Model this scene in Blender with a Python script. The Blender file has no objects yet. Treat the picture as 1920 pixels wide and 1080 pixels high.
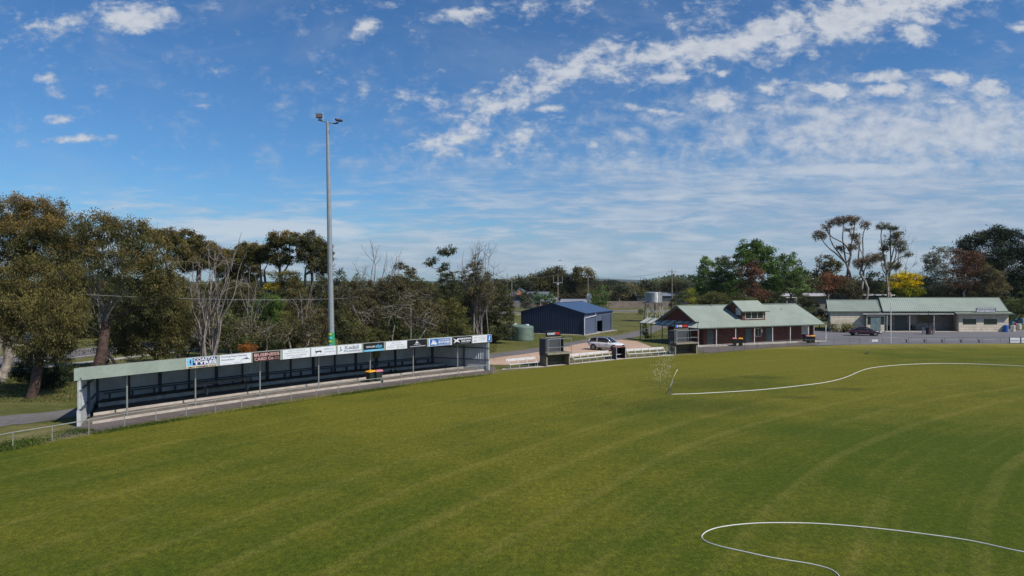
import bpy, math, random
import numpy as np
from mathutils import Vector, Matrix
R = math.radians
scene = bpy.context.scene
COL = scene.collection
F = 1300.0; CH = 8.7; HY = 528.0          # focal length in photo pixels, camera height, horizon row

# ------------------------------------------------------------------ camera
cd = bpy.data.cameras.new('camera'); cam = bpy.data.objects.new('camera', cd); COL.objects.link(cam)
cam.location = (0, 0, CH); cam.rotation_euler = (R(90) - math.atan(12 / F), 0, 0)
cd.sensor_width = 36; cd.lens = F / 1920 * 36; cd.clip_start = 0.1; cd.clip_end = 20000
scene.camera = cam

# ------------------------------------------------------------------ sun, sky, exposure
SUN_EL = 47.0
sx, sy = 0.82, -0.57
ln = math.hypot(sx, sy); sx /= ln; sy /= ln
sd = Vector((sx * math.cos(R(SUN_EL)), sy * math.cos(R(SUN_EL)), math.sin(R(SUN_EL))))
sl = bpy.data.lights.new('sun', 'SUN'); sl.energy = 4.8; sl.angle = R(0.5); sl.color = (1, 0.94, 0.86)
so = bpy.data.objects.new('sun', sl); COL.objects.link(so); so.location = (0, 0, 60)
so.rotation_euler = sd.to_track_quat('Z', 'Y').to_euler()
scene.view_settings.view_transform = 'Standard'; scene.view_settings.look = 'None'
scene.view_settings.exposure = 0.0; scene.view_settings.gamma = 1

class NB:
    """small node-building helper"""
    def __init__(s, tree): s.t = tree; s.N = tree.nodes; s.L = tree.links
    def n(s, typ, **k):
        nd = s.N.new(typ)
        for a, b in k.items(): setattr(nd, a, b)
        return nd
    def put(s, sock, v):
        if isinstance(v, bpy.types.NodeSocket): s.L.new(v, sock)
        elif v is not None: sock.default_value = v
    def m(s, op, a, b=None, c=None, clamp=False):
        nd = s.n('ShaderNodeMath', operation=op, use_clamp=clamp)
        s.put(nd.inputs[0], a)
        if b is not None: s.put(nd.inputs[1], b)
        if c is not None: s.put(nd.inputs[2], c)
        return nd.outputs[0]
    def comb(s, x, y, z=0.0):
        nd = s.n('ShaderNodeCombineXYZ')
        for i, v in enumerate((x, y, z)): s.put(nd.inputs[i], v)
        return nd.outputs[0]
    def sep(s, v):
        nd = s.n('ShaderNodeSeparateXYZ'); s.put(nd.inputs[0], v); return nd.outputs
    def noise(s, vec, scale, detail=4, rough=0.55, dist=0.0):
        nd = s.n('ShaderNodeTexNoise'); s.put(nd.inputs['Vector'], vec)
        nd.inputs['Scale'].default_value = scale; nd.inputs['Detail'].default_value = detail
        nd.inputs['Roughness'].default_value = rough; nd.inputs['Distortion'].default_value = dist
        return nd.outputs['Fac']
    def ss(s, v, a, b, lo=0.0, hi=1.0, kind='SMOOTHSTEP'):
        nd = s.n('ShaderNodeMapRange', interpolation_type=kind); s.put(nd.inputs[0], v)
        nd.inputs[1].default_value = a; nd.inputs[2].default_value = b
        nd.inputs[3].default_value = lo; nd.inputs[4].default_value = hi
        return nd.outputs[0]
    def mix(s, f, a, b, mode='MIX'):
        nd = s.n('ShaderNodeMix', data_type='RGBA', blend_type=mode, clamp_factor=True)
        s.put(nd.inputs[0], f)
        for i, v in ((6, a), (7, b)):
            if isinstance(v, (tuple, list)): v = (v[0], v[1], v[2], 1)
            s.put(nd.inputs[i], v)
        return nd.outputs[2]

w = bpy.data.worlds.new('World'); scene.world = w; w.use_nodes = True
def build_world():
    b = NB(w.node_tree); b.N.clear()
    out = b.n('ShaderNodeOutputWorld')
    sky = b.n('ShaderNodeTexSky', sky_type='NISHITA'); sky.sun_disc = False
    sky.sun_elevation = R(SUN_EL); sky.sun_rotation = math.atan2(sx, sy)
    sky.air_density = 1.0; sky.dust_density = 0.25; sky.ozone_density = 3.5
    skyc = b.mix(1.0, sky.outputs[0], (0.64, 1.06, 1.42), 'MULTIPLY')
    tc = b.n('ShaderNodeTexCoord').outputs['Generated']
    x, y, z = b.sep(tc)
    ya = b.m('MAXIMUM', b.m('ABSOLUTE', y), 0.15)
    U = b.m('MULTIPLY', b.m('DIVIDE', x, ya), 13.0)      # hundreds of photo pixels right of the centre
    V = b.m('MULTIPLY', b.m('DIVIDE', z, ya), 13.0)      # hundreds of pixels above the horizon
    zz = b.m('ADD', b.m('MAXIMUM', z, 0.0), 0.10)
    P = b.comb(b.m('DIVIDE', x, zz), b.m('DIVIDE', y, zz), 0.0)
    Q = b.comb(b.m('MULTIPLY', U, 0.62), V, 3.0)
    Qs = b.comb(b.m('MULTIPLY', U, 0.16), V, 7.0)
    # warp of the blob lookup so that no blob shows a clean outline
    wn1 = b.m('MULTIPLY', b.m('SUBTRACT', b.noise(Q, 1.1, 5, 0.6), 0.5), 1.7)
    wn2 = b.m('MULTIPLY', b.m('SUBTRACT', b.noise(b.comb(U, V, 11.0), 1.3, 5, 0.6), 0.5), 1.0)
    Uw = b.m('ADD', U, wn1); Vw = b.m('ADD', V, wn2)
    def blobs(lst, Ux, Vx):
        tot = None; vec = b.comb(Ux, Vx, 0.0)
        for (px, py, rx, ry, ang, amp) in lst:
            mp = b.n('ShaderNodeMapping', vector_type='TEXTURE'); b.put(mp.inputs[0], vec)
            mp.inputs['Location'].default_value = ((px - 960) / 100, (HY - py) / 100, 0)
            mp.inputs['Rotation'].default_value = (0, 0, R(ang)); mp.inputs['Scale'].default_value = (rx * 0.0215, ry * 0.0225, 1)
            gr = b.n('ShaderNodeTexGradient', gradient_type='SPHERICAL'); b.L.new(mp.outputs[0], gr.inputs[0])
            e = b.m('MULTIPLY', gr.outputs['Fac'], amp * 1.08)
            tot = e if tot is None else b.m('MAXIMUM', tot, e)
        return tot
    big = [ # photo px, py, radius x, radius y, tilt, strength
        (1640, 22, 250, 34, 14, 1.15), (1430, 68, 190, 23, 17, 1.1), (1220, 108, 190, 17, 13, 1.0), (1050, 145, 120, 19, 26, 0.95),
        (920, 200, 110, 30, 36, 0.74), (860, 262, 80, 20, 12, 0.85), (985, 262, 60, 26, 10, 0.62), (780, 190, 110, 20, -12, 0.55),
        (1760, 5, 150, 14, 12, 0.9), (1330, 20, 110, 22, 30, 0.5), (1010, 12, 130, 12, 5, 0.6)]
    small = [(250, 35, 75, 22, 0, 0.95), (110, 50, 110, 26, 8, 0.55), (85, 150, 30, 10, 0, 0.65), (112, 180, 34, 18, -30, 0.5), (120, 226, 34, 9, 8, 0.7), (155, 260, 54, 7, 4, 0.75),
        (385, 200, 20, 6, 0, 0.6), (285, 243, 18, 7, -30, 0.45), (690, 50, 32, 14, 20, 0.8), (865, 28, 66, 14, 2, 0.85), (730, 12, 26, 12, 20, 0.5),
        (1260, 145, 50, 12, 6, 0.8), (1230, 210, 75, 8, -8, 0.75), (1345, 190, 40, 24, -20, 0.8), (1440, 167, 26, 12, -6, 0.95), (1455, 202, 34, 8, 0, 0.8),
        (1545, 172, 60, 14, -10, 0.85), (1570, 205, 30, 22, -40, 0.6), (1655, 143, 54, 10, 4, 0.9), (1665, 170, 38, 10, 0, 0.9), (1705, 62, 40, 16, -18, 0.9), (1520, 98, 50, 10, -8, 0.65),
        (1782, 148, 46, 12, -4, 0.9), (1852, 165, 34, 16, 0, 0.95), (1910, 55, 22, 10, 0, 0.9), (1800, 200, 70, 20, -20, 0.62), (1045, 275, 24, 20, 60, 0.6), (1115, 272, 16, 10, -30, 0.65), (1025, 202, 40, 8, 4, 0.75), (1135, 135, 34, 14, 0, 0.7),
        (1355, 140, 24, 9, 0, 0.6), (1600, 235, 180, 24, 0, 0.5), (920, 302, 60, 8, -6, 0.5)]
    nz = b.noise(b.comb(U, b.m('MULTIPLY', V, 1.5), 0.0), 1.9, 9, 0.62, 0.25)
    nf = b.noise(b.comb(U, b.m('MULTIPLY', V, 1.8), 5.0), 6.0, 6, 0.6)
    tex = b.m('ADD', b.m('MULTIPLY', b.m('SUBTRACT', nz, 0.5), 1.9), b.m('MULTIPLY', b.m('SUBTRACT', nf, 0.5), 0.7))
    M1 = blobs(big, b.m('ADD', U, b.m('MULTIPLY', wn1, 0.35)), b.m('ADD', V, b.m('MULTIPLY', wn2, 0.3)))
    M2 = blobs(small, b.m('ADD', U, b.m('MULTIPLY', wn1, 0.14)), b.m('ADD', V, b.m('MULTIPLY', wn2, 0.14)))
    c1 = b.ss(b.m('ADD', M1, b.m('MULTIPLY', tex, 1.25)), 0.14, 1.05)
    c2 = b.ss(b.m('ADD', M2, b.m('MULTIPLY', tex, 0.85)), 0.26, 0.88)
    # broken layer to the right and the streaks low over the horizon
    layer = blobs([(1800, 250, 420, 60, 0, 0.8), (1560, 262, 240, 34, 0, 0.5), (1700, 420, 700, 120, 0, 0.85), (1200, 440, 520, 60, 0, 0.72), (900, 500, 1600, 75, 0, 0.85)], U, V)
    lz = b.noise(Qs, 5.5, 7, 0.62, 0.3)
    lp = b.noise(Q, 3.2, 7, 0.62, 0.2)
    near = b.ss(V, 1.4, 2.5)
    lt = b.m('ADD', b.m('MULTIPLY', lz, b.m('SUBTRACT', 1.0, near)), b.m('MULTIPLY', lp, near))
    c3 = b.ss(b.m('ADD', layer, b.m('MULTIPLY', b.m('SUBTRACT', lt, 0.5), 1.7)), 0.0, 0.85, 0, 0.88)
    lows = blobs([(480, 428, 210, 17, 0, 1.25), (610, 434, 90, 13, 0, 1.2), (1590, 318, 190, 11, 3, 1.1), (1180, 345, 140, 9, 0, 0.45), (960, 432, 170, 14, 0, 0.6), (1350, 372, 220, 12, 0, 0.45), (470, 382, 120, 14, -4, 0.35)],
                 b.m('ADD', U, b.m('MULTIPLY', wn1, 0.3)), b.m('ADD', V, b.m('MULTIPLY', wn2, 0.10)))
    c4 = b.ss(b.m('ADD', lows, b.m('MULTIPLY', b.m('SUBTRACT', lz, 0.5), 1.2)), 0.3, 0.95, 0, 0.85)
    # thin cirrus veil
    veil = b.m('MULTIPLY', b.ss(b.noise(b.comb(b.m('MULTIPLY', U, 0.5), V, 21.0), 0.7, 6, 0.6, 0.6), 0.45, 0.8), 0.24)
    cc = b.m('MAXIMUM', b.m('MAXIMUM', c1, c2), b.m('MAXIMUM', c3, c4))
    cc = b.m('MAXIMUM', cc, veil)
    cc = b.m('MULTIPLY', cc, 0.90)
    cc = b.m('MULTIPLY', cc, b.ss(z, -0.01, 0.02))
    # cloud colour: thicker parts white, thin and low parts grey-blue
    thick = b.ss(b.m('ADD', b.noise(b.comb(U, b.m('MULTIPLY', V, 1.6), 9.0), 3.0, 5, 0.6), b.m('MULTIPLY', cc, 0.35)), 0.45, 0.95)
    hi = b.mix(thick, (0.50, 0.57, 0.69), (0.76, 0.79, 0.84))
    lo = b.mix(b.ss(lz, 0.35, 0.72), (0.40, 0.50, 0.66), (0.62, 0.69, 0.79))
    lo = b.mix(c4, lo, (0.72, 0.77, 0.84))
    ccol = b.mix(b.ss(V, 1.5, 2.7), lo, hi)
    bg1 = b.n('ShaderNodeBackground'); b.put(bg1.inputs[0], skyc); bg1.inputs[1].default_value = 0.073
    bg2 = b.n('ShaderNodeBackground'); b.put(bg2.inputs[0], ccol); bg2.inputs[1].default_value = 0.84
    mx = b.n('ShaderNodeMixShader'); b.put(mx.inputs[0], cc); b.L.new(bg1.outputs[0], mx.inputs[1]); b.L.new(bg2.outputs[0], mx.inputs[2])
    b.L.new(mx.outputs[0], out.inputs[0])
build_world()

# ------------------------------------------------------------------ helpers
def G(px, py, z=0.0):
    """point on the horizontal plane z seen at a photo pixel"""
    Y = (CH - z) * F / (py - HY)
    return Vector(((px - 960) / F * Y, Y, z))
def P(px, py, Y): return Vector(((px - 960) / F * Y, Y, CH - (py - HY) / F * Y))
def GX(px, Y): return Vector(((px - 960) / F * Y, Y, 0))

MATS = {}
def mat(name, rgb, rough=0.7, metal=0.0, var=0.12, scale=1.5, bump=0.0, bscale=20, spec=0.4, rgb2=None, coat=0.0):
    if name in MATS: return MATS[name]
    m = bpy.data.materials.new(name); m.use_nodes = True; b = NB(m.node_tree)
    bs = b.N['Principled BSDF']
    tc = b.n('ShaderNodeTexCoord').outputs['Object']
    n1 = b.noise(tc, scale, 5, 0.6); n2 = b.noise(tc, scale * 9, 4, 0.6)
    nn = b.m('ADD', b.m('MULTIPLY', n1, 0.65), b.m('MULTIPLY', n2, 0.35))
    c2 = rgb2 if rgb2 else tuple(c * (1 - 2.2 * var) for c in rgb)
    c1 = rgb if rgb2 else tuple(min(1, c * (1 + var)) for c in rgb)
    b.put(bs.inputs['Base Color'], b.mix(b.ss(nn, 0.36, 0.64), c2, c1))
    bs.inputs['Roughness'].default_value = rough; bs.inputs['Metallic'].default_value = metal
    bs.inputs['Specular IOR Level'].default_value = spec; bs.inputs['Coat Weight'].default_value = coat
    if bump:
        bp = b.n('ShaderNodeBump'); bp.inputs['Strength'].default_value = bump; bp.inputs['Distance'].default_value = 0.02
        b.put(bp.inputs['Height'], b.noise(tc, bscale, 5, 0.6)); b.L.new(bp.outputs[0], bs.inputs['Normal'])
    MATS[name] = m; return m
def glass(name, rgb=(0.02, 0.025, 0.03), rough=0.06):
    return mat(name, rgb, rough, 0.0, 0.1, 1, spec=0.8)

class MB:
    def __init__(s): s.v = []; s.f = []; s.mi = []; s.k = 0
    def add(s, vs, fs):
        o = len(s.v); s.v += [tuple(v) for v in vs]
        for f in fs: s.f.append([o + i for i in f]); s.mi.append(s.k)
        return s
    def hexa(s, b4, t4):
        return s.add(list(b4) + list(t4), [(3, 2, 1, 0), (4, 5, 6, 7), (0, 1, 5, 4), (1, 2, 6, 5), (2, 3, 7, 6), (3, 0, 4, 7)])
    def box(s, c, size, rz=0.0, ux=None):
        c = Vector(c); a = Vector((math.cos(rz), math.sin(rz), 0)) if ux is None else Vector((ux[0], ux[1], 0)).normalized()
        bb = Vector((-a.y, a.x, 0)); h = [d / 2 for d in size]
        q = [(-1, -1), (1, -1), (1, 1), (-1, 1)]
        return s.hexa([c + a * i * h[0] + bb * j * h[1] - Vector((0, 0, h[2])) for i, j in q],
                      [c + a * i * h[0] + bb * j * h[1] + Vector((0, 0, h[2])) for i, j in q])
    def bar(s, p, q, wd, ht, up=(0, 0, 1)):
        """rectangular bar between two points"""
        p = Vector(p); q = Vector(q); d = (q - p)
        if d.length < 1e-6: return s
        d.normalize(); u = Vector(up)
        if abs(d.dot(u)) > 0.98: u = Vector((0, 1, 0)) if abs(d.y) < 0.9 else Vector((1, 0, 0))
        r = d.cross(u).normalized(); u = r.cross(d).normalized()
        o = [(-wd / 2, -ht / 2), (wd / 2, -ht / 2), (wd / 2, ht / 2), (-wd / 2, ht / 2)]
        return s.hexa([p + r * a + u * c for a, c in o], [q + r * a + u * c for a, c in o])
    def tube(s, pts, rad, n=8, cap=True):
        pts = [Vector(p) for p in pts]
        if not isinstance(rad, (list, tuple)): rad = [rad] * len(pts)
        o = len(s.v); u = None
        for i, p in enumerate(pts):
            d = (pts[min(i + 1, len(pts) - 1)] - pts[max(i - 1, 0)])
            if d.length < 1e-9: d = Vector((0, 0, 1))
            d.normalize()
            if u is None: u = d.orthogonal().normalized()
            else:
                u = u - d * u.dot(d)
                u = u.normalized() if u.length > 1e-6 else d.orthogonal().normalized()
            wv = d.cross(u)
            for k in range(n):
                a = 2 * math.pi * k / n
                s.v.append(tuple(p + (u * math.cos(a) + wv * math.sin(a)) * rad[i]))
        for i in range(len(pts) - 1):
            for k in range(n):
                a = o + i * n + k; c = o + i * n + (k + 1) % n
                s.f.append([a, c, c + n, a + n]); s.mi.append(s.k)
        if cap:
            s.f.append([o + k for k in range(n)][::-1]); s.mi.append(s.k)
            e = o + (len(pts) - 1) * n; s.f.append([e + k for k in range(n)]); s.mi.append(s.k)
        return s
    def lathe(s, c, prof, n=24):
        c = Vector(c); o = len(s.v)
        for (r, z) in prof:
            for k in range(n):
                a = 2 * math.pi * k / n; s.v.append((c.x + r * math.cos(a), c.y + r * math.sin(a), c.z + z))
        for i in range(len(prof) - 1):
            for k in range(n):
                a = o + i * n + k; d = o + i * n + (k + 1) % n
                s.f.append([a, d, d + n, a + n]); s.mi.append(s.k)
        s.f.append([o + k for k in range(n)][::-1]); s.mi.append(s.k)
        e = o + (len(prof) - 1) * n; s.f.append([e + k for k in range(n)]); s.mi.append(s.k)
        return s
    def slab(s, pts, n, t):
        """planar polygon given thickness t along n (pts is the outer face, body goes to -n)"""
        pts = [Vector(p) for p in pts]; n = Vector(n).normalized(); k = len(pts)
        back = [p - n * t for p in pts]
        fs = [list(range(k)), list(range(k, 2 * k))[::-1]] + [[i, k + i, k + (i + 1) % k, (i + 1) % k] for i in range(k)]
        return s.add(pts + back, fs)
    def ribbed(s, a, b, top, n, depth, nrm, rib=0.3, thick=0.03):
        """profiled sheet: foot line a-b, top(t) gives the upper point; raised ribs along nrm"""
        a = Vector(a); b = Vector(b); nrm = Vector(nrm).normalized()
        ts = []
        for i in range(n):
            t0 = i / n; w_ = 1 / n
            ts += [(t0, 0), (t0 + w_ * (1 - rib - 0.2), 0), (t0 + w_ * (1 - rib), 1), (t0 + w_ * 0.92, 1)]
        ts.append((1, 0))
        o = len(s.v)
        for t, r in ts:
            p = a.lerp(b, t) + nrm * depth * r; q = Vector(top(t)) + nrm * depth * r
            s.v += [tuple(p), tuple(q)]
        for i in range(len(ts) - 1):
            s.f.append([o + 2 * i, o + 2 * i + 2, o + 2 * i + 3, o + 2 * i + 1]); s.mi.append(s.k)
        o2 = len(s.v)      # plain inner skin
        for t in (0.0, 0.25, 0.5, 0.75, 1.0):
            s.v += [tuple(a.lerp(b, t) - nrm * thick), tuple(Vector(top(t)) - nrm * thick)]
        for i in range(4):
            s.f.append([o2 + 2 * i, o2 + 2 * i + 1, o2 + 2 * i + 3, o2 + 2 * i + 2]); s.mi.append(s.k)
        return s
    def build(s, name, m, parent=None, bevel=0, smooth=False, subsurf=0):
        me = bpy.data.meshes.new(name)
        me.from_pydata(s.v, [], s.f)
        ms = m if isinstance(m, (list, tuple)) else [m]
        for x in ms: me.materials.append(x)
        if len(ms) > 1: me.polygons.foreach_set('material_index', s.mi)
        if smooth: me.polygons.foreach_set('use_smooth', [True] * len(me.polygons))
        me.update()
        o = bpy.data.objects.new(name, me); COL.objects.link(o)
        if parent is not None: o.parent = parent; o.matrix_parent_inverse = Matrix.Identity(4); unparent_shift(o, parent)
        if bevel:
            md = o.modifiers.new('bevel', 'BEVEL'); md.width = bevel; md.segments = 2; md.limit_method = 'ANGLE'
        if subsurf:
            md = o.modifiers.new('sub', 'SUBSURF'); md.levels = subsurf; md.render_levels = subsurf
        return o
def world_mat(o):
    m = o.matrix_basis.copy()
    return world_mat(o.parent) @ m if o.parent else m
def unparent_shift(o, parent):
    """geometry was written in world coordinates: bring it into the parent's frame"""
    o.data.transform(world_mat(parent).inverted())

def tag(o, label=None, cat=None, group=None, kind=None):
    if label: o['label'] = label
    if cat: o['category'] = cat
    if group: o['group'] = group
    if kind: o['kind'] = kind
    return o
def thing(name, loc, label, cat, group=None, rz=0.0):
    e = bpy.data.objects.new(name, None); COL.objects.link(e); e.location = loc; e.rotation_euler = (0, 0, rz)
    e.empty_display_size = 0.3
    return tag(e, label, cat, group)
def clone(root, loc, rz=None, label=None, group=None):
    def cp(o, par):
        c = o.copy(); COL.objects.link(c)
        if par is not None: c.parent = par; c.matrix_parent_inverse = o.matrix_parent_inverse.copy()
        for ch in list(o.children): cp(ch, c)
        return c
    r = cp(root, None); r.location = loc
    if rz is not None: r.rotation_euler = (0, 0, rz)
    if label: r['label'] = label
    if group: r['group'] = group
    return r

def text(parent, s, org, right, up, wd, ht, m, bold=0.0, name='lettering', nrm_off=0.012, shear=0.0):
    """flat lettering fitted into the box wd x ht whose lower left corner is org"""
    cu = bpy.data.curves.new('t', 'FONT'); cu.body = s; cu.size = 1; cu.extrude = 0.004; cu.offset = bold; cu.shear = shear; cu.resolution_u = 3
    tmp = bpy.data.objects.new('t', cu); COL.objects.link(tmp)
    dg = bpy.context.evaluated_depsgraph_get(); me = bpy.data.meshes.new_from_object(tmp.evaluated_get(dg))
    bpy.data.objects.remove(tmp); bpy.data.curves.remove(cu)
    n = len(me.vertices); co = np.zeros(n * 3); me.vertices.foreach_get('co', co); co = co.reshape(-1, 3)
    mn = co.min(0); mxx = co.max(0); sc = mxx - mn; sc[sc < 1e-6] = 1
    right = Vector(right).normalized(); up = Vector(up).normalized(); nr = right.cross(up)
    a = (co[:, 0:1] - mn[0]) / sc[0] * wd; c = (co[:, 1:2] - mn[1]) / sc[1] * ht; d = (co[:, 2:3] - mn[2]) + nrm_off
    wco = np.array(org) + a * np.array(right) + c * np.array(up) + d * np.array(nr)
    me.vertices.foreach_set('co', wco.ravel()); me.materials.clear(); me.materials.append(m); me.name = name; me.update()
    o = bpy.data.objects.new(name, me); COL.objects.link(o)
    if parent is not None: o.parent = parent; unparent_shift(o, parent)
    return o

# ------------------------------------------------------------------ ground materials
def turf_mat():
    m = bpy.data.materials.new('turf'); m.use_nodes = True; b = NB(m.node_tree); bs = b.N['Principled BSDF']
    tc = b.n('ShaderNodeTexCoord').outputs['Object']; x, y, z = b.sep(tc)
    # mowing rings
    dx = b.m('SUBTRACT', x, 82.0); dy = b.m('ADD', y, 26.0)
    rr = b.m('SQRT', b.m('ADD', b.m('MULTIPLY', dx, dx), b.m('MULTIPLY', dy, dy)))
    wob = b.m('MULTIPLY', b.noise(tc, 0.05, 2), 1.6)
    rw = b.m('ADD', rr, wob)
    an = b.m('ARCTAN2', dy, dx)
    ring = b.noise(b.comb(rw, b.m('MULTIPLY', an, 1.2), 0.0), 0.55, 3, 0.55)
    fine = b.noise(b.comb(b.m('MULTIPLY', rw, 1.0), b.m('MULTIPLY', an, 3.2), 4.0), 2.0, 4, 0.6)
    sn = b.m('SINE', b.m('MULTIPLY', rw, 2 * math.pi / 3.3))
    rmask = b.ss(b.noise(b.comb(b.m('MULTIPLY', rw, .3), b.m('MULTIPLY', an, 1.1), 8.0), 1.0, 2), 0.34, 0.6)
    line = b.m('MULTIPLY', b.ss(sn, 0.70, 1.0), rmask)
    patch = b.noise(tc, 0.045, 5, 0.6, 0.4); patch2 = b.noise(tc, 0.28, 5, 0.62); g1 = b.noise(tc, 3.0, 5, 0.7); g2 = b.noise(tc, 17.0, 4, 0.75); g3 = b.noise(b.comb(x, b.m('MULTIPLY', y, 0.55), 2.0), 6.0, 4, 0.8)
    green = (0.052, 0.076, 0.005); olive = (0.125, 0.119, 0.012); straw = (0.26, 0.215, 0.06)
    near = b.ss(y, 20, 70)                      # the far part of the oval is drier
    right = b.ss(b.m('SUBTRACT', x, b.m('MULTIPLY', y, 0.35)), -14, 14)
    dry = b.m('ADD', b.m('ADD', b.m('MULTIPLY', b.m('SUBTRACT', patch, 0.5), 2.6), b.m('MULTIPLY', b.m('SUBTRACT', patch2, 0.5), 1.5)),
              b.m('SUBTRACT', b.m('MULTIPLY', near, 0.75), b.m('MULTIPLY', right, 0.32)))
    dry = b.m('ADD', dry, b.m('MULTIPLY', b.m('SUBTRACT', ring, 0.5), 0.9))
    dry = b.m('ADD', dry, b.m('MULTIPLY', b.m('SUBTRACT', g1, 0.5), 0.8))
    c = b.mix(b.ss(dry, -0.6, 0.8), green, olive)
    c = b.mix(b.m('MULTIPLY', b.ss(fine, 0.50, 0.75), 0.10), c, straw)
    c = b.mix(b.m('MULTIPLY', b.m('MULTIPLY', line, b.ss(patch2, .3, .7, .5, 1.2)), 0.16), c, straw)
    # worn dry turf round the edge
    dry2 = b.m('ADD', b.ss(b.m('SUBTRACT', y, b.m('MULTIPLY', b.m('ABSOLUTE', b.m('SUBTRACT', x, 62.0)), -0.11)), 86, 101), b.m('MULTIPLY', b.m('SUBTRACT', patch2, 0.5), 0.9))
    c = b.mix(b.m('MULTIPLY', b.ss(dry2, 0.05, 0.9), 0.62), c, straw)
    # three darker green patches near the sprinkler
    for (px, py, rx, ry) in ((1430, 708, 2.6, 1.3), (1592, 730, 2.3, 1.0), (1490, 745, 2.2, 0.9), (1330, 720, 6.5, 4.2), (1290, 760, 7, 3.2)):
        p = G(px, py); wk = 0.5 if rx < 5 else 0.42
        q = b.m('SQRT', b.m('ADD', b.m('POWER', b.m('DIVIDE', b.m('SUBTRACT', x, p.x), rx), 2), b.m('POWER', b.m('DIVIDE', b.m('SUBTRACT', y, p.y), ry), 2)))
        q = b.m('ADD', q, b.m('MULTIPLY', b.m('SUBTRACT', b.noise(tc, 1.1, 4), 0.5), 1.6))
        c = b.mix(b.m('MULTIPLY', b.ss(q, 1.25, 0.35), wk), c, (0.03, 0.045, 0.006))
    mul = b.m('MULTIPLY', b.m('MULTIPLY', b.ss(g2, 0.3, 0.7, 0.5, 1.5), b.ss(g3, 0.3, 0.7, 0.72, 1.28)), b.ss(g1, 0.25, 0.75, 0.86, 1.14))
    c = b.mix(1.0, c, b.comb(mul, mul, mul), 'MULTIPLY')
    b.put(bs.inputs['Base Color'], c); bs.inputs['Roughness'].default_value = 0.9; bs.inputs['Specular IOR Level'].default_value = 0.1
    bp = b.n('ShaderNodeBump'); bp.inputs['Strength'].default_value = 0.55; bp.inputs['Distance'].default_value = 0.06
    b.put(bp.inputs['Height'], b.m('ADD', g2, b.m('MULTIPLY', g1, 0.6))); b.L.new(bp.outputs[0], bs.inputs['Normal'])
    return m
def ground_mat(name, c1, c2, c3, s=0.12, bump=0.5):
    m = bpy.data.materials.new(name); m.use_nodes = True; b = NB(m.node_tree); bs = b.N['Principled BSDF']
    tc = b.n('ShaderNodeTexCoord').outputs['Object']
    a = b.noise(tc, s, 6, 0.62, 0.3); d = b.noise(tc, s * 8, 5, 0.65); e = b.noise(tc, 9.0, 5, 0.7)
    c = b.mix(b.ss(b.m('ADD', b.m('MULTIPLY', a, 0.6), b.m('MULTIPLY', d, 0.4)), 0.38, 0.6), c1, c2)
    c = b.mix(b.m('MULTIPLY', b.ss(b.noise(tc, s * 3.1, 6, 0.65), 0.54, 0.68), 0.75), c, c3)
    mul = b.ss(e, 0.28, 0.72, 0.72, 1.25); c = b.mix(1.0, c, b.comb(mul, mul, mul), 'MULTIPLY')
    b.put(bs.inputs['Base Color'], c); bs.inputs['Roughness'].default_value = 0.92; bs.inputs['Specular IOR Level'].default_value = 0.15
    bp = b.n('ShaderNodeBump'); bp.inputs['Strength'].default_value = bump; bp.inputs['Distance'].default_value = 0.05
    b.put(bp.inputs['Height'], e); b.L.new(bp.outputs[0], bs.inputs['Normal'])
    return m
M_TURF = turf_mat()
M_GRASS = ground_mat('rough_grass', (0.070, 0.082, 0.018), (0.125, 0.118, 0.034), (0.185, 0.15, 0.068))
M_VERGE = ground_mat('dry_verge', (0.16, 0.135, 0.06), (0.11, 0.115, 0.03), (0.24, 0.19, 0.12), 0.3)
M_ASPH = ground_mat('asphalt', (0.125, 0.115, 0.110), (0.16, 0.148, 0.142), (0.10, 0.092, 0.093), 0.2, 0.2)
M_ASPH2 = ground_mat('old_asphalt', (0.105, 0.088, 0.082), (0.14, 0.12, 0.11), (0.19, 0.17, 0.15), 0.5, 0.3)
M_CARP = ground_mat('carpark_asphalt', (0.135, 0.133, 0.142), (0.165, 0.16, 0.167), (0.17, 0.135, 0.14), 0.08, 0.2)
M_GRAV = ground_mat('gravel', (0.40, 0.27, 0.19), (0.48, 0.34, 0.25), (0.33, 0.25, 0.16), 0.25, 0.4)
M_CONC = mat('concrete', (0.40, 0.37, 0.33), 0.85, var=0.14, scale=2.0, bump=0.2)
M_CONCL = mat('pale_concrete', (0.44, 0.385, 0.325), 0.85, var=0.10, scale=2.0, bump=0.2)
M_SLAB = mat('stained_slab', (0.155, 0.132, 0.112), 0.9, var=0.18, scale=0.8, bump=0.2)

def sheet(name, pts, m, z, kind='structure', sub=None):
    mb = MB(); mb.add([(p[0], p[1], z) for p in pts], [list(range(len(pts)))])
    o = mb.build(name, m); o['kind'] = kind; 
    if o.data.polygons[0].normal.z < 0: o.data.flip_normals()
    return o
def strip(name, left, right, m, z):
    mb = MB(); n = len(left)
    mb.add([(p[0], p[1], z) for p in left] + [(p[0], p[1], z) for p in right], [[i, i + 1, n + i + 1, n + i] for i in range(n - 1)])
    o = mb.build(name, m); o['kind'] = 'structure'
    o.data.update()
    if o.data.polygons[0].normal.z < 0: o.data.flip_normals()
    return o
def spline(pts, k=8):
    out = []
    P_ = [Vector(p) for p in pts]; P_ = [P_[0] * 2 - P_[1]] + P_ + [P_[-1] * 2 - P_[-2]]
    for i in range(1, len(P_) - 2):
        for j in range(k):
            t = j / k; a, b_, c, d = P_[i - 1:i + 3]
            out.append(0.5 * ((2 * b_) + (c - a) * t + (2 * a - 5 * b_ + 4 * c - d) * t * t + (3 * b_ - a - 3 * c + d) * t ** 3))
    out.append(P_[-2]); return out

# ground: one sheet to the horizon
sheet('ground', [(-6000, -800), (6000, -800), (6000, 6400), (-6000, 6400)], M_GRASS, -0.03)
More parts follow.
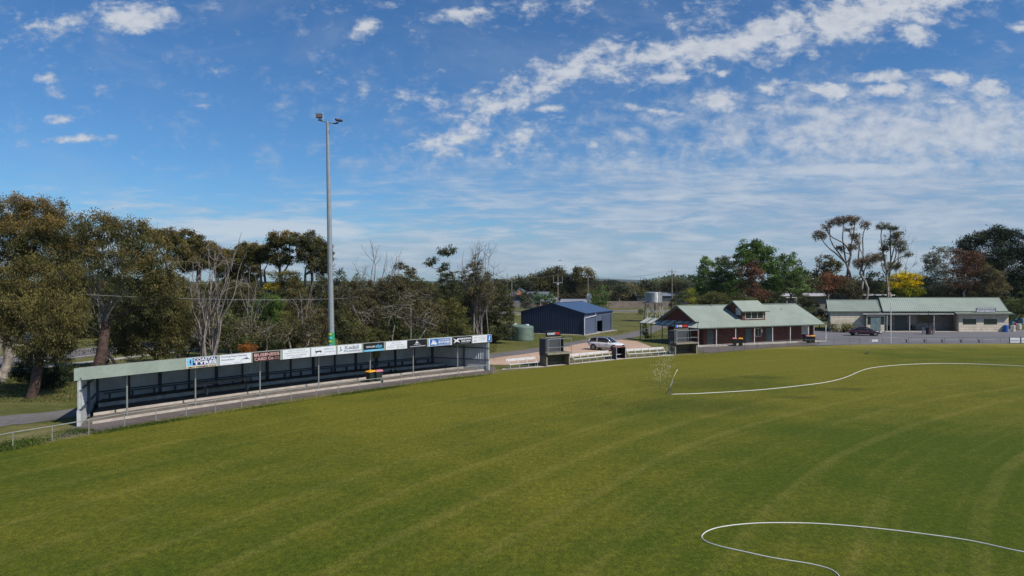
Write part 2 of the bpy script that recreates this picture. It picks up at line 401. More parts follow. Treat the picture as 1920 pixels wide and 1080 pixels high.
# the oval: boundary follows the fence line, then closes round behind the camera
edge_px = [(-40, 858), (22, 843), (96, 829), (165, 817), (232, 804), (291, 794), (348, 785), (403, 776), (452, 768), (500, 761), (545, 754), (592, 747), (634, 740), (674, 735), (714, 730), (752, 724), (789, 718), (825, 713), (860, 708), (892, 705), (925, 701),
           (960, 696), (1020, 690), (1070, 684), (1150, 675), (1264, 667), (1319, 664.5), (1376, 659.5), (1420, 654.5), (1477, 650.5), (1534, 649.5), (1594, 646.5), (1656, 645.5), (1738, 645), (1843, 644.5), (1950, 645), (2150, 652)]
edge = [G(*p) for p in edge_px]
back = [Vector((118, 80, 0)), Vector((135, 50, 0)), Vector((140, 10, 0)), Vector((120, -35, 0)), Vector((70, -60, 0)), Vector((15, -60, 0)), Vector((-20, -40, 0)), Vector((-36, -5, 0)), Vector((-33, 20, 0))]
oval = spline(edge + back + [edge[0]], 4)[:-1]
sheet('oval_turf', oval, M_TURF, 0.0)
# dry verge outside the fence
sheet('dry_verge', [G(-60, 835), G(40, 812), G(150, 795)] + [G(940, 690), G(1015, 683), G(1100, 671), G(1200, 655), G(1310, 648), G(1310, 668), G(1150, 680), G(925, 704), G(700, 740), G(400, 782), G(160, 822), G(-60, 862)], M_VERGE, -0.018)
# asphalt apron in front of the shelter
sheet('asphalt_apron', [G(101, 821), G(134, 802), G(150, 790), G(300, 740), G(700, 690), G(900, 678), G(930, 690), G(925, 699), G(860, 704), G(714, 726), G(592, 741.5), G(403, 770), G(291, 788), G(165, 812)], M_ASPH2, -0.010)
# asphalt path behind the shelter and past the shed
pth_l = spline([G(-300, 830), G(0, 781), G(137, 766), Vector((-24, 61, 0)), Vector((-13, 73, 0)), G(905, 665), G(1014, 651), G(1095, 637), G(1150, 630), G(1193, 620.5), G(1240, 606)], 6)
pth_r = spline([G(-300, 862), G(0, 800), G(100, 787), Vector((-20.5, 58.5, 0)), Vector((-9, 70, 0)), G(912, 673), G(1014, 659), G(1104, 641.5), G(1163, 637), G(1215, 626), G(1262, 609)], 6)
strip('asphalt_path', pth_l, pth_r, M_ASPH, -0.006)
# gravel car area
sheet('gravel_area', [G(900, 684), G(900, 675), G(1014, 658.6), G(1104, 641), G(1163, 636.6), G(1195, 640), G(1222, 650), G(1195, 657), G(1110, 666), G(1060, 672), G(1010, 678), G(950, 684)], M_GRAV, -0.009)
# worn dirt in front of the shed's doors
sheet('worn_dirt', [G(1093, 630), G(1146, 618), G(1165, 620), G(1150, 630), G(1105, 636)], M_VERGE, -0.014)
# concrete strip carrying the benches
sheet('bench_strip', [G(940, 693.5), G(943, 691.2), G(1070, 680.8), G(1150, 672.3), G(1264, 664.2), G(1266, 666.3), G(1174, 673.2), G(1070, 683.4), G(1020, 688.5)], M_CONCL, 0.006)
# apron before the club rooms and the car park
sheet('clubroom_apron', [G(1300, 655), G(1309, 648), G(1549, 640), G(1560, 646), G(1477, 649.5), G(1376, 657.5), G(1330, 662)], M_ASPH2, -0.012)
sheet('car_park', [G(1530, 648), G(1545, 640), Vector((46, 104, 0)), Vector((49, 123, 0)), Vector((95, 125, 0)), Vector((130, 121, 0)), Vector((135, 97, 0)), G(1950, 644.5), G(1738, 644.5), G(1594, 646)], M_CARP, -0.008)
# the public road
rc = spline([Vector((-75, 30, 0)), Vector((-56, 76, 0)), Vector((-50, 92, 0)), Vector((-26, 148, 0)), Vector((-2, 196, 0)), Vector((30, 207, 0)), Vector((80, 212, 0)), Vector((200, 215, 0)), Vector((500, 225, 0))], 8)
def offset_line(c, d):
    out = []
    for i, p in enumerate(c):
        t = (c[min(i + 1, len(c) - 1)] - c[max(i - 1, 0)]).normalized(); out.append(p + Vector((-t.y, t.x, 0)) * d)
    return out
strip('road', offset_line(rc, 5.0), offset_line(rc, -5.0), M_ASPH, -0.008)
M_WHITE = mat('road_paint', (0.62, 0.60, 0.56), 0.7)
strip('road_marking', offset_line(rc, -3.6), offset_line(rc, -3.85), M_WHITE, -0.003)
strip('road_marking', offset_line(rc, 3.85), offset_line(rc, 3.6), M_WHITE, -0.003)
strip('footpath', offset_line(rc, -9.0), offset_line(rc, -10.6), M_CONC, -0.006)
for k in range(14):
    s0 = rc[2 + k * 3: 4 + k * 3]
    if len(s0) == 2:
        strip('road_marking', offset_line(s0, 0.12), offset_line(s0, -0.12), M_WHITE, -0.003)

# ------------------------------------------------------------------ grandstand shelter
M_FASC = mat('fascia_green', (0.265, 0.315, 0.265), 0.6, var=0.06, scale=0.6)
M_FRAME = mat('frame_steel', (0.045, 0.052, 0.068), 0.6)
M_CORR = mat('shelter_sheet', (0.48, 0.50, 0.53), 0.7, 0.0, 0.08, 1.0)
M_PALE = mat('pale_wall', (0.52, 0.545, 0.58), 0.7, var=0.06)
M_PALEC = mat('pale_plinth', (0.50, 0.50, 0.50), 0.8, var=0.08)
M_POST = mat('galvanised_post', (0.42, 0.43, 0.40), 0.45, 0.6, 0.08, 6)
M_WOOD = mat('weathered_timber', (0.17, 0.15, 0.13), 0.85, var=0.2, scale=4)
L_ = Vector((-26.0, 41.6, 0)); R_ = Vector((-2.25, 68.1, 0)); BL = Vector((-28.8, 48.0, 0)); BR = Vector((-8.2, 70.6, 0))
back_dir = Vector((-0.744, 0.667, 0))
def fl(t): return L_.lerp(R_, t) + back_dir * (1.15 * 4 * t * (1 - t))       # concave front line
def bl(t): return BL.lerp(BR, t) + back_dir * (0.9 * 4 * t * (1 - t))
def mid(t, f): return fl(t).lerp(bl(t), f)
def tf(px):
    lo, hi = -0.02, 1.02
    for _ in range(40):
        m_ = (lo + hi) / 2; p = fl(m_)
        if 960 + F * p.x / p.y < px: lo = m_
        else: hi = m_
    return (lo + hi) / 2
def zv(p, z): return Vector((p.x, p.y, z))
ZT, ZB, ZBACK = 3.50, 2.76, 2.30
def build_shelter():
    sh = thing('spectator_shelter', L_, 'long open fronted spectator shelter with pale green fascia beside the oval', 'grandstand')
    NS = 24
    # roof, falling to the back
    mb = MB()
    def strip3(f0, z0, f1, z1, th, ribs=False):
        for i in range(NS):
            a, b_ = i / NS, (i + 1) / NS
            q = [zv(mid(a, f0), z0), zv(mid(b_, f0), z0), zv(mid(b_, f1), z1), zv(mid(a, f1), z1)]
            mb.hexa([p - Vector((0, 0, th)) for p in q], q)
    strip3(0.015, ZT - 0.07, 1.03, ZBACK, 0.04); mb.build('roof', M_FASC, sh)
    mb = MB()
    for i in range(NS):
        a, b_ = (i / NS if i else -0.008), ((i + 1) / NS if i < NS - 1 else 1.004); n = back_dir * -1
        q = [zv(fl(a), ZB), zv(fl(b_), ZB), zv(fl(b_), ZT), zv(fl(a), ZT)]
        mb.slab(q, n, 0.06)
    mb.build('fascia', M_FASC, sh)
    mb = MB()
    for i in range(NS): mb.bar(zv(fl(i / NS) + back_dir * .05, ZT + 0.012), zv(fl((i + 1) / NS) + back_dir * .05, ZT + 0.012), 0.10, 0.024)
    mb.build('fascia_capping', mat('capping', (0.30, 0.30, 0.27), 0.6), sh)
    # back wall sheets
    mb = MB()
    for i in range(NS):
        a, b_ = i / NS, (i + 1) / NS
        p0, p1 = zv(mid(a, 1), 0.0), zv(mid(b_, 1), 0.0)
        mb.ribbed(p0, p1, lambda t, p0=p0, p1=p1: zv(p0.lerp(p1, t), ZBACK), 8, 0.02, -back_dir, thick=0.02)
    mb.build('back_wall', M_CORR, sh)
    # studs and rails of the back wall
    mb = MB()
    for i in range(0, 15):
        t = i / 14; p = mid(t, 0.985); thick = 0.20 if i % 2 == 0 else 0.10
        mb.box((p.x, p.y, 1.35), (thick, 0.12, 1.95), ux=(0.66, 0.75))
    for z, f in ((1.05, 0.985), (2.15, 0.98)):
        for i in range(NS): mb.bar(zv(mid(i / NS, f), z), zv(mid((i + 1) / NS, f), z), 0.06, 0.08)
    for k in range(15):           # rafters
        t = k / 14; mb.bar(zv(mid(t, 0.02), ZT - 0.2), zv(mid(t, 0.97), ZBACK - 0.12), 0.08, 0.14)
    mb.build('wall_frame', M_FRAME, sh)
    # end walls
    for (A, B, inn) in ((L_, BL, Vector((0.91, 0.4, 0))), (R_, BR, Vector((-0.38, -0.92, 0)))):
        d = (B - A).normalized(); Lw = (B - A).length; n = Vector((d.y, -d.x, 0)); n = n if n.dot(inn) > 0 else -n
        mb = MB(); mb.slab([zv(A, 0), zv(B, 0), zv(B, 0.95), zv(A, 0.95)], n, 0.14); mb.build('end_wall_base', M_PALEC, sh)
        mb = MB(); top = lambda t: A.lerp(B, t) + Vector((0, 0, ZT - 0.12 - (ZT - ZBACK - 0.05) * t)) - n * 0.02
        mb.ribbed(zv(A, 0.95) - n * 0.02, zv(B, 0.95) - n * 0.02, top, 26, 0.03, n, 0.3, 0.05); mb.build('end_wall_sheet', M_PALE, sh)
        mb = MB()
        for f in (0.42, 0.97): q = A + d * Lw * f + n * 0.09; mb.box((q.x, q.y, 1.2), (0.16, 0.14, 2.3), ux=(d.x, d.y))
        for z in (1.0, 2.15): mb.bar(zv(A + n * 0.05, z), zv(B + n * 0.05, z), 0.07, 0.10)
        mb.bar(zv(A + n * 0.08, ZB + 0.1), zv(B + n * 0.08, ZBACK - 0.1), 0.08, 0.12)
        mb.build('end_wall_frame', mat('end_frame', (0.10, 0.12, 0.17), 0.6), sh)
        mb = MB(); q = A - n * 0.02; q = q + d * .16; mb.box((q.x, q.y, 1.46), (0.26, 0.18, 2.92), ux=(d.x, d.y)); mb.build('corner_column', mat('corner_paint', (0.46, 0.50, 0.47), 0.7), sh)
    # slab and steps
    def step(name, f0, f1, z0, z1, m, t0=0.0, t1=1.0):
        mb = MB()
        for i in range(NS):
            a, b_ = t0 + (t1 - t0) * i / NS, t0 + (t1 - t0) * (i + 1) / NS
            q = [mid(a, f0), mid(b_, f0), mid(b_, f1), mid(a, f1)]
            mb.hexa([zv(p, z0) for p in q], [zv(p, z1) for p in q])
        return mb.build(name, m, sh)
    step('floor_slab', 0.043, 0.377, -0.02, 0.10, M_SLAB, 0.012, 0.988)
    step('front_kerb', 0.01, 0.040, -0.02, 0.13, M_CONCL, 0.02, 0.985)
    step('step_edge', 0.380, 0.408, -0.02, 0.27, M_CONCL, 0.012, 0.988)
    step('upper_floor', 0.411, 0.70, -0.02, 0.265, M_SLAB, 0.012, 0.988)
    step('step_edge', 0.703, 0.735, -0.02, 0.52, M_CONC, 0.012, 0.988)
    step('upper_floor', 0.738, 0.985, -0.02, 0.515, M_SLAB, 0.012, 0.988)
    # posts
    for px in (237, 365.5, 486.8, 596.9, 693.7, 774.4, 857.8):
        t = tf(px + 3); p = mid(t, 0.10)
        # slide until the post projects on its column
        for _ in range(30):
            p = mid(t, 0.125); e = 960 + F * p.x / p.y - px; t -= e / 900
        mb = MB(); mb.tube([zv(p, 0.08), zv(p, ZT - 0.25)], 0.055, 8); mb.build('post', M_POST, sh)
    # seat plank along the back wall
    mb = MB()
    for i in range(NS):
        for f in (0.90, 0.94): mb.bar(zv(mid(0.02 + 0.96 * i / NS, f), .95), zv(mid(0.02 + 0.96 * (i + 1) / NS, f), .95), 0.22, 0.04)
    for i in range(20): p = mid(0.03 + 0.94 * i / 19, 0.92); mb.box((p.x, p.y, 0.72), (0.06, 0.3, 0.42), ux=(0.66, 0.75))
    mb.build('wall_seat', mat('grey_plank', (0.16, 0.17, 0.19), 0.8), sh)
    return sh
build_shelter()

# advertising boards
def board(px0, px1, base, label, fn):
    t0, t1 = tf(px0), tf(px1); a = fl(t0) - back_dir * 0.03; b_ = fl(t1) - back_dir * 0.03
    r = (b_ - a); wd = r.length; r.normalize(); n = Vector((r.y, -r.x, 0)); up = Vector((0, 0, 1))
    o = zv(a, ZB + 0.02) + n * 0.02; ht = ZT - ZB - 0.04
    e = thing('advertising_board', zv(a, ZB), label, 'sign', 'advertising boards along the shelter fascia')
    mb = MB(); mb.slab([o, o + r * wd, o + r * wd + up * ht, o + up * ht], n, 0.03); mb.build('panel', base, e)
    def rect(x0, y0, x1, y1, m, name='colour_panel', off=0.006):
        q = [o + r * wd * x + up * ht * y + n * off for x, y in ((x0, y0), (x1, y0), (x1, y1), (x0, y1))]
        mb = MB(); mb.slab(q, n, 0.004); mb.build(name, m, e)
    def tx(s, x0, y0, x1, y1, m, bold=0.0, shear=0.0):
        text(e, s, o + r * wd * x0 + up * ht * y0, r, up, wd * (x1 - x0), ht * (y1 - y0), m, bold, nrm_off=0.014, shear=shear)
    def poly(pts, m, name='emblem', off=0.012):
        q = [o + r * wd * x + up * ht * y + n * off for x, y in pts]
        mb = MB(); mb.slab(q, n, 0.004); mb.build(name, m, e)
    def dashes(x0, y, x1, h, m, seed):
        rg = random.Random(seed); x = x0; mb = MB()
        while x < x1:
            w_ = rg.uniform(0.012, 0.022)
            q = [o + r * wd * xx + up * ht * yy + n * 0.012 for xx, yy in ((x, y), (x + w_, y), (x + w_, y + h * rg.uniform(.7, 1)), (x, y + h))]
            mb.slab(q, n, 0.004); x += w_ + (0.012 if rg.random() < 0.8 else 0.03)
        mb.build('small_print', m, e)
    fn(rect, tx, poly, dashes); return e
SW = mat('sign_white', (0.66, 0.68, 0.72), 0.45, var=0.03); SK = mat('sign_black', (0.012, 0.012, 0.015), 0.4)
SN = mat('sign_navy', (0.025, 0.03, 0.14), 0.45); SB = mat('sign_blue', (0.03, 0.14, 0.42), 0.45); SC = mat('sign_cyan', (0.16, 0.50, 0.72), 0.45)
SG = mat('sign_grey', (0.34, 0.37, 0.41), 0.5); SD = mat('sign_darkgrey', (0.10, 0.11, 0.15), 0.5); SPK = mat('sign_pink', (0.55, 0.32, 0.30), 0.5); SCR = mat('sign_cream', (0.60, 0.52, 0.38), 0.5)
SBR = mat('sign_brown', (0.035, 0.02, 0.02), 0.5); SLG = mat('sign_palegreen', (0.42, 0.50, 0.46), 0.5); SLC = mat('sign_paleblue', (0.40, 0.50, 0.56), 0.5); SR = mat('sign_red', (0.62, 0.03, 0.03), 0.5)
def b1(rect, tx, poly, d):
    rect(0.02, 0.26, 0.20, 0.97, SC); rect(0.20, 0.26, 0.99, 0.97, SN)
    poly([(0.08, .55), (.13, .85), (.15, .85), (.15, .4), (.12, .4), (.12, .6)], SN, off=0.016); poly([(.05, .5), (.1, .42), (.1, .5)], SW, off=0.016)
    tx('COASTAL', .22, .66, .97, .94, SW, 0.03); tx('TYRES', .23, .31, .98, .63, SW, 0.045)
    rect(0.0, 0.0, 1, .22, SCR); tx('LIEBIG ST. WARRNAMBOOL  PH 55 6161', .06, .04, .97, .18, SK, 0.01)
def b2(rect, tx, poly, d):
    tx('Cutting Edge Painting', .04, .74, .86, .92, SG, 0.01); tx('Contractors', .04, .46, .46, .62, SG, 0.01); d(.10, .08, .36, .06, SG, 2); d(.46, .12, .72, .06, SG, 3)
    poly([(.62, .28), (.74, .50), (.82, .58), (.80, .48)], SG); poly([(.78, .46), (.86, .62), (.90, .50), (.98, .36), (.90, .42), (.84, .40)], SD)
def b3(rect, tx, poly, d):
    tx('BUSINESS', .04, .54, .96, .88, SPK, 0.03); tx('CARD Co', .05, .12, .74, .44, SPK, 0.03); d(.80, .30, .95, .08, SPK, 5); d(.78, .16, .97, .06, SPK, 6)
def b4(rect, tx, poly, d):
    for y, x0, x1, s in ((.80, .2, .8, 1), (.56, .06, .94, 2), (.30, .15, .85, 3), (.10, .3, .7, 4)): d(x0, y, x1, .10, SLG if y > .4 else SG, s)
def b5(rect, tx, poly, d):
    poly([(.16, .42), (.17, .66), (.20, .58), (.40, .62), (.42, .52), (.40, .34), (.38, .34), (.37, .48), (.24, .46), (.22, .32), (.20, .32), (.20, .48)], SK)
    poly([(.165, .2), (.175, .2), (.175, .95), (.165, .95)], SG); d(.52, .66, .9, .16, SLC, 8); d(.5, .36, .94, .12, SLC, 9); d(.1, .12, .55, .05, SG, 10)
def b6(rect, tx, poly, d):
    tx('Kedall', .30, .50, .88, .92, SG, 0.03); tx('Plumbing', .26, .10, .98, .44, SG, 0.02)
    poly([(.07, .30), (.12, .50), (.10, .85), (.13, .85), (.14, .55), (.20, .40), (.18, .36), (.13, .46), (.09, .28)], SD)
def b7(rect, tx, poly, d):
    rect(0, 0, 1, .22, SC); tx('SINCLAIR', .12, .46, .55, .66, SW, 0.02); tx('wilson', .57, .36, .90, .84, SC, 0.02); d(.45, .08, .7, .06, SW, 12)
def b8(rect, tx, poly, d):
    for y, x0, x1, s in ((.76, .3, .7, 21), (.50, .2, .85, 22), (.26, .08, .4, 23), (.26, .5, .95, 24), (.1, .5, .9, 25)): d(x0, y, x1, .09, SLG, s)
def b9(rect, tx, poly, d):
    poly([(.42, .56), (.47, .92), (.52, .56), (.55, .7), (.56, .54), (.38, .54), (.40, .7)], SW); d(.32, .36, .66, .08, SW, 31); d(.12, .12, .90, .11, SW, 32)
def b10(rect, tx, poly, d):
    rect(.05, .05, .95, .95, SB); poly([(.08, .2), (.15, .55), (.18, .9), (.22, .6), (.32, .35), (.30, .15), (.2, .25)], SW); poly([(.22, .75), (.26, .75), (.38, .2), (.34, .2)], SW)
    tx('LUCAS BROS.', .42, .66, .92, .86, SW, 0.02); tx('BUTCHER', .42, .30, .93, .60, SW, 0.045); d(.42, .12, .90, .09, SW, 41)
def b11(rect, tx, poly, d):
    poly([(.02, .85), (.18, .6), (.36, .85), (.28, .5), (.40, .2), (.20, .38), (.04, .15), (.12, .5)], SW); rect(.25, .60, .97, .80, SW); d(.3, .64, .92, .10, SK, 51)
    tx('5565 4444', .45, .24, .93, .50, SW, 0.03); d(.44, .08, .88, .08, SG, 52)
def b12(rect, tx, poly, d):
    rect(.76, .04, .99, .97, SB); poly([(.84, .25), (.88, .85), (.92, .80), (.90, .25)], SW)
    for y, s in ((.72, 61), (.5, 62), (.3, 63)): d(.30, y, .70, .08, SG, s)
    for y in (.62, .18): poly([(.06, y), (.24, y + .02), (.22, y + .22), (.08, y + .22)], mat('sign_palepink', (.55, .48, .48), .6), off=0.010)
for a in ((348, 406, SW, 'COASTAL TYRES board with blue figure panel and navy lettering ground, leftmost on the fascia', b1), (411, 469.5, SW, 'white Cutting Edge Painting board with small swooping bird drawing', b2),
          (473, 524.5, SBR, 'dark brown BUSINESS CARD Co board with pink lettering', b3), (529, 580, SW, 'white board with faint green print between the dark brown board and the cow board', b4),
          (582.5, 628.5, SW, 'white board with small black cow silhouette', b5), (632, 677, SW, 'white Kedall Plumbing board with grey serif lettering', b6),
          (681, 719, SK, 'black board with cyan bottom band and cyan script lettering', b7), (722.5, 762, SW, 'white board with faint script print right of the black and cyan board', b8),
          (763.5, 800, SK, 'black board with small white crest above the centre of its print', b9), (803, 846, SW, 'blue LUCAS BROS. BUTCHER board in pale frame', b10),
          (848, 883.5, SK, 'black board with white star emblem and phone number', b11), (885, 921, SW, 'white board with blue square at its right end, last on the fascia', b12)):
    board(*a)

# things inside the shelter
def bench_simple(loc, ux, ln, label):
    ux = Vector(ux).normalized(); e = thing('timber_bench', loc, label, 'bench'); n = Vector((-ux.y, ux.x, 0))
    z0 = loc.z
    mb = MB()
    for o in (-0.13, 0.13): mb.bar(loc + n * o - ux * ln / 2 + Vector((0, 0, 0.45)), loc + n * o + ux * ln / 2 + Vector((0, 0, 0.45)), 0.22, 0.04)
    mb.build('seat', M_WOOD, e)
    mb = MB(); mb.bar(loc + n * 0.30 - ux * ln / 2 + Vector((0, 0, 0.78)), loc + n * 0.30 + ux * ln / 2 + Vector((0, 0, 0.78)), 0.04, 0.18); mb.build('backrest', M_WOOD, e)
    for f in (-0.38, 0.38):
        mb = MB(); c = loc + ux * ln * f; mb.box((c.x, c.y, z0 + 0.215), (0.10, 0.36, 0.43), ux=(ux.x, ux.y)); mb.bar(c + n * 0.2 + Vector((0, 0, .4)), c + n * 0.33 + Vector((0, 0, .88)), 0.06, 0.06); mb.build('leg', M_CONC, e)
def in_sh(px, f):
    t = 0.5
    for _ in range(60): p = mid(t, f); t -= (960 + F * p.x / p.y - px) / 900
    return mid(t, f)
p = in_sh(425, .58); bench_simple(zv(p, 0.265), (0.66, 0.75, 0), 4.2, 'dark timber bench on the raised floor of the shelter near its middle')
def yellow_box():
    p = in_sh(706, .96); e = thing('meter_box', zv(p, 0.515), 'yellow brown box on a dark pedestal against the shelter back wall', 'box')
    mb = MB(); mb.box((p.x, p.y, 1.95), (0.62, 0.22, 1.0), ux=(0.66, 0.75)); mb.build('cabinet', mat('ochre_box', (0.30, 0.22, 0.05), 0.7), e, 0.01)
    mb = MB(); mb.box((p.x, p.y, 1.05), (0.22, 0.2, 0.8), ux=(0.66, 0.75)); mb.build('pedestal', M_FRAME, e)
    mb = MB(); q = p + Vector((0.75, -0.66, 0)) * 0.125; mb.box((q.x, q.y, 1.95), (0.5, 0.02, 0.84), ux=(0.66, 0.75)); mb.build('door', mat('ochre_door', (0.24, 0.18, 0.05), 0.6), e)
yellow_box()
def stand_cart():
    p = in_sh(737, .52); b0 = zv(p, .265); e = thing('hand_trolley', b0, 'thin dark hand trolley standing in the shelter behind the pink lidded bin', 'trolley')
    ux = Vector((.66, .75, 0)); n = Vector((-.75, .66, 0))
    mb = MB()
    for s_ in (-.2, .2): mb.tube([b0 + ux * s_ + Vector((0, 0, .12)), b0 + ux * s_ + n * .1 + Vector((0, 0, 1.15))], 0.025, 6)
    for z in (.3, .6, .9): mb.tube([b0 - ux * .2 + n * z * .09 + Vector((0, 0, z + .1)), b0 + ux * .2 + n * z * .09 + Vector((0, 0, z + .1))], .02, 6)
    mb.box(b0 - n * .15 + Vector((0, 0, .05)), (.45, .3, .03), ux=(.66, .75)); mb.build('frame', M_FRAME, e)
    for s_ in (-.26, .26):
        mb = MB(); c = b0 + ux * s_ + Vector((0, 0, .14)); mb.tube([c - ux * .03, c + ux * .03], .14, 14); mb.build('wheel', mat('rubber', (.02, .02, .02), .8), e)
stand_cart()

# ------------------------------------------------------------------ pipe fence round the oval
M_PIPE = mat('pipe_rail', (0.30, 0.30, 0.27), 0.6, 0.3, 0.1, 4)
M_PIPED = mat('dark_pipe', (.13, .125, .125), .7, 0, .1, 4)
def pipe_fence(px_list, label, h=0.80, extra=None, name='boundary_fence', M_PIPE=M_PIPE, r=.03):
    pts = [G(*p) for p in px_list]; e = thing(name, pts[0], label, 'fence')
    for p in pts: mb = MB(); mb.tube([p - Vector((0, 0, .05)), p + Vector((0, 0, h))], r, 6); mb.build('post', M_PIPE, e)
    mb = MB(); mb.tube([p + Vector((0, 0, h)) for p in pts], r, 6); mb.build('rail', M_PIPE, e)
    if extra:
        mb = MB()
        for z in extra: mb.tube([p + Vector((0, 0, z)) for p in pts], 0.008, 4)
        mb.build('wire', M_PIPE, e)
    return e
pipe_fence([(-150, 872), (-60, 857), (22, 840), (96, 827), (165, 814), (232, 801), (291, 791), (348, 781.5), (403, 773), (452, 765), (500, 757.5), (545, 751), (592, 744), (634, 738), (674, 732.5), (714, 727.5), (752, 721.5), (789, 715.5), (825, 711), (860, 706), (892, 702.5), (925, 699)],
           'low galvanised pipe fence running in front of the long shelter')
pipe_fence([(1319, 664), (1347, 660), (1376, 658.7)], 'short pipe rail beside the right hand coaches box', 0.85, M_PIPE=M_PIPED, r=.025)
pipe_fence([(1397, 656), (1420, 653.5), (1448.5, 652), (1477, 649.5), (1505, 649), (1534.5, 649), (1564, 647.5), (1594, 646), (1612, 645.8)], 'low pipe fence in front of the green roofed brick clubrooms', 0.85, (0.4,), M_PIPE=M_PIPED, r=.025)
pipe_fence([(1656.5, 645.3), (1688, 644.8)], 'white topped pipe rail right of the mesh gate', 0.85)
pipe_fence([(1704, 644.6), (1738, 644.3), (1772, 644), (1806, 644), (1843, 643.8), (1876, 643.6), (1940, 644)], 'dark pipe fence along the car park edge', 0.85, (0.42,), M_PIPE=M_PIPED, r=.022)
def gate():
    a, b_ = G(1614, 645.7), G(1655, 645.3); e = thing('mesh_gate', a, 'low farm gate of horizontal bars with white plate in the field fence', 'gate')
    mb = MB()
    for z in (.15, .3, .45, .6, .8): mb.tube([a + Vector((0, 0, z)), b_ + Vector((0, 0, z))], .018, 5)
    for f in (0, .33, .66, 1): q = a.lerp(b_, f); mb.tube([q + Vector((0, 0, .13)), q + Vector((0, 0, .82))], .022, 5)
    mb.build('gate_frame', mat('gate_grey', (.22, .22, .22), .7), e)
    q = a.lerp(b_, .65) + Vector((0, -.04, .5)); mb = MB(); mb.box(q, (.85, .02, .32)); mb.build('white_plate', SW, e)
gate()
for i, px in enumerate((1701, 1735, 1768, 1803, 1837)):
    a = G(px - 2, 642.6); b_ = G(px + 29, 642.4)
    e = thing('rail_seat', a, ('plank seat at the fence just right of the flagpole', 'plank seat at the fence below the umbrella pole', 'plank seat at the fence, middle one of five along the car park', 'plank seat at the fence below the left cream wall window', 'plank seat at the fence nearest the white end boards')[i], 'bench', 'plank seats along the car park fence')
    mb = MB(); mb.bar(a + Vector((0, 0, .44)), b_ + Vector((0, 0, .44)), .28, .05); mb.build('seat', mat('pale_plank', (.26, .26, .25), .7), e)
    q = a.lerp(b_, .04); mb = MB(); mb.box((q.x, q.y, .21), (.12, .12, .42)); mb.box((q.x, q.y, .40), (.5, .2, .04)); mb.build('leg', M_FRAME, e)
for px0, px1, lb in ((1893.6, 1912, 'white board fixed low to the fence posts near the right edge'), (1915, 1990, 'white board cut by the right edge of the picture')):
    a = G(px0, 644); b_ = G(px1, 644); e = thing('boundary_board', a, lb, 'sign')
    mb = MB(); mb.slab([a + Vector((0, -.1, .12)), b_ + Vector((0, -.1, .12)), b_ + Vector((0, -.1, .80)), a + Vector((0, -.1, .80))], (0, -1, 0), .04); mb.build('panel', SW, e)
    mb = MB(); 
    for q in (a, b_): mb.box((q.x, q.y, .42), (.09, .09, .9))
    mb.bar(a + Vector((0, -.15, .45)), b_ + Vector((0, -.15, .45)), .02, .03); mb.build('post', M_FRAME, e)
def flagpole():
    p = G(1670.6, 643); e = thing('flagpole', p, 'thin white flagpole standing behind the field fence near the maroon car', 'flagpole')
    mb = MB(); mb.tube([p, p + Vector((0, 0, 5.6))], [.07, .045], 8); mb.build('pole', mat('white_paint', (.7, .7, .7), .5), e)
    mb = MB(); mb.lathe(p + Vector((0, 0, 5.6)), [(.03, 0), (.08, .05), (.08, .1), (.02, .15)], 8); mb.build('finial', mat('white_paint', (.7, .7, .7), .5), e)
    mb = MB(); mb.tube([p + Vector((.09, 0, 1)), p + Vector((.06, 0, 5.5))], .008, 4); mb.build('halyard', SG, e)
flagpole()

# ------------------------------------------------------------------ wheelie bins
M_BIN = mat('bin_green', (0.018, 0.03, 0.022), 0.5, spec=0.5); M_LY = mat('lid_yellow', (0.80, 0.40, 0.02), 0.5); M_LP = mat('lid_pink', (0.62, 0.19, 0.25), 0.5); M_RUB = mat('rubber', (.02, .02, .02), .8)
def make_bin(loc, lid, label, rz):
    e = thing('wheelie_bin', (0, 0, 0), label, 'bin', 'wheelie bins')
    mb = MB(); sec = [(.22, .24, .06), (.235, .27, .45), (.275, .33, .92)]
    for i in range(2):
        (a, c, z), (a2, c2, z2) = sec[i], sec[i + 1]
        mb.hexa([(-a, -c, z), (a, -c, z), (a, c, z), (-a, c, z)], [(-a2, -c2, z2), (a2, -c2, z2), (a2, c2, z2), (-a2, c2, z2)])
    mb.box((0, 0, .935), (.60, .70, .05)); mb.build('bin_body', M_BIN, e, .012)
    mb = MB(); mb.add([(-.31, -.38, .965), (.31, -.38, .965), (.31, .36, .965), (-.31, .36, .965), (-.25, -.28, 1.06), (.25, -.28, 1.06), (.26, .30, 1.10), (-.26, .30, 1.10)],
                      [(3, 2, 1, 0), (4, 5, 6, 7), (0, 1, 5, 4), (1, 2, 6, 5), (2, 3, 7, 6), (3, 0, 4, 7)]); mb.build('lid', lid, e, .02)
    mb = MB(); mb.tube([(-.24, .42, .98), (.24, .42, .98)], .02, 6)
    for s_ in (-.2, .2): mb.bar((s_, .34, .95), (s_, .42, .98), .04, .03)
    mb.build('handle', M_BIN, e)
    for s_ in (-.27, .27): mb = MB(); mb.tube([(s_ - .025, .26, .1), (s_ + .025, .26, .1)], .10, 14); mb.build('wheel', M_RUB, e)
    e.location = loc; e.rotation_euler = (0, 0, rz); return e
def fit(px, py): return G(px, py)
b0 = make_bin(G(694, 718.5), M_LY, 'yellow lidded wheelie bin in front of the long shelter', R(-35))
b1_ = make_bin(G(708.5, 717.3), M_LP, 'pink lidded wheelie bin in front of the long shelter', R(-50))
b2_ = clone(b1_, G(1377.5, 648.6), R(-10), 'pink lidded bin at the middle veranda post of the brick clubrooms')
b3_ = clone(b0, G(1389, 648.8), R(-15), 'yellow lidded bin at the middle veranda post of the brick clubrooms')
b4_ = clone(b1_, G(1516.5, 643.3), R(-20), 'pink lidded bin at the right end of the clubroom veranda')
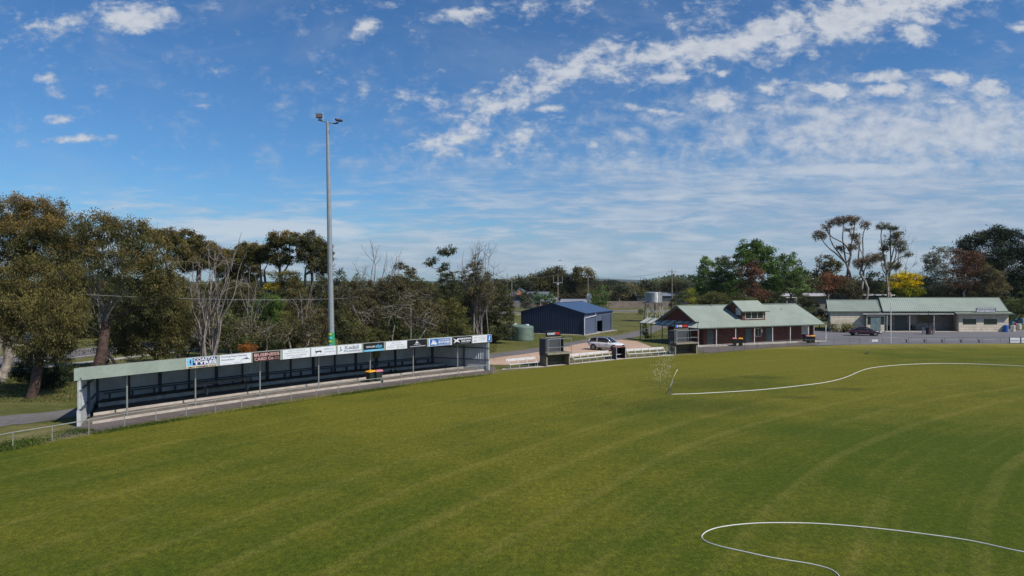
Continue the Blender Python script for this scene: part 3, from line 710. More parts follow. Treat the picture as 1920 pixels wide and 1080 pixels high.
b5_ = clone(b0, G(1524.5, 643.2), R(-10), 'yellow lidded bin at the right end of the clubroom veranda')
make_bin(G(1511, 641.5), M_BIN, 'dark lidded bin behind the pink one at the clubroom veranda end', R(10))

# ------------------------------------------------------------------ light tower
def tower():
    base = GX(622.5, 64.5); base.z = 0; ht = 8.7 + (HY - 232) / F * 64.5
    e = thing('light_tower', base, 'tall galvanised floodlight tower rising behind the shelter', 'light tower'); e.rotation_euler = (0, R(-0.95), 0)
    M_G = mat('galv_pole', (0.40, 0.41, 0.42), 0.42, 0.55, 0.06, 3)
    mb = MB(); n = 10
    mb.tube([base, base + Vector((0, 0, 8))], [.29, .25], n); mb.tube([base + Vector((0, 0, 7.6)), base + Vector((0, 0, 16))], [.255, .205], n); mb.tube([base + Vector((0, 0, 15.6)), base + Vector((0, 0, ht))], [.21, .14], n)
    def wmb(mb): # written upright; the empty carries the lean
        return mb
    o = mb.build('pole', M_G); fixp(o, e, base)
    top = base + Vector((0, 0, ht + .05))
    a = top + Vector((-.78, .4, .30)); c = top + Vector((.86, -.35, -.20))
    mb = MB(); mb.tube([a, c], .045, 6); mb.tube([top - Vector((0, 0, .4)), top + Vector((0, 0, .15))], .09, 8); fixp(mb.build('crossarm', M_G), e, base)
    mb = MB(); mb.tube([a + Vector((.30, -.12, -.1)), a + Vector((.30, -.12, .82))], .012, 5); fixp(mb.build('antenna', mat('white_paint', (.7, .7, .7), .5)), e, base)
    for q, yaw, pit in ((a, 190, 8), (c, 215, 62)):
        mb = MB(); M3 = Matrix.Translation(q + Vector((-.08 if q is a else .28, 0, .46 if q is a else .32))) @ Matrix.Scale(.72, 4) @ Matrix.Rotation(R(yaw), 4, 'Z') @ Matrix.Rotation(R(pit), 4, 'X')
        mb.hexa([M3 @ Vector(p) for p in ((-.42, -.06, -.30), (.42, -.06, -.30), (.42, .16, -.26), (-.42, .16, -.26))], [M3 @ Vector(p) for p in ((-.42, -.06, .30), (.42, -.06, .30), (.42, .16, .26), (-.42, .16, .26))])
        fl_ = mb.build('floodlight', mat('lamp_housing', (.035, .028, .03), .5)); fixp(fl_, e, base)
        mb = MB(); mb.hexa([M3 @ Vector(p) for p in ((-.39, .162, -.25), (.39, .162, -.25), (.39, .17, -.25), (-.39, .17, -.25))], [M3 @ Vector(p) for p in ((-.39, .162, .25), (.39, .162, .25), (.39, .17, .25), (-.39, .17, .25))])
        g = mb.build('lamp_glass', glass('lamp_glass', (.12, .10, .09), .2)); g.data.transform(Matrix.Translation(-base)); g.parent = fl_
        mb = MB(); mb.box(q + Vector((0, 0, .06)), (.46, .22, .06)); 
        for s_ in (-.25, .25): mb.tube([q + Vector((s_ * .8, 0, .06)), M3 @ Vector((s_ * 1.4, 0, -.2))], .025, 5)
        fixp(mb.build('lamp_bracket', mat('blue_bracket', (.03, .07, .15), .5)), e, base)
    z0 = 8.7 - (645 - HY) / F * 64.3; z1 = 8.7 - (624 - HY) / F * 64.3
    def arc(r, a0, a1, z0, z1, m, name, par=e):
        mb = MB(); k = 8; vs = []
        for i in range(k + 1):
            t = R(a0 + (a1 - a0) * i / k); vs += [(base.x + r * math.cos(t), base.y + r * math.sin(t), z0), (base.x + r * math.cos(t), base.y + r * math.sin(t), z1)]
        mb.add(vs, [[2 * i, 2 * i + 2, 2 * i + 3, 2 * i + 1] for i in range(k)]); o = mb.build(name, m); fixp(o, e, base)
    arc(.325, 175, 345, z0 - .6, z1, mat('poster_green', (.03, .28, .12), .5), 'poster')
    for k, zz in enumerate(np.linspace(z0 - .5, z1 - .2, 5)): arc(.331, 225 + 8 * (k % 2), 290 - 6 * (k % 3), zz, zz + .17, mat('poster_yellow', (.75, .62, .04), .5) if k % 2 == 0 else SC, 'poster_print')
def fixp(o, e, base):
    o.data.transform(Matrix.Translation(-Vector(base))); o.parent = e
tower()

# ------------------------------------------------------------------ benches, coaches boxes, hut
M_BWHITE = mat('bench_white', (0.60, 0.58, 0.56), 0.5, var=0.04)
def white_bench(a, c, label, nsup):
    d = (c - a).normalized(); n = Vector((-d.y, d.x, 0)); e = thing('spectator_bench', a, label, 'bench', 'white benches beside the oval'); up = Vector((0, 0, 1))
    Ln = (c - a).length
    mb = MB(); mb.bar(a + up * .45, c + up * .45, .30, .05); mb.build('seat', M_BWHITE, e)
    mb = MB(); mb.bar(a + n * .36 - d * .15 + up * .86, c + n * .36 - d * .15 + up * .86, .05, .26); mb.build('backrest', M_BWHITE, e)
    for k in range(nsup):
        q = a + d * (.12 + (Ln - .24) * k / (nsup - 1)); mb = MB()
        mb.tube([q - n * .1, q - n * .1 + up * .43], .02, 6); mb.tube([q + n * .25, q + n * .25 + up * .43], .02, 6); mb.bar(q + n * .1 + up * .42, q + n * .36 + up * .98, .05, .05)
        mb.build('support', M_BWHITE, e)
white_bench(G(954, 693.5) + Vector((0, .5, 0)), G(1009, 688.3) + Vector((0, .5, 0)), 'short white bench between the shelter end and the COASTFM coaches box', 4)
white_bench(G(1076, 683) + Vector((0, .6, 0)), G(1147.5, 675) + Vector((0, .6, 0)), 'long white bench between the COASTFM box and the small grey hut', 6)
white_bench(G(1179, 672.5) + Vector((0, .6, 0)), G(1251, 667.5) + Vector((0, .6, 0)), 'long white bench right of the small grey hut', 6)

M_KHAKI = mat('khaki_sheet', (0.17, 0.15, 0.105), 0.8, var=0.12); M_KHD = mat('khaki_frame', (0.26, 0.24, 0.18), 0.8); M_DKG = mat('dark_grey_sheet', (0.055, 0.06, 0.068), 0.6); M_DKB = mat('dark_interior', (0.06, 0.045, 0.04), 0.8)
def coaches_box(A, B, label, word_fn, deck=1.36, top=2.80, dep=1.2, red_rail=False):
    u = (B - A).normalized(); v = Vector((-u.y, u.x, 0)); W = (B - A).length; up = Vector((0, 0, 1))
    e = thing('coaches_box', A, label, 'coaches box', 'two storey coaches boxes beside the oval')
    P_ = lambda x, y, z: A + u * x + v * y + up * z
    # lower room: side walls, back wall, open front
    mb = MB()
    for x in (0.03, W - .03): mb.slab([P_(x, .0, 0), P_(x, dep, 0), P_(x, dep, deck - .16), P_(x, .0, deck - .16)], u if x > 1 else -u, .06)
    mb.slab([P_(.1, dep, 0), P_(W - .1, dep, 0), P_(W - .1, dep, deck - .16), P_(.1, dep, deck - .16)], v, .06); mb.build('lower_wall', M_KHAKI, e)
    mb = MB()
    for x in (.06, W - .06): mb.box(P_(x, -.03, (deck - .17) / 2 - .1), (.13, .08, deck - .4), ux=(u.x, u.y))
    mb.build('front_post', M_KHD, e)
    mb = MB(); mb.bar(P_(.1, dep - .35, .45), P_(W - .1, dep - .35, .45), .35, .05); mb.build('seat', M_DKG, e)
    mb = MB(); mb.bar(P_(W / 2, -.25, deck - .07) - u * W / 2, P_(W / 2, -.25, deck - .07) + u * (W / 2 + .12), .12, .17); mb.build('deck_edge', M_KHD, e)
    mb = MB(); mb.hexa([P_(0, -.18, deck - .15), P_(W + .1, -.18, deck - .15), P_(W + .1, dep + .05, deck - .15), P_(0, dep + .05, deck - .15)], [P_(0, -.18, deck), P_(W + .1, -.18, deck), P_(W + .1, dep + .05, deck), P_(0, dep + .05, deck)]); mb.build('deck', M_KHAKI, e)
    # upper walls
    mb = MB(); mb.slab([P_(-.02, .12, deck - .3), P_(-.02, dep, deck - .3), P_(-.02, dep, top - .02), P_(-.02, .12, top - .02)], -u, .06)
    mb.slab([P_(0.05, dep, deck), P_(W * .93, dep, deck), P_(W * .93, dep, top), P_(0.05, dep, top)], v, .06)
    mb.slab([P_(W * .93, dep - .061, deck), P_(W * .93, .75, deck), P_(W * .93, .75, top), P_(W * .93, dep - .061, top)], u, .06); mb.build('upper_wall', M_DKG, e)
    # railing
    mb = MB(); r = .022
    for z in (.72 * (top - deck) * .55 + deck, top):
        mb.tube([P_(.05, .15, z), P_(.05, -.22, z), P_(W + .08, -.22, z), P_(W + .08, dep, z)], r if z < top else .032, 6)
    for x in (.05, .18, W * .55, W + .08): mb.tube([P_(x, -.22, deck), P_(x, -.22, top)], r + .006, 6)
    mb.tube([P_(W + .08, dep, deck), P_(W + .08, dep, top)], r, 6)
    mb.build('railing', M_POST, e)
    if red_rail: mb = MB(); mb.tube([P_(W - .05, -.24, deck), P_(W - .05, -.24, top)], .03, 6); mb.build('red_post', SR, e)
    # name board
    x0, x1 = W * .26, W * .90; z0, z1 = top + .03, top + .78; n = -v
    for x in (x0 + .06, x1 - .06): mb = MB(); mb.bar(P_(x, dep + .05, top - .8), P_(x, dep + .05, z1 + .05), .06, .06); mb.build('board_post', M_FRAME, e)
    mb = MB(); mb.slab([P_(x0, dep - .02, z0 + .08), P_(x1, dep - .02, z0 + .08), P_(x1, dep - .02, z1), P_(x0, dep - .02, z1)], n, .05); bd = mb.build('name_board', SK, e)
    word_fn(bd, P_(x0, dep - .02, z0 + .08), u, x1 - x0, z1 - z0 - .08)
    mb = MB(); mb.bar(P_(x0 - .05, dep - .02, z0 + .03), P_(x1 + .05, dep - .02, z0 + .03), .06, .08); mb.build('board_rail', M_KHD, e)
    return e
MBLU = mat('letters_blue', (.05, .16, .65), .5)
def w1(bd, o, u, W, H):
    up = Vector((0, 0, 1)); text(bd, 'COAST', o + u * W * .10 + up * H * .30, u, up, W * .52, H * .34, SW, 0.045); text(bd, 'FM', o + u * W * .645 + up * H * .30, u, up, W * .27, H * .34, SR, 0.045)
def w2(bd, o, u, W, H):
    up = Vector((0, 0, 1)); c = o + u * W * .16 + up * H * .50 - Vector((-u.y, u.x, 0)) * .012
    mb = MB(); mb.slab([c + u * .15 * math.cos(2 * math.pi * k / 20) + up * .19 * math.sin(2 * math.pi * k / 20) for k in range(20)], Vector((u.y, -u.x, 0)), .006); o2 = mb.build('emblem', MBLU); o2.data.transform(world_mat(bd).inverted()); o2.parent = bd
    text(bd, '3YB', o + u * W * .19 + up * H * .30, u, up, W * .37, H * .38, SW, 0.04, nrm_off=.02); text(bd, 'FM', o + u * W * .60 + up * H * .30, u, up, W * .32, H * .38, SR, 0.04)
coaches_box(G(1024, 687.5), G(1068, 684), 'two storey khaki coaches box under the black COASTFM board', w1)
coaches_box(G(1265.5, 665.2), G(1306.5, 662.8), 'two storey khaki coaches box under the black 3YB FM board', w2, 1.39, 2.85, 1.2, True)
def hut():
    A, B = G(1156, 674.4), G(1173, 672.3); u = (B - A).normalized(); v = Vector((-.22, 1, 0)).normalized(); up = Vector((0, 0, 1)); W = (B - A).length; D = 1.5; H = 1.30
    P_ = lambda x, y, z: A + u * x + v * y + up * z
    e = thing('grey_hut', A, 'small open fronted dark grey hut between the two long white benches', 'hut')
    mb = MB()
    mb.slab([P_(0, .03, 0), P_(0, D, 0), P_(0, D, H), P_(0, .03, H)], -u, .05); mb.slab([P_(W, .03, 0), P_(W, D, 0), P_(W, D, H), P_(W, .03, H)], u, .05)
    mb.slab([P_(0.05, D, 0), P_(W - .05, D, 0), P_(W - .05, D, H), P_(0.05, D, H)], v, .05); mb.build('wall', M_DKG, e)
    mb = MB(); mb.hexa([P_(-.02, 0.05, H), P_(W + .02, 0.05, H), P_(W + .02, D + .02, H), P_(-.02, D + .02, H)], [P_(-.02, .05, H + .04), P_(W + .02, .05, H + .04), P_(W + .02, D + .02, H + .04), P_(-.02, D + .02, H + .04)]); mb.build('roof', mat('faded_red', (.24, .09, .08), .7), e)
    mb = MB()
    for x in (0, W): mb.box(P_(x, 0, H / 2), (.07, .05, H), ux=(u.x, u.y))
    mb.build('front_post', mat('pale_trim', (.42, .40, .42), .6), e)
    mb = MB(); mb.bar(P_(.05, D * .55, .45), P_(W - .05, D * .55, .45), .35, .05); mb.build('seat', mat('pale_trim', (.42, .40, .42), .6), e)
hut()

# ------------------------------------------------------------------ navy shed, tanks, water tower
M_NAVY = mat('navy_sheet', (0.017, 0.029, 0.070), 0.45, 0.0, 0.06, spec=0.5); M_NAVYR = mat('navy_roof', (0.050, 0.095, 0.180), 0.42, 0.0, 0.05, 0.4, spec=0.5); M_NDOORLIT = mat('roller_lit_blue', (0.085, 0.105, 0.16), 0.5, 0, .05)
def shed():
    C0 = G(1095.5, 628.3); u = Vector((-.88, .47, 0)).normalized(); v = Vector((.47, .88, 0)).normalized(); W, Ln, He, Ha = 11.6, 13.2, 3.5, 5.05; up = Vector((0, 0, 1))
    P_ = lambda x, y, z: C0 + u * x + v * y + up * z
    e = thing('farm_shed', C0, 'navy corrugated shed with low gable roof and roller doors behind the white car', 'shed')
    top = lambda t: P_(W * t, 0, He + (Ha - He) * (1 - abs(2 * t - 1)))
    mb = MB(); mb.ribbed(P_(0, 0, 0), P_(W, 0, 0), top, 34, .05, -v); mb.ribbed(P_(W, Ln, 0), P_(0, Ln, 0), lambda t: P_(W * (1 - t), Ln, He + (Ha - He) * (1 - abs(2 * t - 1))), 30, .04, v)
    mb.ribbed(P_(W, 0, 0), P_(W, Ln, 0), lambda t: P_(W, Ln * t, He), 30, .04, u)
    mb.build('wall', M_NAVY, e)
    # door wall (towards the right): two bays
    mb = MB(); d1 = (Ln * .36, Ln * .62); d2 = (Ln * .68, Ln * .95); Hd = 2.9
    def wl(y0, y1, z0, z1, n=None): mb.ribbed(P_(0, y0, z0), P_(0, y1, z0), lambda t: P_(0, y0 + (y1 - y0) * t, z1), max(2, int((y1 - y0) / .35)), .03, -u)
    wl(0, d1[0], 0, He); wl(d1[0], d1[1], Hd, He); wl(d1[1], d2[0], 0, He); wl(d2[0], d2[1], Hd, He); wl(d2[1], Ln, 0, He)
    mb.build('wall', M_NDOORLIT, e)  # sunlight on the door side is put into this lighter colour
    mb = MB(); mb.ribbed(P_(.03, d2[0] + .05, 0), P_(.03, d2[1] - .05, 0), lambda t: P_(.03, d2[0] + .05 + (d2[1] - d2[0] - .1) * t, Hd), 2, .0, -u)
    for k in range(14): mb.bar(P_(-.01, d2[0] + .05, .1 + k * .2), P_(-.01, d2[1] - .05, .1 + k * .2), .03, .03)
    mb.build('roller_door', M_NDOORLIT, e)
    mb = MB(); mb.box(P_(.03, sum(d1) / 2, 2.45), (.06, d1[1] - d1[0] - .05, .9), ux=(u.x, u.y)); mb.box(P_(.05, d1[0] + .5, 1.2), (.06, 1.1, 2.4), ux=(u.x, u.y)); mb.build('roller_door', M_NDOORLIT, e)
    mb = MB()
    for y in d1 + d2: mb.box(P_(-.03, y, Hd / 2), (.08, .12, Hd), ux=(u.x, u.y))
    mb.build('door_frame', M_NAVY, e)
    mb = MB()
    for s_ in (0, 1):
        a = P_(-.15 if s_ == 0 else W + .15, -.12, He - .05); b_ = P_(W / 2, -.12, Ha + .02)
        a2 = a + v * (Ln + .24); b2 = b_ + v * (Ln + .24); n = (b_ - a).cross(v) * (-1 if s_ == 0 else 1); n = n if n.z > 0 else -n
        mb.ribbed(a, a2, lambda t, b_=b_, b2=b2: b_.lerp(b2, t), 36, .035, n, thick=.02)
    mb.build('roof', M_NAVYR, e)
    mb = MB(); mb.bar(P_(W / 2, -.14, Ha + .06), P_(W / 2, Ln + .14, Ha + .06), .35, .04); mb.bar(P_(-.15, -.13, He), P_(W / 2, -.13, Ha + .05), .05, .16); mb.bar(P_(W + .15, -.13, He), P_(W / 2, -.13, Ha + .05), .05, .16); mb.build('ridge_cap', M_NAVY, e)
    mb = MB(); mb.bar(P_(-.2, -.14, He - .04), P_(-.2, Ln + .14, He - .04), .14, .14); mb.build('gutter', M_NAVY, e)
    mb = MB(); mb.tube([P_(-.08, -.1, 0), P_(-.08, -.1, He - .75)], .07, 6); mb.tube([P_(-.12, -.1, He - .75), P_(-.25, Ln * .34, He - .5)], .055, 6); mb.tube([P_(-.25, Ln * .34, He - .5), P_(-.25, Ln * .34, He - .1)], .055, 6); mb.build('white_downpipe', mat('pipe_white', (.62, .66, .72), .5), e)
    mb = MB(); mb.hexa([P_(-.5, -.2, -.05), P_(W, -.1, -.05), P_(W, Ln, -.05), P_(-.9, Ln + .2, -.05)], [P_(-.5, -.05, .05), P_(W - .05, .05, .05), P_(W - .05, Ln, .05), P_(-.9, Ln + .2, .05)]); mb.build('concrete_floor', M_CONC, e)
    mb = MB(); mb.box(P_(2.4, sum(d1) / 2, .6), (1.6, 1.3, 1.1), ux=(u.x, u.y)); mb.build('stored_crate', M_DKG, e)
shed()
M_TANK = mat('tank_green', (0.13, 0.19, 0.15), 0.6, var=0.08)
def tank(px, base_y, wpx, label, h=2.1):
    c = G(px, base_y); r = wpx / 2 * c.y / F; c = c + Vector((0, r * .6, 0)); e = thing('rainwater_tank', c, label, 'water tank', 'green rainwater tanks')
    prof = [(r, 0)]
    for k in range(11):
        z = .06 + k * (h - .2) / 11; dz = (h - .2) / 11
        prof += [(r, z), (r + .035, z + dz * .3), (r + .035, z + dz * .6), (r, z + dz * .9)]
    prof += [(r, h - .08), (r * .97, h)]; mb = MB(); mb.lathe(c, prof, 36); mb.build('tank_wall', M_TANK, e)
    mb = MB(); mb.lathe(c + Vector((0, 0, h)), [(r * .97, 0), (r * .5, .16), (.3, .22), (.05, .23)], 36); mb.build('tank_top', M_TANK, e)
    mb = MB(); mb.lathe(c + Vector((r * .4, -.3, h + .1)), [(.28, 0), (.28, .16), (.2, .2)], 14); mb.build('inlet_strainer', mat('pipe_white', (.62, .66, .72), .5), e)
    mb = MB(); mb.tube([c + Vector((-r - .25, -.3, 0)), c + Vector((-r - .25, -.3, h + .25)), c + Vector((-r * .6, -.3, h + .25))], .05, 6); mb.build('overflow_pipe', M_PIPE, e)
tank(981, 639, 39, 'ribbed green rainwater tank left of the navy shed')
tank(960, 637, 30, 'green rainwater tank mostly hidden behind the front tank and dark bush')
def water_tower():
    Y = 152; c = GX(1225.5, Y); r = 1.85; z0 = 8.7 - 39 * Y / F; z1 = 8.7 - 20.3 * Y / F
    e = thing('water_tower', c, 'galvanised water tank on a timber stand behind the clubrooms', 'water tower')
    prof = []
    for k in range(14): z = z0 + (z1 - z0) * k / 14; dz = (z1 - z0) / 14; prof += [(r, z), (r + .03, z + dz * .5)]
    prof += [(r, z1), (r * .9, z1 + .05), (.1, z1 + .12)]
    mb = MB(); mb.lathe(c, prof, 32); mb.build('tank', mat('galvanised_tank', (.33, .35, .36), .45, .5, .12, 1.2), e)
    mb = MB(); mb.box(c + Vector((0, 0, z0 - .1)), (4.3, 4.3, .16)); mb.build('platform', M_WOOD, e)
    for i in (-1, 1):
        for j in (-1, 1): mb = MB(); mb.tube([c + Vector((i * 1.8, j * 1.8, 0)), c + Vector((i * 1.5, j * 1.5, z0 - .15))], .1, 6); mb.build('leg', M_CONC, e)
    mb = MB()
    for j in (-1, 1):
        mb.tube([c + Vector((-1.8, j * 1.8, .2)), c + Vector((1.5, j * 1.5, z0 - .4))], .05, 5); mb.tube([c + Vector((1.8, j * 1.8, .2)), c + Vector((-1.5, j * 1.5, z0 - .4))], .05, 5)
        mb.tube([c + Vector((j * 1.8, -1.8, .2)), c + Vector((j * 1.5, 1.5, z0 - .4))], .05, 5)
    mb.tube([c + Vector((.9, -1.9, 0)), c + Vector((.9, -1.9, z1 + .3))], .05, 6)
    mb.tube([c + Vector((.2, -.4, 0)), c + Vector((.2, -.4, z0))], .16, 8); mb.build('brace', M_CONC, e)
water_tower()

# ------------------------------------------------------------------ brick clubrooms
def brick_mat(name, c1, c2, mortar, sc, w_=0.24, h_=0.086, rough=.85):
    m = bpy.data.materials.new(name); m.use_nodes = True; b = NB(m.node_tree); bs = b.N['Principled BSDF']
    tc = b.n('ShaderNodeTexCoord').outputs['Object']; x, y, z = b.sep(tc)
    br = b.n('ShaderNodeTexBrick'); b.put(br.inputs['Vector'], b.comb(b.m('ADD', x, y), z, 0)); br.inputs['Scale'].default_value = 1
    br.inputs['Brick Width'].default_value = w_; br.inputs['Row Height'].default_value = h_; br.inputs['Mortar Size'].default_value = .006 * sc
    br.inputs['Color1'].default_value = (*c1, 1); br.inputs['Color2'].default_value = (*c2, 1); br.inputs['Mortar'].default_value = (*mortar, 1)
    n = b.noise(tc, 1.2, 5); b.put(bs.inputs['Base Color'], b.mix(1, br.outputs[0], b.comb(*[b.ss(n, .3, .7, .8, 1.12)] * 3), 'MULTIPLY')); bs.inputs['Roughness'].default_value = rough
    return m
M_BRICK = brick_mat('red_brick', (.135, .040, .027), (.095, .028, .020), (.10, .065, .05), 1.0)
M_CREAMB = brick_mat('cream_block', (.58, .51, .40), (.53, .465, .365), (.26, .215, .17), 4.0, 40.0, .40)
M_ROOFG = mat('roof_palegreen', (0.285, 0.325, 0.270), 0.5, 0.0, 0.05, 0.35, spec=.35); M_TRIMG = mat('trim_green', (0.09, 0.12, 0.10), 0.6); M_DOORG = mat('door_greygreen', (0.085, 0.115, 0.11), 0.6)
M_WHT = mat('trim_white', (.62, .62, .60), .5)
def window(par, P_, x0, x1, z0, z1, y, n, u, panes=1, frame=M_WHT, gl=None, fr=.06):
    """window on the plane y of a local frame: frame part with pane sub-part"""
    mb = MB(); q = lambda x, z: P_(x, y, z) + n * .03
    for z in (z0, z1): mb.bar(q(x0, z), q(x1, z), fr, fr)
    for k in range(panes + 1): x = x0 + (x1 - x0) * k / panes; mb.bar(q(x, z0), q(x, z1), fr, fr, up=n)
    f = mb.build('window', frame, par)
    mb = MB(); mb.slab([P_(x0, y, z0) + n * .012, P_(x1, y, z0) + n * .012, P_(x1, y, z1) + n * .012, P_(x0, y, z1) + n * .012], n, .02)
    o = mb.build('pane', gl or glass('window_glass')); o.data.transform(world_mat(par).inverted()); o.parent = f
    return f
def clubrooms():
    C0 = Vector((24.7, 92, 0)); u = Vector((.92, .39, 0)).normalized(); v = Vector((-.39, .92, 0)).normalized(); up = Vector((0, 0, 1)); Ln = 22.8
    P_ = lambda x, y, z: C0 + u * x + v * y + up * z
    sl = .49; ZE = 2.53; RB = 5.65; ZR = ZE + sl * RB; a0 = .7; aw = 1.35
    e = thing('brick_clubrooms', C0, 'red brick clubrooms with pale green metal roof, veranda and dormer window', 'clubrooms')
    rz = lambda y: ZE + sl * (y if y < RB else 2 * RB - y)
    # walls
    bw = 1.75; bb = 2 * RB - 1.2
    def wall(pts, n): mb.slab(pts, n, .12)
    mb = MB(); x1 = Ln - 1.0; wx = 2.3
    wall([P_(wx, bw, 0), P_(x1, bw, 0), P_(x1, bw, rz(bw) - .08), P_(wx, bw, rz(bw) - .08)], -v)
    wall([P_(wx + .121, bw + .121, 0), P_(wx + .121, bb, 0), P_(wx + .121, bb, 2.6), P_(wx + .121, bw + .121, 2.6)], -u)
    # gable: upper triangle stands at aw
    wall([P_(aw, 1.5, rz(1.5) - .1), P_(aw, RB, ZR - .08), P_(aw, 2 * RB - 1.5, rz(1.5) - .1)], -u)
    wall([P_(x1, bw + .121, 0), P_(x1, bb, 0), P_(x1, bb, rz(bb) - .1), P_(x1, RB, ZR - .1), P_(x1, bw + .121, rz(bw) - .12)], u)
    wall([P_(wx + .121, bb, 0), P_(x1 - .121, bb, 0), P_(x1 - .121, bb, rz(bb) - .08), P_(wx + .121, bb, rz(bb) - .08)], v)
    mb.build('wall', M_BRICK, e)
    mb = MB(); mb.box(P_(x1 - .05, bw - .16, 1.3), (.42, .34, 2.6), ux=(u.x, u.y)); mb.build('brick_pier', M_BRICK, e)
    # main roof: front slope (ends at the hip over the veranda corner), back slope
    def ribroof(a, b_, c, d, nr, name='roof', m=M_ROOFG):
        a, b_, c, d = map(Vector, (a, b_, c, d)); n = (b_ - a).cross(d - a); n = n if n.z > 0 else -n
        mb = MB(); mb.ribbed(a, b_, lambda t: d.lerp(c, t), nr, .025, n, thick=.05); return mb.build(name, m, e)
    xr = Ln - .1
    ribroof(P_(a0 + .0, 1.5, rz(1.5)), P_(xr, 1.5, rz(1.5)), P_(xr - .0, RB, ZR), P_(a0, RB, ZR), 90)
    ribroof(P_(xr, 2 * RB, ZE), P_(a0, 2 * RB, ZE), P_(a0, RB, ZR), P_(xr, RB, ZR), 60)
    ribroof(P_(0, 0, ZE), P_(xr + .15, 0, ZE), P_(xr, 1.5, rz(1.5)), P_(1.45, 1.5, rz(1.5)), 90)
    # left veranda awning, green sheets with clear strips
    yb = 13.9
    zi = ZE + .72; n_ = 9
    m_a = mat('awning_sheet', (.55, .56, .46), .5); m_b = mat('awning_gap', (.05, .055, .05), .5)
    for k in range(n_):
        y0, y1 = k * yb / n_, (k + 1) * yb / n_; cut = 0 if k == 0 else 0
        i0 = 1.45
        aa = [P_(0, y0, ZE - .01), P_(0, y1, ZE - .01), P_(i0, y1, zi - .02), P_(i0, max(y0, 1.5 if k == 0 else 0), zi - .02)]
        mb = MB(); mb.slab(aa, (u * -sl + up), .02); mb.build('awning_sheet', m_a, e)
        if k > 1: mb = MB(); mb.slab([p_ + up * .012 for p_ in (P_(0, y0 - .16, ZE - .01), P_(0, y0 + .16, ZE - .01), P_(i0, y0 + .16, zi - .02), P_(i0, y0 - .16, zi - .02))], (u * -sl + up), .012); mb.build('awning_strip', m_b, e)
    mb = MB(); mb.bar(P_(0, -.02, ZE + .02), P_(1.45, 1.5, rz(1.5) + .04), .16, .03); mb.bar(P_(a0, RB, ZR + .05), P_(xr, RB, ZR + .05), .3, .04); mb.build('hip_capping', mat('cap_pale', (.36, .43, .38), .5), e)
    mb = MB(); mb.bar(P_(a0 - .03, 1.5, rz(1.5) - .06), P_(a0 - .03, RB, ZR - .04), .05, .2); mb.bar(P_(a0 - .03, 2 * RB, ZE - .06), P_(a0 - .03, RB, ZR - .04), .05, .2)
    mb.bar(P_(xr + .02, 0, ZE - .04), P_(xr + .02, RB, ZR - .04), .05, .2); mb.bar(P_(xr + .02, 2 * RB, ZE - .06), P_(xr + .02, RB, ZR - .04), .05, .2); mb.build('barge_board', M_TRIMG, e)
    mb = MB(); mb.bar(P_(-.1, -.06, ZE - .06), P_(xr + .2, -.06, ZE - .06), .12, .12); mb.bar(P_(-.06, 0, ZE - .08), P_(-.06, yb, ZE - .08), .12, .12); mb.build('gutter', M_TRIMG, e)
    # veranda posts
    def x_at(px, y=.1):
        k = (px - 960) / F; b_ = P_(0, y, 0); return (k * b_.y - b_.x) / (u.x - k * u.y)
    for px in (1309.5, 1343.4, 1379.4, 1414.7, 1448.7, 1482, 1515.6, 1548.7):
        x = x_at(px); mb = MB(); mb.box(P_(x, .1, ZE / 2 - .05), (.09, .09, ZE - .1), ux=(u.x, u.y)); mb.build('veranda_post', M_WHT, e)
    for y in (2.6, 5.4, 8.2, 11, 13.8): mb = MB(); mb.box(P_(.1, y, ZE / 2 - .05), (.09, .09, ZE - .1), ux=(u.x, u.y)); mb.build('veranda_post', M_TRIMG, e)
    mb = MB(); mb.hexa([P_(0, -.05, -.05), P_(Ln, -.05, -.05), P_(Ln, bw, -.05), P_(0, bw, -.05)], [P_(0, -.05, .07), P_(Ln, -.05, .07), P_(Ln, bw, .07), P_(0, bw, .07)]); mb.build('veranda_floor', M_CONC, e)
    # doors and windows in the shaded front wall
    yw = bw + .0
    for px0, px1 in ((1326, 1337), (1398, 1409), (1436, 1447)):
        xa, xb = x_at(px0, yw), x_at(px1, yw); mb = MB(); mb.slab([P_(xa, yw - .03, .07), P_(xb, yw - .03, .07), P_(xb, yw - .03, 2.1), P_(xa, yw - .03, 2.1)], -v, .05); d_ = mb.build('door', M_DOORG, e)
        mb = MB(); mb.box(P_(xb - .1, yw - .09, 1.05), (.04, .06, .14), ux=(u.x, u.y)); h_ = mb.build('handle', M_POST); h_.data.transform(world_mat(e).inverted()); h_.parent = d_
    window(e, P_, x_at(1416, yw), x_at(1427, yw), .95, 2.1, yw, -v, u, 2)
    xa, xb = x_at(1503, yw), x_at(1527, yw); mb = MB(); mb.slab([P_(xa, yw - .02, 1.0), P_(xb, yw - .02, 1.0), P_(xb, yw - .02, 2.35), P_(xa, yw - .02, 2.35)], -v, .06); mb.build('servery_shutter', mat('shutter_cream', (.42, .40, .38), .6), e)
    mb = MB(); mb.box(P_(x_at(1427.5, yw), yw - .08, 1.7), (.3, .1, .5), ux=(u.x, u.y)); mb.build('notice_box', M_WHT, e)
    mb = MB(); mb.slab([P_(wx - .02, 4.6, .0), P_(wx - .02, 6.2, 0), P_(wx - .02, 6.2, 2.1), P_(wx - .02, 4.6, 2.1)], -u, .05); mb.build('door', M_DOORG, e)
    # dormer
    xa, xb = 8.75, 12.85; y0, yr, y2 = 1.5, 3.15, 4.75; ze, za = 4.78, 5.98
    mb = MB(); n = -v
    wall([P_(xa, y0, rz(y0) - .1), P_(xb, y0, rz(y0) - .1), P_(xb, y0, rz(y0) + .16), P_(xa, y0, rz(y0) + .16)], n)   # sill wall
    for p0, p1 in ((xa, xa + .45), (xb - .35, xb)): wall([P_(p0, y0, rz(y0) + .161), P_(p1, y0, rz(y0) + .161), P_(p1, y0, ze - .05), P_(p0, y0, ze - .05)], n)
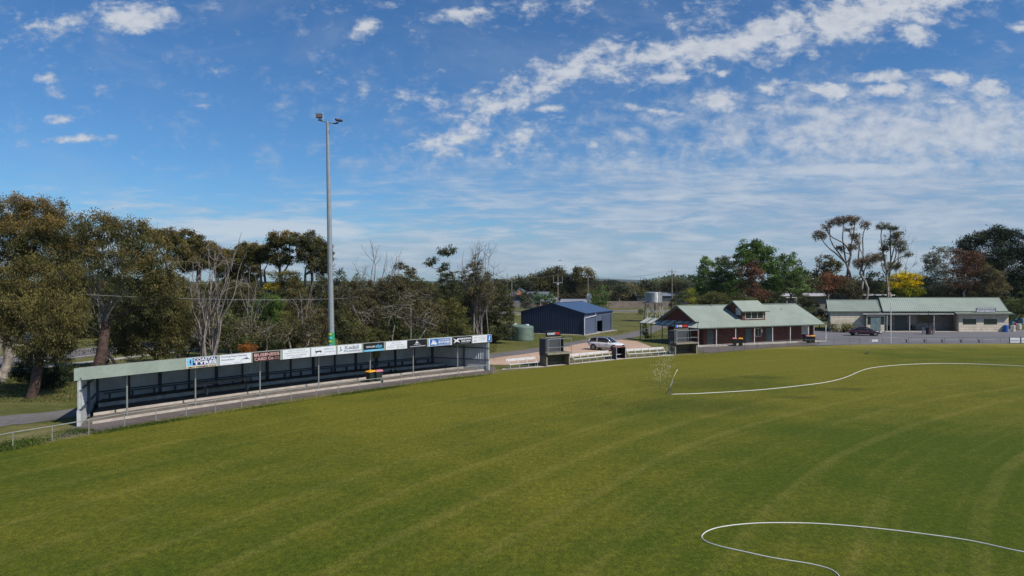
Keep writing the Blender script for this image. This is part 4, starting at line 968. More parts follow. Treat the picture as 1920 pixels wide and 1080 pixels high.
    for x, nn in ((xa, -u), (xb, u)):
        wall([P_(x, y0 + .121, rz(y0) - .05), P_(x, y0 + .121, ze - .03), P_(x, yr, za - .08), P_(x, y2, rz(y2) - .02)], nn)
    mb.build('dormer_wall', M_BRICK, e)
    window(e, P_, xa + .48, xb - .38, rz(y0) + .22, ze - .1, y0, -v, u, 3)
    Pq = lambda x, y, z: P_(y, x, z)
    window(e, Pq, y0 + .35, y0 + 1.25, 4.05, 4.95, xa, -u, v, 1, M_WHT, mat('white_panel', (.5, .5, .48), .6))
    ribroof(P_(xa - .35, y0 - .35, ze - .22), P_(xb + .4, y0 - .35, ze - .22), P_(xb + .2, yr, za), P_(xa - .35, yr, za), 16, 'dormer_roof')
    ribroof(P_(xb + .3, y2 + .15, rz(y2) + .05), P_(xa - .35, y2 + .15, rz(y2) + .05), P_(xa - .35, yr, za), P_(xb + .2, yr, za), 16, 'dormer_roof')
    mb = MB(); mb.bar(P_(xa - .37, y0 - .35, ze - .28), P_(xa - .37, yr, za - .06), .05, .16); mb.bar(P_(xa - .37, y2 + .1, rz(y2)), P_(xa - .37, yr, za - .06), .05, .16); mb.bar(P_(xa - .4, y0 - .4, ze - .28), P_(xb + .45, y0 - .4, ze - .28), .1, .12); mb.build('dormer_trim', M_TRIMG, e)
    for px, y_, z_ in ((6.6, 5.4, .35), (18.3, 4.0, .25)): mb = MB(); mb.tube([P_(px, y_, rz(y_) - .1), P_(px, y_, rz(y_) + z_)], .06, 6); mb.build('vent_pipe', M_POST, e)
clubrooms()

# ------------------------------------------------------------------ cream block building on the right
def hall():
    u = Vector((1, 0, 0)); up = Vector((0, 0, 1)); v = Vector((.37, .93, 0)).normalized(); C0 = Vector((0, 121, 0))
    P_ = lambda x, y, z: Vector((x, 121, 0)) + v * y + up * z
    e = thing('cream_hall', Vector((55.6, 121, 0)), 'long low cream block building with pale green roof across the car park', 'building')
    ZE = 3.62; M_CB = M_CREAMB
    def roof(x0, x1, d, zr, ze=ZE, ov=.3, nr=60, back=2):
        mb = MB(); mb.ribbed(P_(x0, -ov, ze - ov * .35), P_(x1, -ov, ze - ov * .35), lambda t: P_(x0 + (x1 - x0) * t, d, zr), nr, .03, Vector((0, -.35, 1)), thick=.05); mb.build('roof', M_ROOFG, e)
        mb = MB(); mb.ribbed(P_(x1, back * d, ze), P_(x0, back * d, ze), lambda t: P_(x1 + (x0 - x1) * t, d, zr), 20, .03, Vector((0, .35, 1)), thick=.05); mb.build('roof', M_ROOFG, e)
        mb = MB()
        for x in (x0 - .03, x1 + .03): mb.bar(P_(x, -ov, ze - ov * .35 - .02), P_(x, d, zr), .06, .2); mb.bar(P_(x, 2 * d, ze), P_(x, d, zr), .06, .2)
        mb.bar(P_(x0, d, zr + .06), P_(x1, d, zr + .06), .3, .04); mb.build('barge_board', M_TRIMG if x0 > 60 else mat('cap_pale', (.36, .43, .38), .5), e)
        mb = MB(); mb.bar(P_(x0, -ov - .05, ze - .14), P_(x1, -ov - .05, ze - .14), .12, .14); mb.build('gutter', M_TRIMG, e)
    roof(55.2, 64.3, 5.2, 5.35); roof(64.75, 86.6, 5.6, 5.80, 3.62)
    def wall(x0, x1, y, z0, z1, m=M_CB, name='wall', openings=()):
        mb = MB(); xs = x0
        for (a, b_, za, zb) in sorted(openings):
            mb.slab([P_(xs, y, z0), P_(a, y, z0), P_(a, y, z1), P_(xs, y, z1)], (0, -1, 0), .15)
            if za > z0: mb.slab([P_(a, y, z0), P_(b_, y, z0), P_(b_, y, za), P_(a, y, za)], (0, -1, 0), .15)
            if zb < z1: mb.slab([P_(a, y, zb), P_(b_, y, zb), P_(b_, y, z1), P_(a, y, z1)], (0, -1, 0), .15)
            xs = b_
        mb.slab([P_(xs, y, z0), P_(x1, y, z0), P_(x1, y, z1), P_(xs, y, z1)], (0, -1, 0), .15); return mb.build(name, m, e)
    wall(55.6, 64.2, 0, 0, ZE - .15)
    mb = MB(); sn = Vector((-v.y, v.x, 0)); mb.slab([P_(55.6, .16, 0), P_(55.6, 10.2, 0), P_(55.6, 10.2, ZE - .1), P_(55.6, 5.2, 5.2), P_(55.6, .16, ZE - .1)], sn, .12)
    mb.slab([P_(64.8, .6, ZE - .5), P_(64.8, 5.6, 5.7), P_(64.8, 11, ZE)], sn, .1); mb.slab([P_(86.4, .16, 0), P_(86.4, 11, 0), P_(86.4, 11, ZE), P_(86.4, 5.6, 5.7), P_(86.4, .16, ZE - .2)], -sn, .12); mb.build('side_wall', M_CB, e)
    # kiosk box with double doors
    X = lambda px, Y=120.2: (px - 960) / F * Y
    Yk = -.9; fx = lambda px, y: X(px, 121 + v.y * y) - v.x * y
    k0, k1 = fx(1625, Yk), fx(1660, Yk)
    wall(k0, k1, Yk, 0, 2.95, openings=((fx(1626.5, Yk), fx(1657.5, Yk), 1.25, 2.6),))
    # the wall behind the porch and its openings
    yb = 2.2; m_sh = mat('porch_wall_shade', (.22, .205, .185), .8)  # shade under the porch is put into this darker wall colour
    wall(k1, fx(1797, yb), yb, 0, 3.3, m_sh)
    wall(fx(1796, 0) - .05, 86.4, -1.0, 0, 3.30, openings=((fx(1805.5, -1), fx(1831, -1), 1.25, 2.25), (fx(1845, -1), fx(1870, -1), 1.25, 2.25)), name='wall')
    mb = MB(); xw = fx(1796, -1); mb.slab([P_(xw - .06, -.84, 0), P_(xw - .06, yb, 0), P_(xw - .06, yb, 3.25), P_(xw - .06, -.84, 3.25)], -u, .12); mb.slab([P_(86.4, -.84, 0), P_(86.4, .15, 0), P_(86.4, .15, 3.2), P_(86.4, -.84, 3.2)], u, .12); mb.slab([P_(k1, Yk + .15, 0), P_(k1, yb, 0), P_(k1, yb, 3), P_(k1, Yk + .15, 3)], u, .1); mb.build('wall', M_CB, e)
    for a, b_ in ((1805.5, 1831), (1845, 1870)): window(e, P_, fx(a, -1), fx(b_, -1), 1.25, 2.25, -1.0 + .1, Vector((0, -1, 0)), u, 1, mat('frame_olive', (.12, .12, .08), .6), glass('green_glass', (.02, .045, .035), .15), .08)
    # kiosk glazing and doors
    d0, d1 = fx(1633, Yk), fx(1651.5, Yk)
    for a, b_ in ((d0, (d0 + d1) / 2 - .02), ((d0 + d1) / 2 + .02, d1)):
        mb = MB(); mb.slab([P_(a, Yk - .03, 0.02), P_(b_, Yk - .03, .02), P_(b_, Yk - .03, 2.5), P_(a, Yk - .03, 2.5)], (0, -1, 0), .05); mb.build('double_door', mat('door_teal', (.13, .19, .19), .5), e)
    for a, b_ in ((1626.5, 1632.5), (1652, 1657.5)): window(e, P_, fx(a, Yk), fx(b_, Yk), 1.25, 2.6, Yk + .06, Vector((0, -1, 0)), u, 1, M_TRIMG)
    mb = MB(); mb.slab([P_(fx(1678, yb), yb - .04, 0), P_(fx(1702, yb), yb - .04, 0), P_(fx(1702, yb), yb - .04, 2.6), P_(fx(1678, yb), yb - .04, 2.6)], (0, -1, 0), .05); o = mb.build('double_door', mat('door_dark', (.045, .065, .065), .4), e)
    window(e, P_, fx(1721, yb), fx(1750, yb), 1.35, 2.75, yb - .02, Vector((0, -1, 0)), u, 2, M_TRIMG)
    # porch roof, corrugated, and its posts
    mb = MB(); mb.ribbed(P_(fx(1619, -1.2) - .2, -1.25, 2.98), P_(fx(1793, -1.2), -1.25, 2.98), lambda t: P_(fx(1621, .4) + (fx(1797, .4) - fx(1621, .4)) * t, .45, 3.36), 62, .05, (0, -.3, 1), .35, .03); mb.build('porch_roof', mat('porch_sheet', (.25, .26, .25), .5, .2), e)
    for px in (1663.5, 1706, 1751.5): mb = MB(); q = P_(fx(px, -1.1), -1.1, 0); mb.box(q + Vector((0, 0, 1.48)), (.10, .10, 2.96)); mb.build('porch_post', mat('pale_trim', (.42, .40, .42), .6), e)
    mb = MB(); x0 = fx(1793, -1.6); mb.hexa([P_(x0, -1.75, 3.17), P_(87.0, -1.75, 3.17), P_(87.0, .4, 3.36), P_(x0, .4, 3.36)], [P_(x0, -1.75, 3.22), P_(87.0, -1.75, 3.22), P_(87.0, .4, 3.42), P_(x0, .4, 3.42)]); mb.build('flat_roof', M_ROOFG, e)
    mb = MB(); mb.bar(P_(x0, -1.8, 3.14), P_(87.1, -1.8, 3.14), .06, .2); mb.build('roof_fascia', M_TRIMG, e)
    mb = MB(); mb.hexa([P_(k1, -1.3, -.05), P_(xw - .1, -1.3, -.05), P_(xw - .1, yb, -.05), P_(k1, yb, -.05)], [P_(k1, -1.3, .06), P_(xw - .1, -1.3, .06), P_(xw - .1, yb, .06), P_(k1, yb, .06)]); mb.build('porch_floor', M_CONCL, e)
    mb = MB(); mb.box(P_(fx(1768, yb) , yb - .15, 2.75), (.8, .12, .35)); mb.build('wall_sign', M_FRAME, e)
    mb = MB(); mb.box(P_(fx(1837.5, -1), -1.03, 2.32), (.9, .02, .14)); mb.build('small_plate', SG, e)
    # sign on the roof edge
    Ys = 121 + v.y * -.9; s = thing('roof_sign', P_(fx(1830, -.9), -.9, 3.4), 'grey JOHNSTON ENGINEERING sign standing on the roof edge of the cream hall', 'sign')
    a, b_ = X(1830, Ys), X(1868, Ys); z0, z1 = 8.7 - (585.5 - HY) / F * Ys, 8.7 - (578 - HY) / F * Ys
    mb = MB(); mb.slab([(a, Ys, z0), (b_, Ys, z0), (b_, Ys, z1 + .08), (a, Ys, z1 + .08)], (0, -1, 0), .05); mb.build('panel', mat('sign_slate', (.13, .145, .17), .6), s)
    hh = z1 + .08 - z0
    text(s, 'JOHNSTON', (a + .3, Ys, z0 + hh * .55), (1, 0, 0), (0, 0, 1), b_ - a - .6, hh * .34, SW, .04); text(s, 'ENGINEERING', (a + .2, Ys, z0 + hh * .12), (1, 0, 0), (0, 0, 1), b_ - a - .4, hh * .32, SW, .04)
    mb = MB()
    for x in (a + .3, b_ - .3): mb.bar((x, Ys + .08, z0 - .35), (x, Ys + .08, z1), .05, .05)
    mb.build('stand', M_FRAME, s)
    # dark bins under the porch
    for px, lb in ((1669, 'dark square bin under the porch left of the dark double door'), (1712.5, 'dark square bin under the porch between the door and the wide window')):
        q = P_(fx(px, 1.6), 1.6, .06); t = thing('porch_bin', q, lb, 'bin'); mb = MB(); mb.hexa([q + Vector(c) for c in ((-.25, -.22, 0), (.25, -.22, 0), (.25, .22, 0), (-.25, .22, 0))], [q + Vector(c) for c in ((-.3, -.27, .8), (.3, -.27, .8), (.3, .27, .8), (-.3, .27, .8))]); mb.build('bin_body', SK, t)
        mb = MB(); mb.box(q + Vector((0, 0, .83)), (.64, .58, .06)); mb.build('lid', SK, t, .01)
hall()
def drum_table():
    p = G(1741.5, 627); e = thing('umbrella_table', p, 'dark drum table with closed umbrella pole on the car park', 'table')
    mb = MB(); mb.lathe(p, [(.42, 0), (.44, .3), (.42, .33), (.44, .7), (.42, .73), (.42, 1.15)], 18); mb.build('drum', mat('rust_drum', (.06, .035, .035), .6), e)
    mb = MB(); mb.box(p + Vector((0, 0, 1.2)), (1.75, .9, .05)); mb.build('table_top', M_FRAME, e)
    mb = MB(); mb.tube([p + Vector((0, 0, 1.1)), p + Vector((0, 0, 3.9))], [.05, .04], 8); mb.build('umbrella_pole', SK, e)
    for s_ in (-1, 1):
        q = p + Vector((s_ * .82, 0, 0)); mb = MB()
        for dx in (-.12, .12):
            mb.box(q + Vector((dx, 0, .58)), (.05, .3, 1.16))
        for z in (.2, .4, .6, .8, 1.0): mb.box(q + Vector((0, 0, z)), (.24, .06, .05))
        mb.build('side_frame', mat('pale_trim', (.42, .40, .42), .6), e)
drum_table()
def barrel(px, py, col, h, r, label, name='plastic_drum'):
    p = G(px, py); e = thing(name, p, label, 'drum', 'drums at the right end of the cream hall')
    mb = MB(); mb.lathe(p, [(r * .92, 0), (r, .04), (r, h * .3), (r * 1.04, h * .33), (r, h * .36), (r, h * .66), (r * 1.04, h * .69), (r, h * .72), (r, h - .05), (r * .93, h)], 20); mb.build('drum_shell', col, e)
    mb = MB(); mb.lathe(p + Vector((0, 0, h)), [(r * .8, -.03), (r * .8, .02), (.02, .03)], 16); mb.build('drum_top', col, e)
M_DB = mat('drum_blue', (.02, .13, .50), .4); M_DW = mat('drum_white', (.55, .55, .52), .5); M_DR = mat('drum_red', (.45, .03, .05), .5); M_DLB = mat('drum_lightblue', (.12, .35, .70), .5)
barrel(1886.5, 622.5, M_DB, 1.15, .36, 'blue drum at the corner of the cream hall, nearest the building')
barrel(1900, 621.8, M_DW, 1.1, .34, 'white drum right of the nearest blue drum')
barrel(1911, 617.5, M_DW, 1.0, .38, 'white drum furthest right in front of the red one')
barrel(1904, 616.8, M_DR, 1.05, .34, 'red drum between the two white drums')
barrel(1907, 609.5, M_DB, 1.2, .42, 'blue drum behind the red drum')
barrel(1916.5, 608, M_DLB, 1.2, .42, 'pale blue drum cut by the right edge')
def stake_net():
    a, b_ = G(1896, 612), G(1935, 612); e = thing('blue_crate', a, 'light blue tall crate behind the drums at the hall corner', 'crate')
    c = G(1900.5, 612); mb = MB(); mb.box(c + Vector((0, 0, 1.15)), (.95, .8, 2.3)); mb.build('crate_body', M_DLB, e, .03); mb = MB(); mb.box(c + Vector((0, 0, .1)), (1.15, 1.0, .16)); mb.build('pallet', M_WOOD, e)
stake_net()

# ------------------------------------------------------------------ cars
def car(loc, rz, label, paint, suv):
    e = thing('parked_car', (0, 0, 0), label, 'car')
    L2 = 2.30 if suv else 2.42; Wd = .93 if suv else .90
    # body sections along x (front at +x): x, half width, sill z, shoulder z, deck z
    if suv: sec = [(-L2, .70, .55, .80, 1.00), (-L2 + .12, .84, .38, .95, 1.10), (-1.5, .92, .28, .98, 1.12), (-.6, .93, .26, .97, 1.08), (.5, .93, .26, .95, 1.04), (1.0, .93, .27, .93, 1.03), (1.6, .91, .30, .84, .97), (2.05, .86, .32, .74, .88), (L2, .66, .38, .62, .76)]
    else: sec = [(-L2, .68, .42, .72, .90), (-L2 + .15, .80, .32, .84, 1.0), (-1.5, .88, .24, .86, 1.0), (-.6, .90, .22, .85, .95), (.5, .90, .22, .84, .92), (1.1, .90, .23, .82, .90), (1.7, .88, .26, .74, .84), (2.15, .82, .28, .64, .74), (L2, .60, .32, .54, .62)]
    def loft(secs, ring):
        mb = MB(); rings = [ring(*s_) for s_ in secs]; n = len(rings[0]); vs = [p for r_ in rings for p in r_]
        fs = [[i * n + k, i * n + (k + 1) % n, (i + 1) * n + (k + 1) % n, (i + 1) * n + k] for i in range(len(rings) - 1) for k in range(n)]
        fs += [list(range(n))[::-1], [(len(rings) - 1) * n + k for k in range(n)]]; mb.add(vs, fs); return mb
    body = loft(sec, lambda x, w_, z0, z1, z2: [(x, -w_ * .9, z0), (x, -w_, z0 + .14), (x, -w_, z1), (x, -w_ * .90, z2 - .03), (x, -w_ * .5, z2), (x, w_ * .5, z2), (x, w_ * .90, z2 - .03), (x, w_, z1), (x, w_, z0 + .14), (x, w_ * .9, z0)])
    body.build('body', paint, e, smooth=True, subsurf=1)
    if suv: cab = [(-2.12, .78, .62, 1.06, 1.10), (-1.95, .82, .66, 1.05, 1.52), (-1.2, .84, .70, 1.05, 1.64), (-.1, .84, .70, 1.03, 1.66), (.35, .84, .66, 1.0, 1.58), (1.12, .80, .60, .99, 1.03)]
    else: cab = [(-1.85, .74, .55, .97, 1.0), (-1.15, .78, .60, .95, 1.34), (-.5, .80, .62, .93, 1.43), (.2, .80, .62, .91, 1.40), (.45, .80, .60, .90, 1.32), (1.2, .76, .58, .88, .92)]
    loft(cab, lambda x, w0, w1, z0, z1: [(x, -w0, z0), (x, -w1, z1 - .03), (x, -w1 * .6, z1), (x, w1 * .6, z1), (x, w1, z1 - .03), (x, w0, z0)]).build('windows', glass('car_glass', (.012, .014, .02), .05), e, smooth=True)
    rf = [(x, w1, z1) for x, w0, w1, z0, z1 in cab[1:-1]]
    mb = MB(); n = len(rf); vs = []
    for x, w1, z1 in rf: vs += [(x, -w1 - .015, z1 - .04), (x, -w1 * .6, z1 + .02), (x, w1 * .6, z1 + .02), (x, w1 + .015, z1 - .04)]
    mb.add(vs, [[i * 4 + k, (i + 1) * 4 + k, (i + 1) * 4 + k + 1, i * 4 + k + 1] for i in range(n - 1) for k in range(3)]); mb.build('roof', mat('black_roof', (.02, .025, .035), .15) if suv else paint, e, smooth=True)
    mb = MB()
    for s_ in (-1, 1):
        for i in (0, 1, 2, 3, 4):
            x, w0, w1, z0, z1 = cab[i]; x2, w02, w12, z02, z12 = cab[i + 1]
            if i == 4: mb.bar((x, s_ * (w1 + .01), z1), (x2, s_ * (w02 + .01), z02 + .02), .06, .05)
            elif i == 0: mb.bar((x, s_ * w0, z0), (x2, s_ * (w12 + .02), z12), .16, .06)
        for i in (2, 3): x, w0, w1, z0, z1 = cab[i]; mb.bar((x + (.25 if i == 2 else .1), s_ * (w0 + .005), z0), (x + (.25 if i == 2 else .1), s_ * (w1 + .012), z1 - .04), .07, .03) if i == 2 else None
        for i in range(1, 4):
            x, w0, w1, z0, z1 = cab[i]; x2, w02, w12, z02, z12 = cab[i + 1]; mb.bar((x, s_ * (w1 + .012), z1 - .02), (x2, s_ * (w12 + .012), z12 - .02), .04, .06)
    mb.build('pillars', paint, e)
    wr = .36 if suv else .32
    for x in (-1.42 if suv else -1.45, 1.40 if suv else 1.42):
        mb = MB()
        for s_ in (-1, 1): mb.tube([(x, s_ * (Wd - .02), wr), (x, s_ * (Wd + .012), wr)], wr + .065, 20)
        mb.build('wheel_arch', SK, e)
        for s_ in (-1, 1):
            mb = MB(); mb.tube([(x, s_ * (Wd - .2), wr), (x, s_ * (Wd + .02), wr)], wr, 22); wh = mb.build('wheel', M_RUB, e)
            mb = MB(); mb.tube([(x, s_ * (Wd - .0), wr), (x, s_ * (Wd + .026), wr)], wr * .62, 14)
            for k in range(5): a = k * 2 * math.pi / 5; mb.bar((x, s_ * (Wd + .03), wr), (x + math.cos(a) * wr * .6, s_ * (Wd + .03), wr + math.sin(a) * wr * .6), .06, .02)
            rm = mb.build('rim', mat('alloy', (.35, .35, .36), .35, .7)); rm.parent = wh
    zf = .74 if suv else .62
    for s_ in (-1, 1):
        mb = MB(); mb.hexa([(L2 - .30, s_ * .86, zf - .08), (L2 - .04, s_ * .66, zf - .08), (L2 + .0, s_ * .44, zf - .06), (L2 - .28, s_ * .5, zf - .06)], [(L2 - .34, s_ * .85, zf + .06), (L2 - .10, s_ * .66, zf + .06), (L2 - .06, s_ * .44, zf + .04), (L2 - .34, s_ * .5, zf + .07)]); mb.build('headlight', mat('headlight', (.55, .56, .58), .1), e)
        mb = MB(); mb.box((-L2 + .04, s_ * .66, .92 if suv else .78), (.12, .26, .16)); mb.build('tail_light', mat('tail_red', (.35, .01, .01), .2), e)
        mb = MB(); mb.box((.72 if suv else .78, s_ * (Wd + .08), 1.05 if suv else .95), (.12, .2, .13)); mb.build('mirror', paint, e, .03)
        mb = MB()
        for x in (-.55, .35): mb.bar((x, s_ * (Wd + .004), .35), (x, s_ * (Wd + .004), .95), .012, .008)
        mb.bar((-1.2, s_ * (Wd + .006), .30), (1.1, s_ * (Wd + .006), .30), .03, .09); mb.build('door_seams', SK, e)
        mb = MB()
        for x in (-.75, .15): mb.bar((x, s_ * (Wd + .02), .86), (x + .2, s_ * (Wd + .02), .86), .03, .03)
        mb.build('door_handle', M_POST, e)
    mb = MB(); mb.box((L2 - .03, 0, zf - .06), (.10, .86, .16)); mb.box((L2 - .04, 0, .38), (.10, 1.1, .12)); mb.build('grille', SK, e, .02)
    mb = MB(); mb.box((L2 + .04, 0, zf - .20), (.02, .38, .12)); mb.build('number_plate', SCR, e)
    e.location = loc; e.rotation_euler = (0, 0, rz); return e
M_CW = mat('car_white', (.78, .78, .78), .25, 0, .02, coat=.6); M_CM = mat('car_maroon', (.035, .006, .014), .22, 0, .05, coat=.7)
p = G(1137, 657.2); car(p + Vector((.1, .6, 0)), R(-33), 'white suv with dark roof parked on the gravel behind the benches', M_CW, True)
p = G(1624, 629.8); car(p + Vector((0, .6, 0)), R(-9), 'dark maroon sedan parked on the car park in front of the cream hall', M_CM, False)

# ------------------------------------------------------------------ hoses, sprinkler, birds
M_HOSE = mat('hose_white', (.60, .60, .55), .5, var=.05)
def hose(px_pts, label, r=.036):
    pts = spline([G(*p) for p in px_pts], 7); pts = [p + Vector((0, 0, r * .8)) for p in pts]
    mb = MB(); mb.tube(pts, r, 8); o = mb.build('irrigation_hose', M_HOSE, smooth=True); tag(o, label, 'hose')
hose([(1259, 740), (1300, 739), (1350, 736.5), (1400, 733.5), (1450, 729.5), (1500, 724), (1540, 719), (1570, 713), (1593, 705.5), (1612, 697), (1632, 691), (1662, 687), (1700, 684), (1760, 682), (1830, 683), (1920, 687), (2010, 693)], 'thin white hose curving away from the sprinkler across the oval', .027)
hose([(2020, 1052), (1920, 1037), (1827, 1017), (1747, 1005), (1647, 993), (1547, 984.5), (1473, 982.3), (1413, 983.5), (1360, 989), (1330, 997), (1317, 1008), (1325, 1017.5), (1349, 1026), (1397, 1037), (1453, 1049), (1513, 1058.5), (1550, 1067), (1567, 1075), (1577, 1086), (1583, 1110)], 'white hose making a long hairpin bend in the near right of the oval', .020)
def sprinkler():
    p = G(1257, 740); e = thing('field_sprinkler', p, 'small tripod sprinkler throwing a jet at the end of the far hose', 'sprinkler')
    for k in range(3):
        a = k * 2.094 + .4; mb = MB(); mb.tube([p + Vector((math.cos(a) * .35, math.sin(a) * .35, .02)), p + Vector((0, 0, .55))], .018, 5); mb.build('leg', M_FRAME, e)
    mb = MB(); mb.tube([p + Vector((0, 0, .1)), p + Vector((0, 0, .7))], .03, 6); mb.tube([p + Vector((0, 0, .66)), p + Vector((.12, .05, .78)), p + Vector((.26, .1, 1.0))], .025, 6); mb.build('riser_nozzle', M_POST, e)
    # water jet and falling droplets
    rg = random.Random(4); m = bpy.data.materials.new('water_spray'); m.use_nodes = True; b = NB(m.node_tree); bs = b.N['Principled BSDF']; bs.inputs['Base Color'].default_value = (.8, .85, .82, 1); bs.inputs['Roughness'].default_value = .3; bs.inputs['Alpha'].default_value = .42
    mb = MB(); st = p + Vector((.05, .02, .75)); vx = Vector((.9, .9, 0))
    prev = None
    for k in range(26):
        t = k / 25; q = st + vx * t * .75 + Vector((0, 0, 1.35 * t - .25 * t * t))
        if prev is not None and not (9 < k < 12) and not (17 < k < 18): mb.tube([prev, q], .009 + .005 * t, 4)
        prev = q
    for k in range(260):
        c = rg.choice(((-.75, 1.2, 1.2, .30, .5), (.15, 2.2, 2.2, .22, .7), (.55, 2.5, 2.9, .18, .55), (-.3, 1.8, 1.6, .3, .6)))
        q = p + Vector((c[0] + rg.gauss(0, c[3]), c[1] + rg.gauss(0, .5), max(.1, c[2] + rg.gauss(0, c[4])))); s_ = rg.uniform(.008, .018)
        mb.bar(q, q + Vector((rg.uniform(-.02, .04), 0, rg.uniform(.03, .12))), s_, s_)
    o = mb.build('water_spray', m); tag(o, 'fine broken spray of water hanging above the field sprinkler', 'water spray', kind='stuff')
sprinkler()
def bird(loc, rz, label, fly=False, s_=1.0, m=None):
    bm_v = [(0.22, 0, .20), (.12, 0, .22), (0, 0, .19), (-.14, 0, .15), (-.30, 0, .10)] if not fly else [(.2, 0, 0), (.1, 0, 0), (0, 0, 0), (-.12, 0, 0), (-.25, 0, 0)]
    e = thing('bird', loc, label, 'bird'); loc = Vector(loc)
    T = lambda p: loc + Matrix.Rotation(rz, 3, 'Z') @ (Vector(p) * s_)
    mb = MB(); mb.tube([T(p) for p in [(.16, 0, .33), (.12, 0, .30)] + bm_v[1:]] if not fly else [T(p) for p in bm_v], [.035 * s_, .05 * s_, .07 * s_, .085 * s_, .055 * s_, .02 * s_] if not fly else [x * s_ for x in (.03, .05, .06, .04, .02)], 8)
    mb.build('body', m or SK, e, smooth=True, subsurf=1)
    if fly:
        for sd_ in (-1, 1): mb = MB(); mb.slab([T(p) for p in ((.08, 0, .02), (.1, sd_ * .35, .12), (-.02, sd_ * .7, .06), (-.08, sd_ * .3, .08), (-.08, 0, .02))], (0, 0, 1), .01); mb.build('wing', SK, e)
    else:
        mb = MB(); mb.tube([T((.19, 0, .33)), T((.26, 0, .31))], [.016 * s_, .004 * s_], 6); mb.build('beak', SG, e)
        for sd_ in (-1, 1): mb = MB(); mb.tube([T((.02, sd_ * .03, .0)), T((0, sd_ * .03, .14))], .008 * s_, 5); mb.build('leg', SK, e)
bird(G(1627, 665.5), R(15), 'black bird standing on the oval beyond the far hose', s_=1.35)
bird(P(1050, 488.5, 150), R(20), 'tiny bird flying above the far trees', True, 1.1)

# ------------------------------------------------------------------ vegetation
def leaf_mat(name, c1, c2, tip, trans=0.44):
    """c1/c2 vary leaf by leaf and clump by clump; tip is mixed in mostly on upper leaves"""
    m = bpy.data.materials.new(name); m.use_nodes = True; b = NB(m.node_tree); bs = b.N['Principled BSDF']
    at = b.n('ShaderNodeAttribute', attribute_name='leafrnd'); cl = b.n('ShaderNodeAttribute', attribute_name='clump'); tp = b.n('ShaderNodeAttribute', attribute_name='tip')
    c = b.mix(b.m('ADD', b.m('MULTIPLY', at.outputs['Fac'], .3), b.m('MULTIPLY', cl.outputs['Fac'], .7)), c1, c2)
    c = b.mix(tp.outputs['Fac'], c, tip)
    k = b.m('MULTIPLY', b.ss(at.outputs['Fac'], 0, 1, 1.0, 1.36), b.ss(cl.outputs['Fac'], 0, 1, .70, 1.60)); c = b.mix(1, c, b.comb(k, k, k), 'MULTIPLY')
    b.put(bs.inputs['Base Color'], c); bs.inputs['Roughness'].default_value = .75; bs.inputs['Specular IOR Level'].default_value = .10
    tr = b.n('ShaderNodeBsdfTranslucent'); b.put(tr.inputs[0], c); mx = b.n('ShaderNodeMixShader'); mx.inputs[0].default_value = trans
    b.L.new(bs.outputs[0], mx.inputs[1]); b.L.new(tr.outputs[0], mx.inputs[2]); b.L.new(mx.outputs[0], b.N['Material Output'].inputs[0])
    return m
LM = {
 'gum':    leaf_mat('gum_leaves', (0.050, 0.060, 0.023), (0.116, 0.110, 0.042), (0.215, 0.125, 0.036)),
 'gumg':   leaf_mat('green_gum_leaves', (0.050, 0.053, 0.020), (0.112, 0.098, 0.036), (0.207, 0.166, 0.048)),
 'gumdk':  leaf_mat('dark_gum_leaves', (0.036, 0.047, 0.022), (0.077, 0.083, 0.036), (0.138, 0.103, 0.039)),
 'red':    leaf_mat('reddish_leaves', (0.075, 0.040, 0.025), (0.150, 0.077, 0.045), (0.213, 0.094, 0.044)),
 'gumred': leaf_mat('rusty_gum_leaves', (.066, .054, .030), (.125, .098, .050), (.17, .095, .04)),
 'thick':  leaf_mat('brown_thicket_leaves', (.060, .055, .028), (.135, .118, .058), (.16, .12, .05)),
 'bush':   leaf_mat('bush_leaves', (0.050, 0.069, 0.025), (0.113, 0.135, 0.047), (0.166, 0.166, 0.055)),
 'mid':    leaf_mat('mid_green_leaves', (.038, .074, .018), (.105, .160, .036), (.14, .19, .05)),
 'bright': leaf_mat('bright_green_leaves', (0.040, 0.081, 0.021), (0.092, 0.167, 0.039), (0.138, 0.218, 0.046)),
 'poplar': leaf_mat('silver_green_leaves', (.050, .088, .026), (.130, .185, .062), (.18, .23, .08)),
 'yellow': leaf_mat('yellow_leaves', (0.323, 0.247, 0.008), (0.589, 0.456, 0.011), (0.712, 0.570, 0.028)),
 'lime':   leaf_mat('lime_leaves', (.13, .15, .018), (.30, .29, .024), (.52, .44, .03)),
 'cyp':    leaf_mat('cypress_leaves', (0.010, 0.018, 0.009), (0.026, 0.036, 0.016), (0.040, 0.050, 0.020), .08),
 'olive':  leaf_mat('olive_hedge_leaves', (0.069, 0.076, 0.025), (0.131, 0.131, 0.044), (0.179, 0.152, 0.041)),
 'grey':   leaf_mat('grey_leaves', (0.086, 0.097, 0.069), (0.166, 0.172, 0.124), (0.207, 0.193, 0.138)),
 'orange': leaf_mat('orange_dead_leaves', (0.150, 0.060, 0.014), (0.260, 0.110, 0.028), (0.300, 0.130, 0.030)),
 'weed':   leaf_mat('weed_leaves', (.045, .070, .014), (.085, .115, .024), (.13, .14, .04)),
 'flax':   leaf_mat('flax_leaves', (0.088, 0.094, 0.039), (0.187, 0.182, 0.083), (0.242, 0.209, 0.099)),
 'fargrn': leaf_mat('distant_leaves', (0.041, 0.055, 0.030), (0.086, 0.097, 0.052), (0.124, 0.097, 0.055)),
 'fog':    leaf_mat('far_brown_leaves', (0.083, 0.069, 0.041), (0.152, 0.124, 0.069), (0.207, 0.138, 0.069)),
}
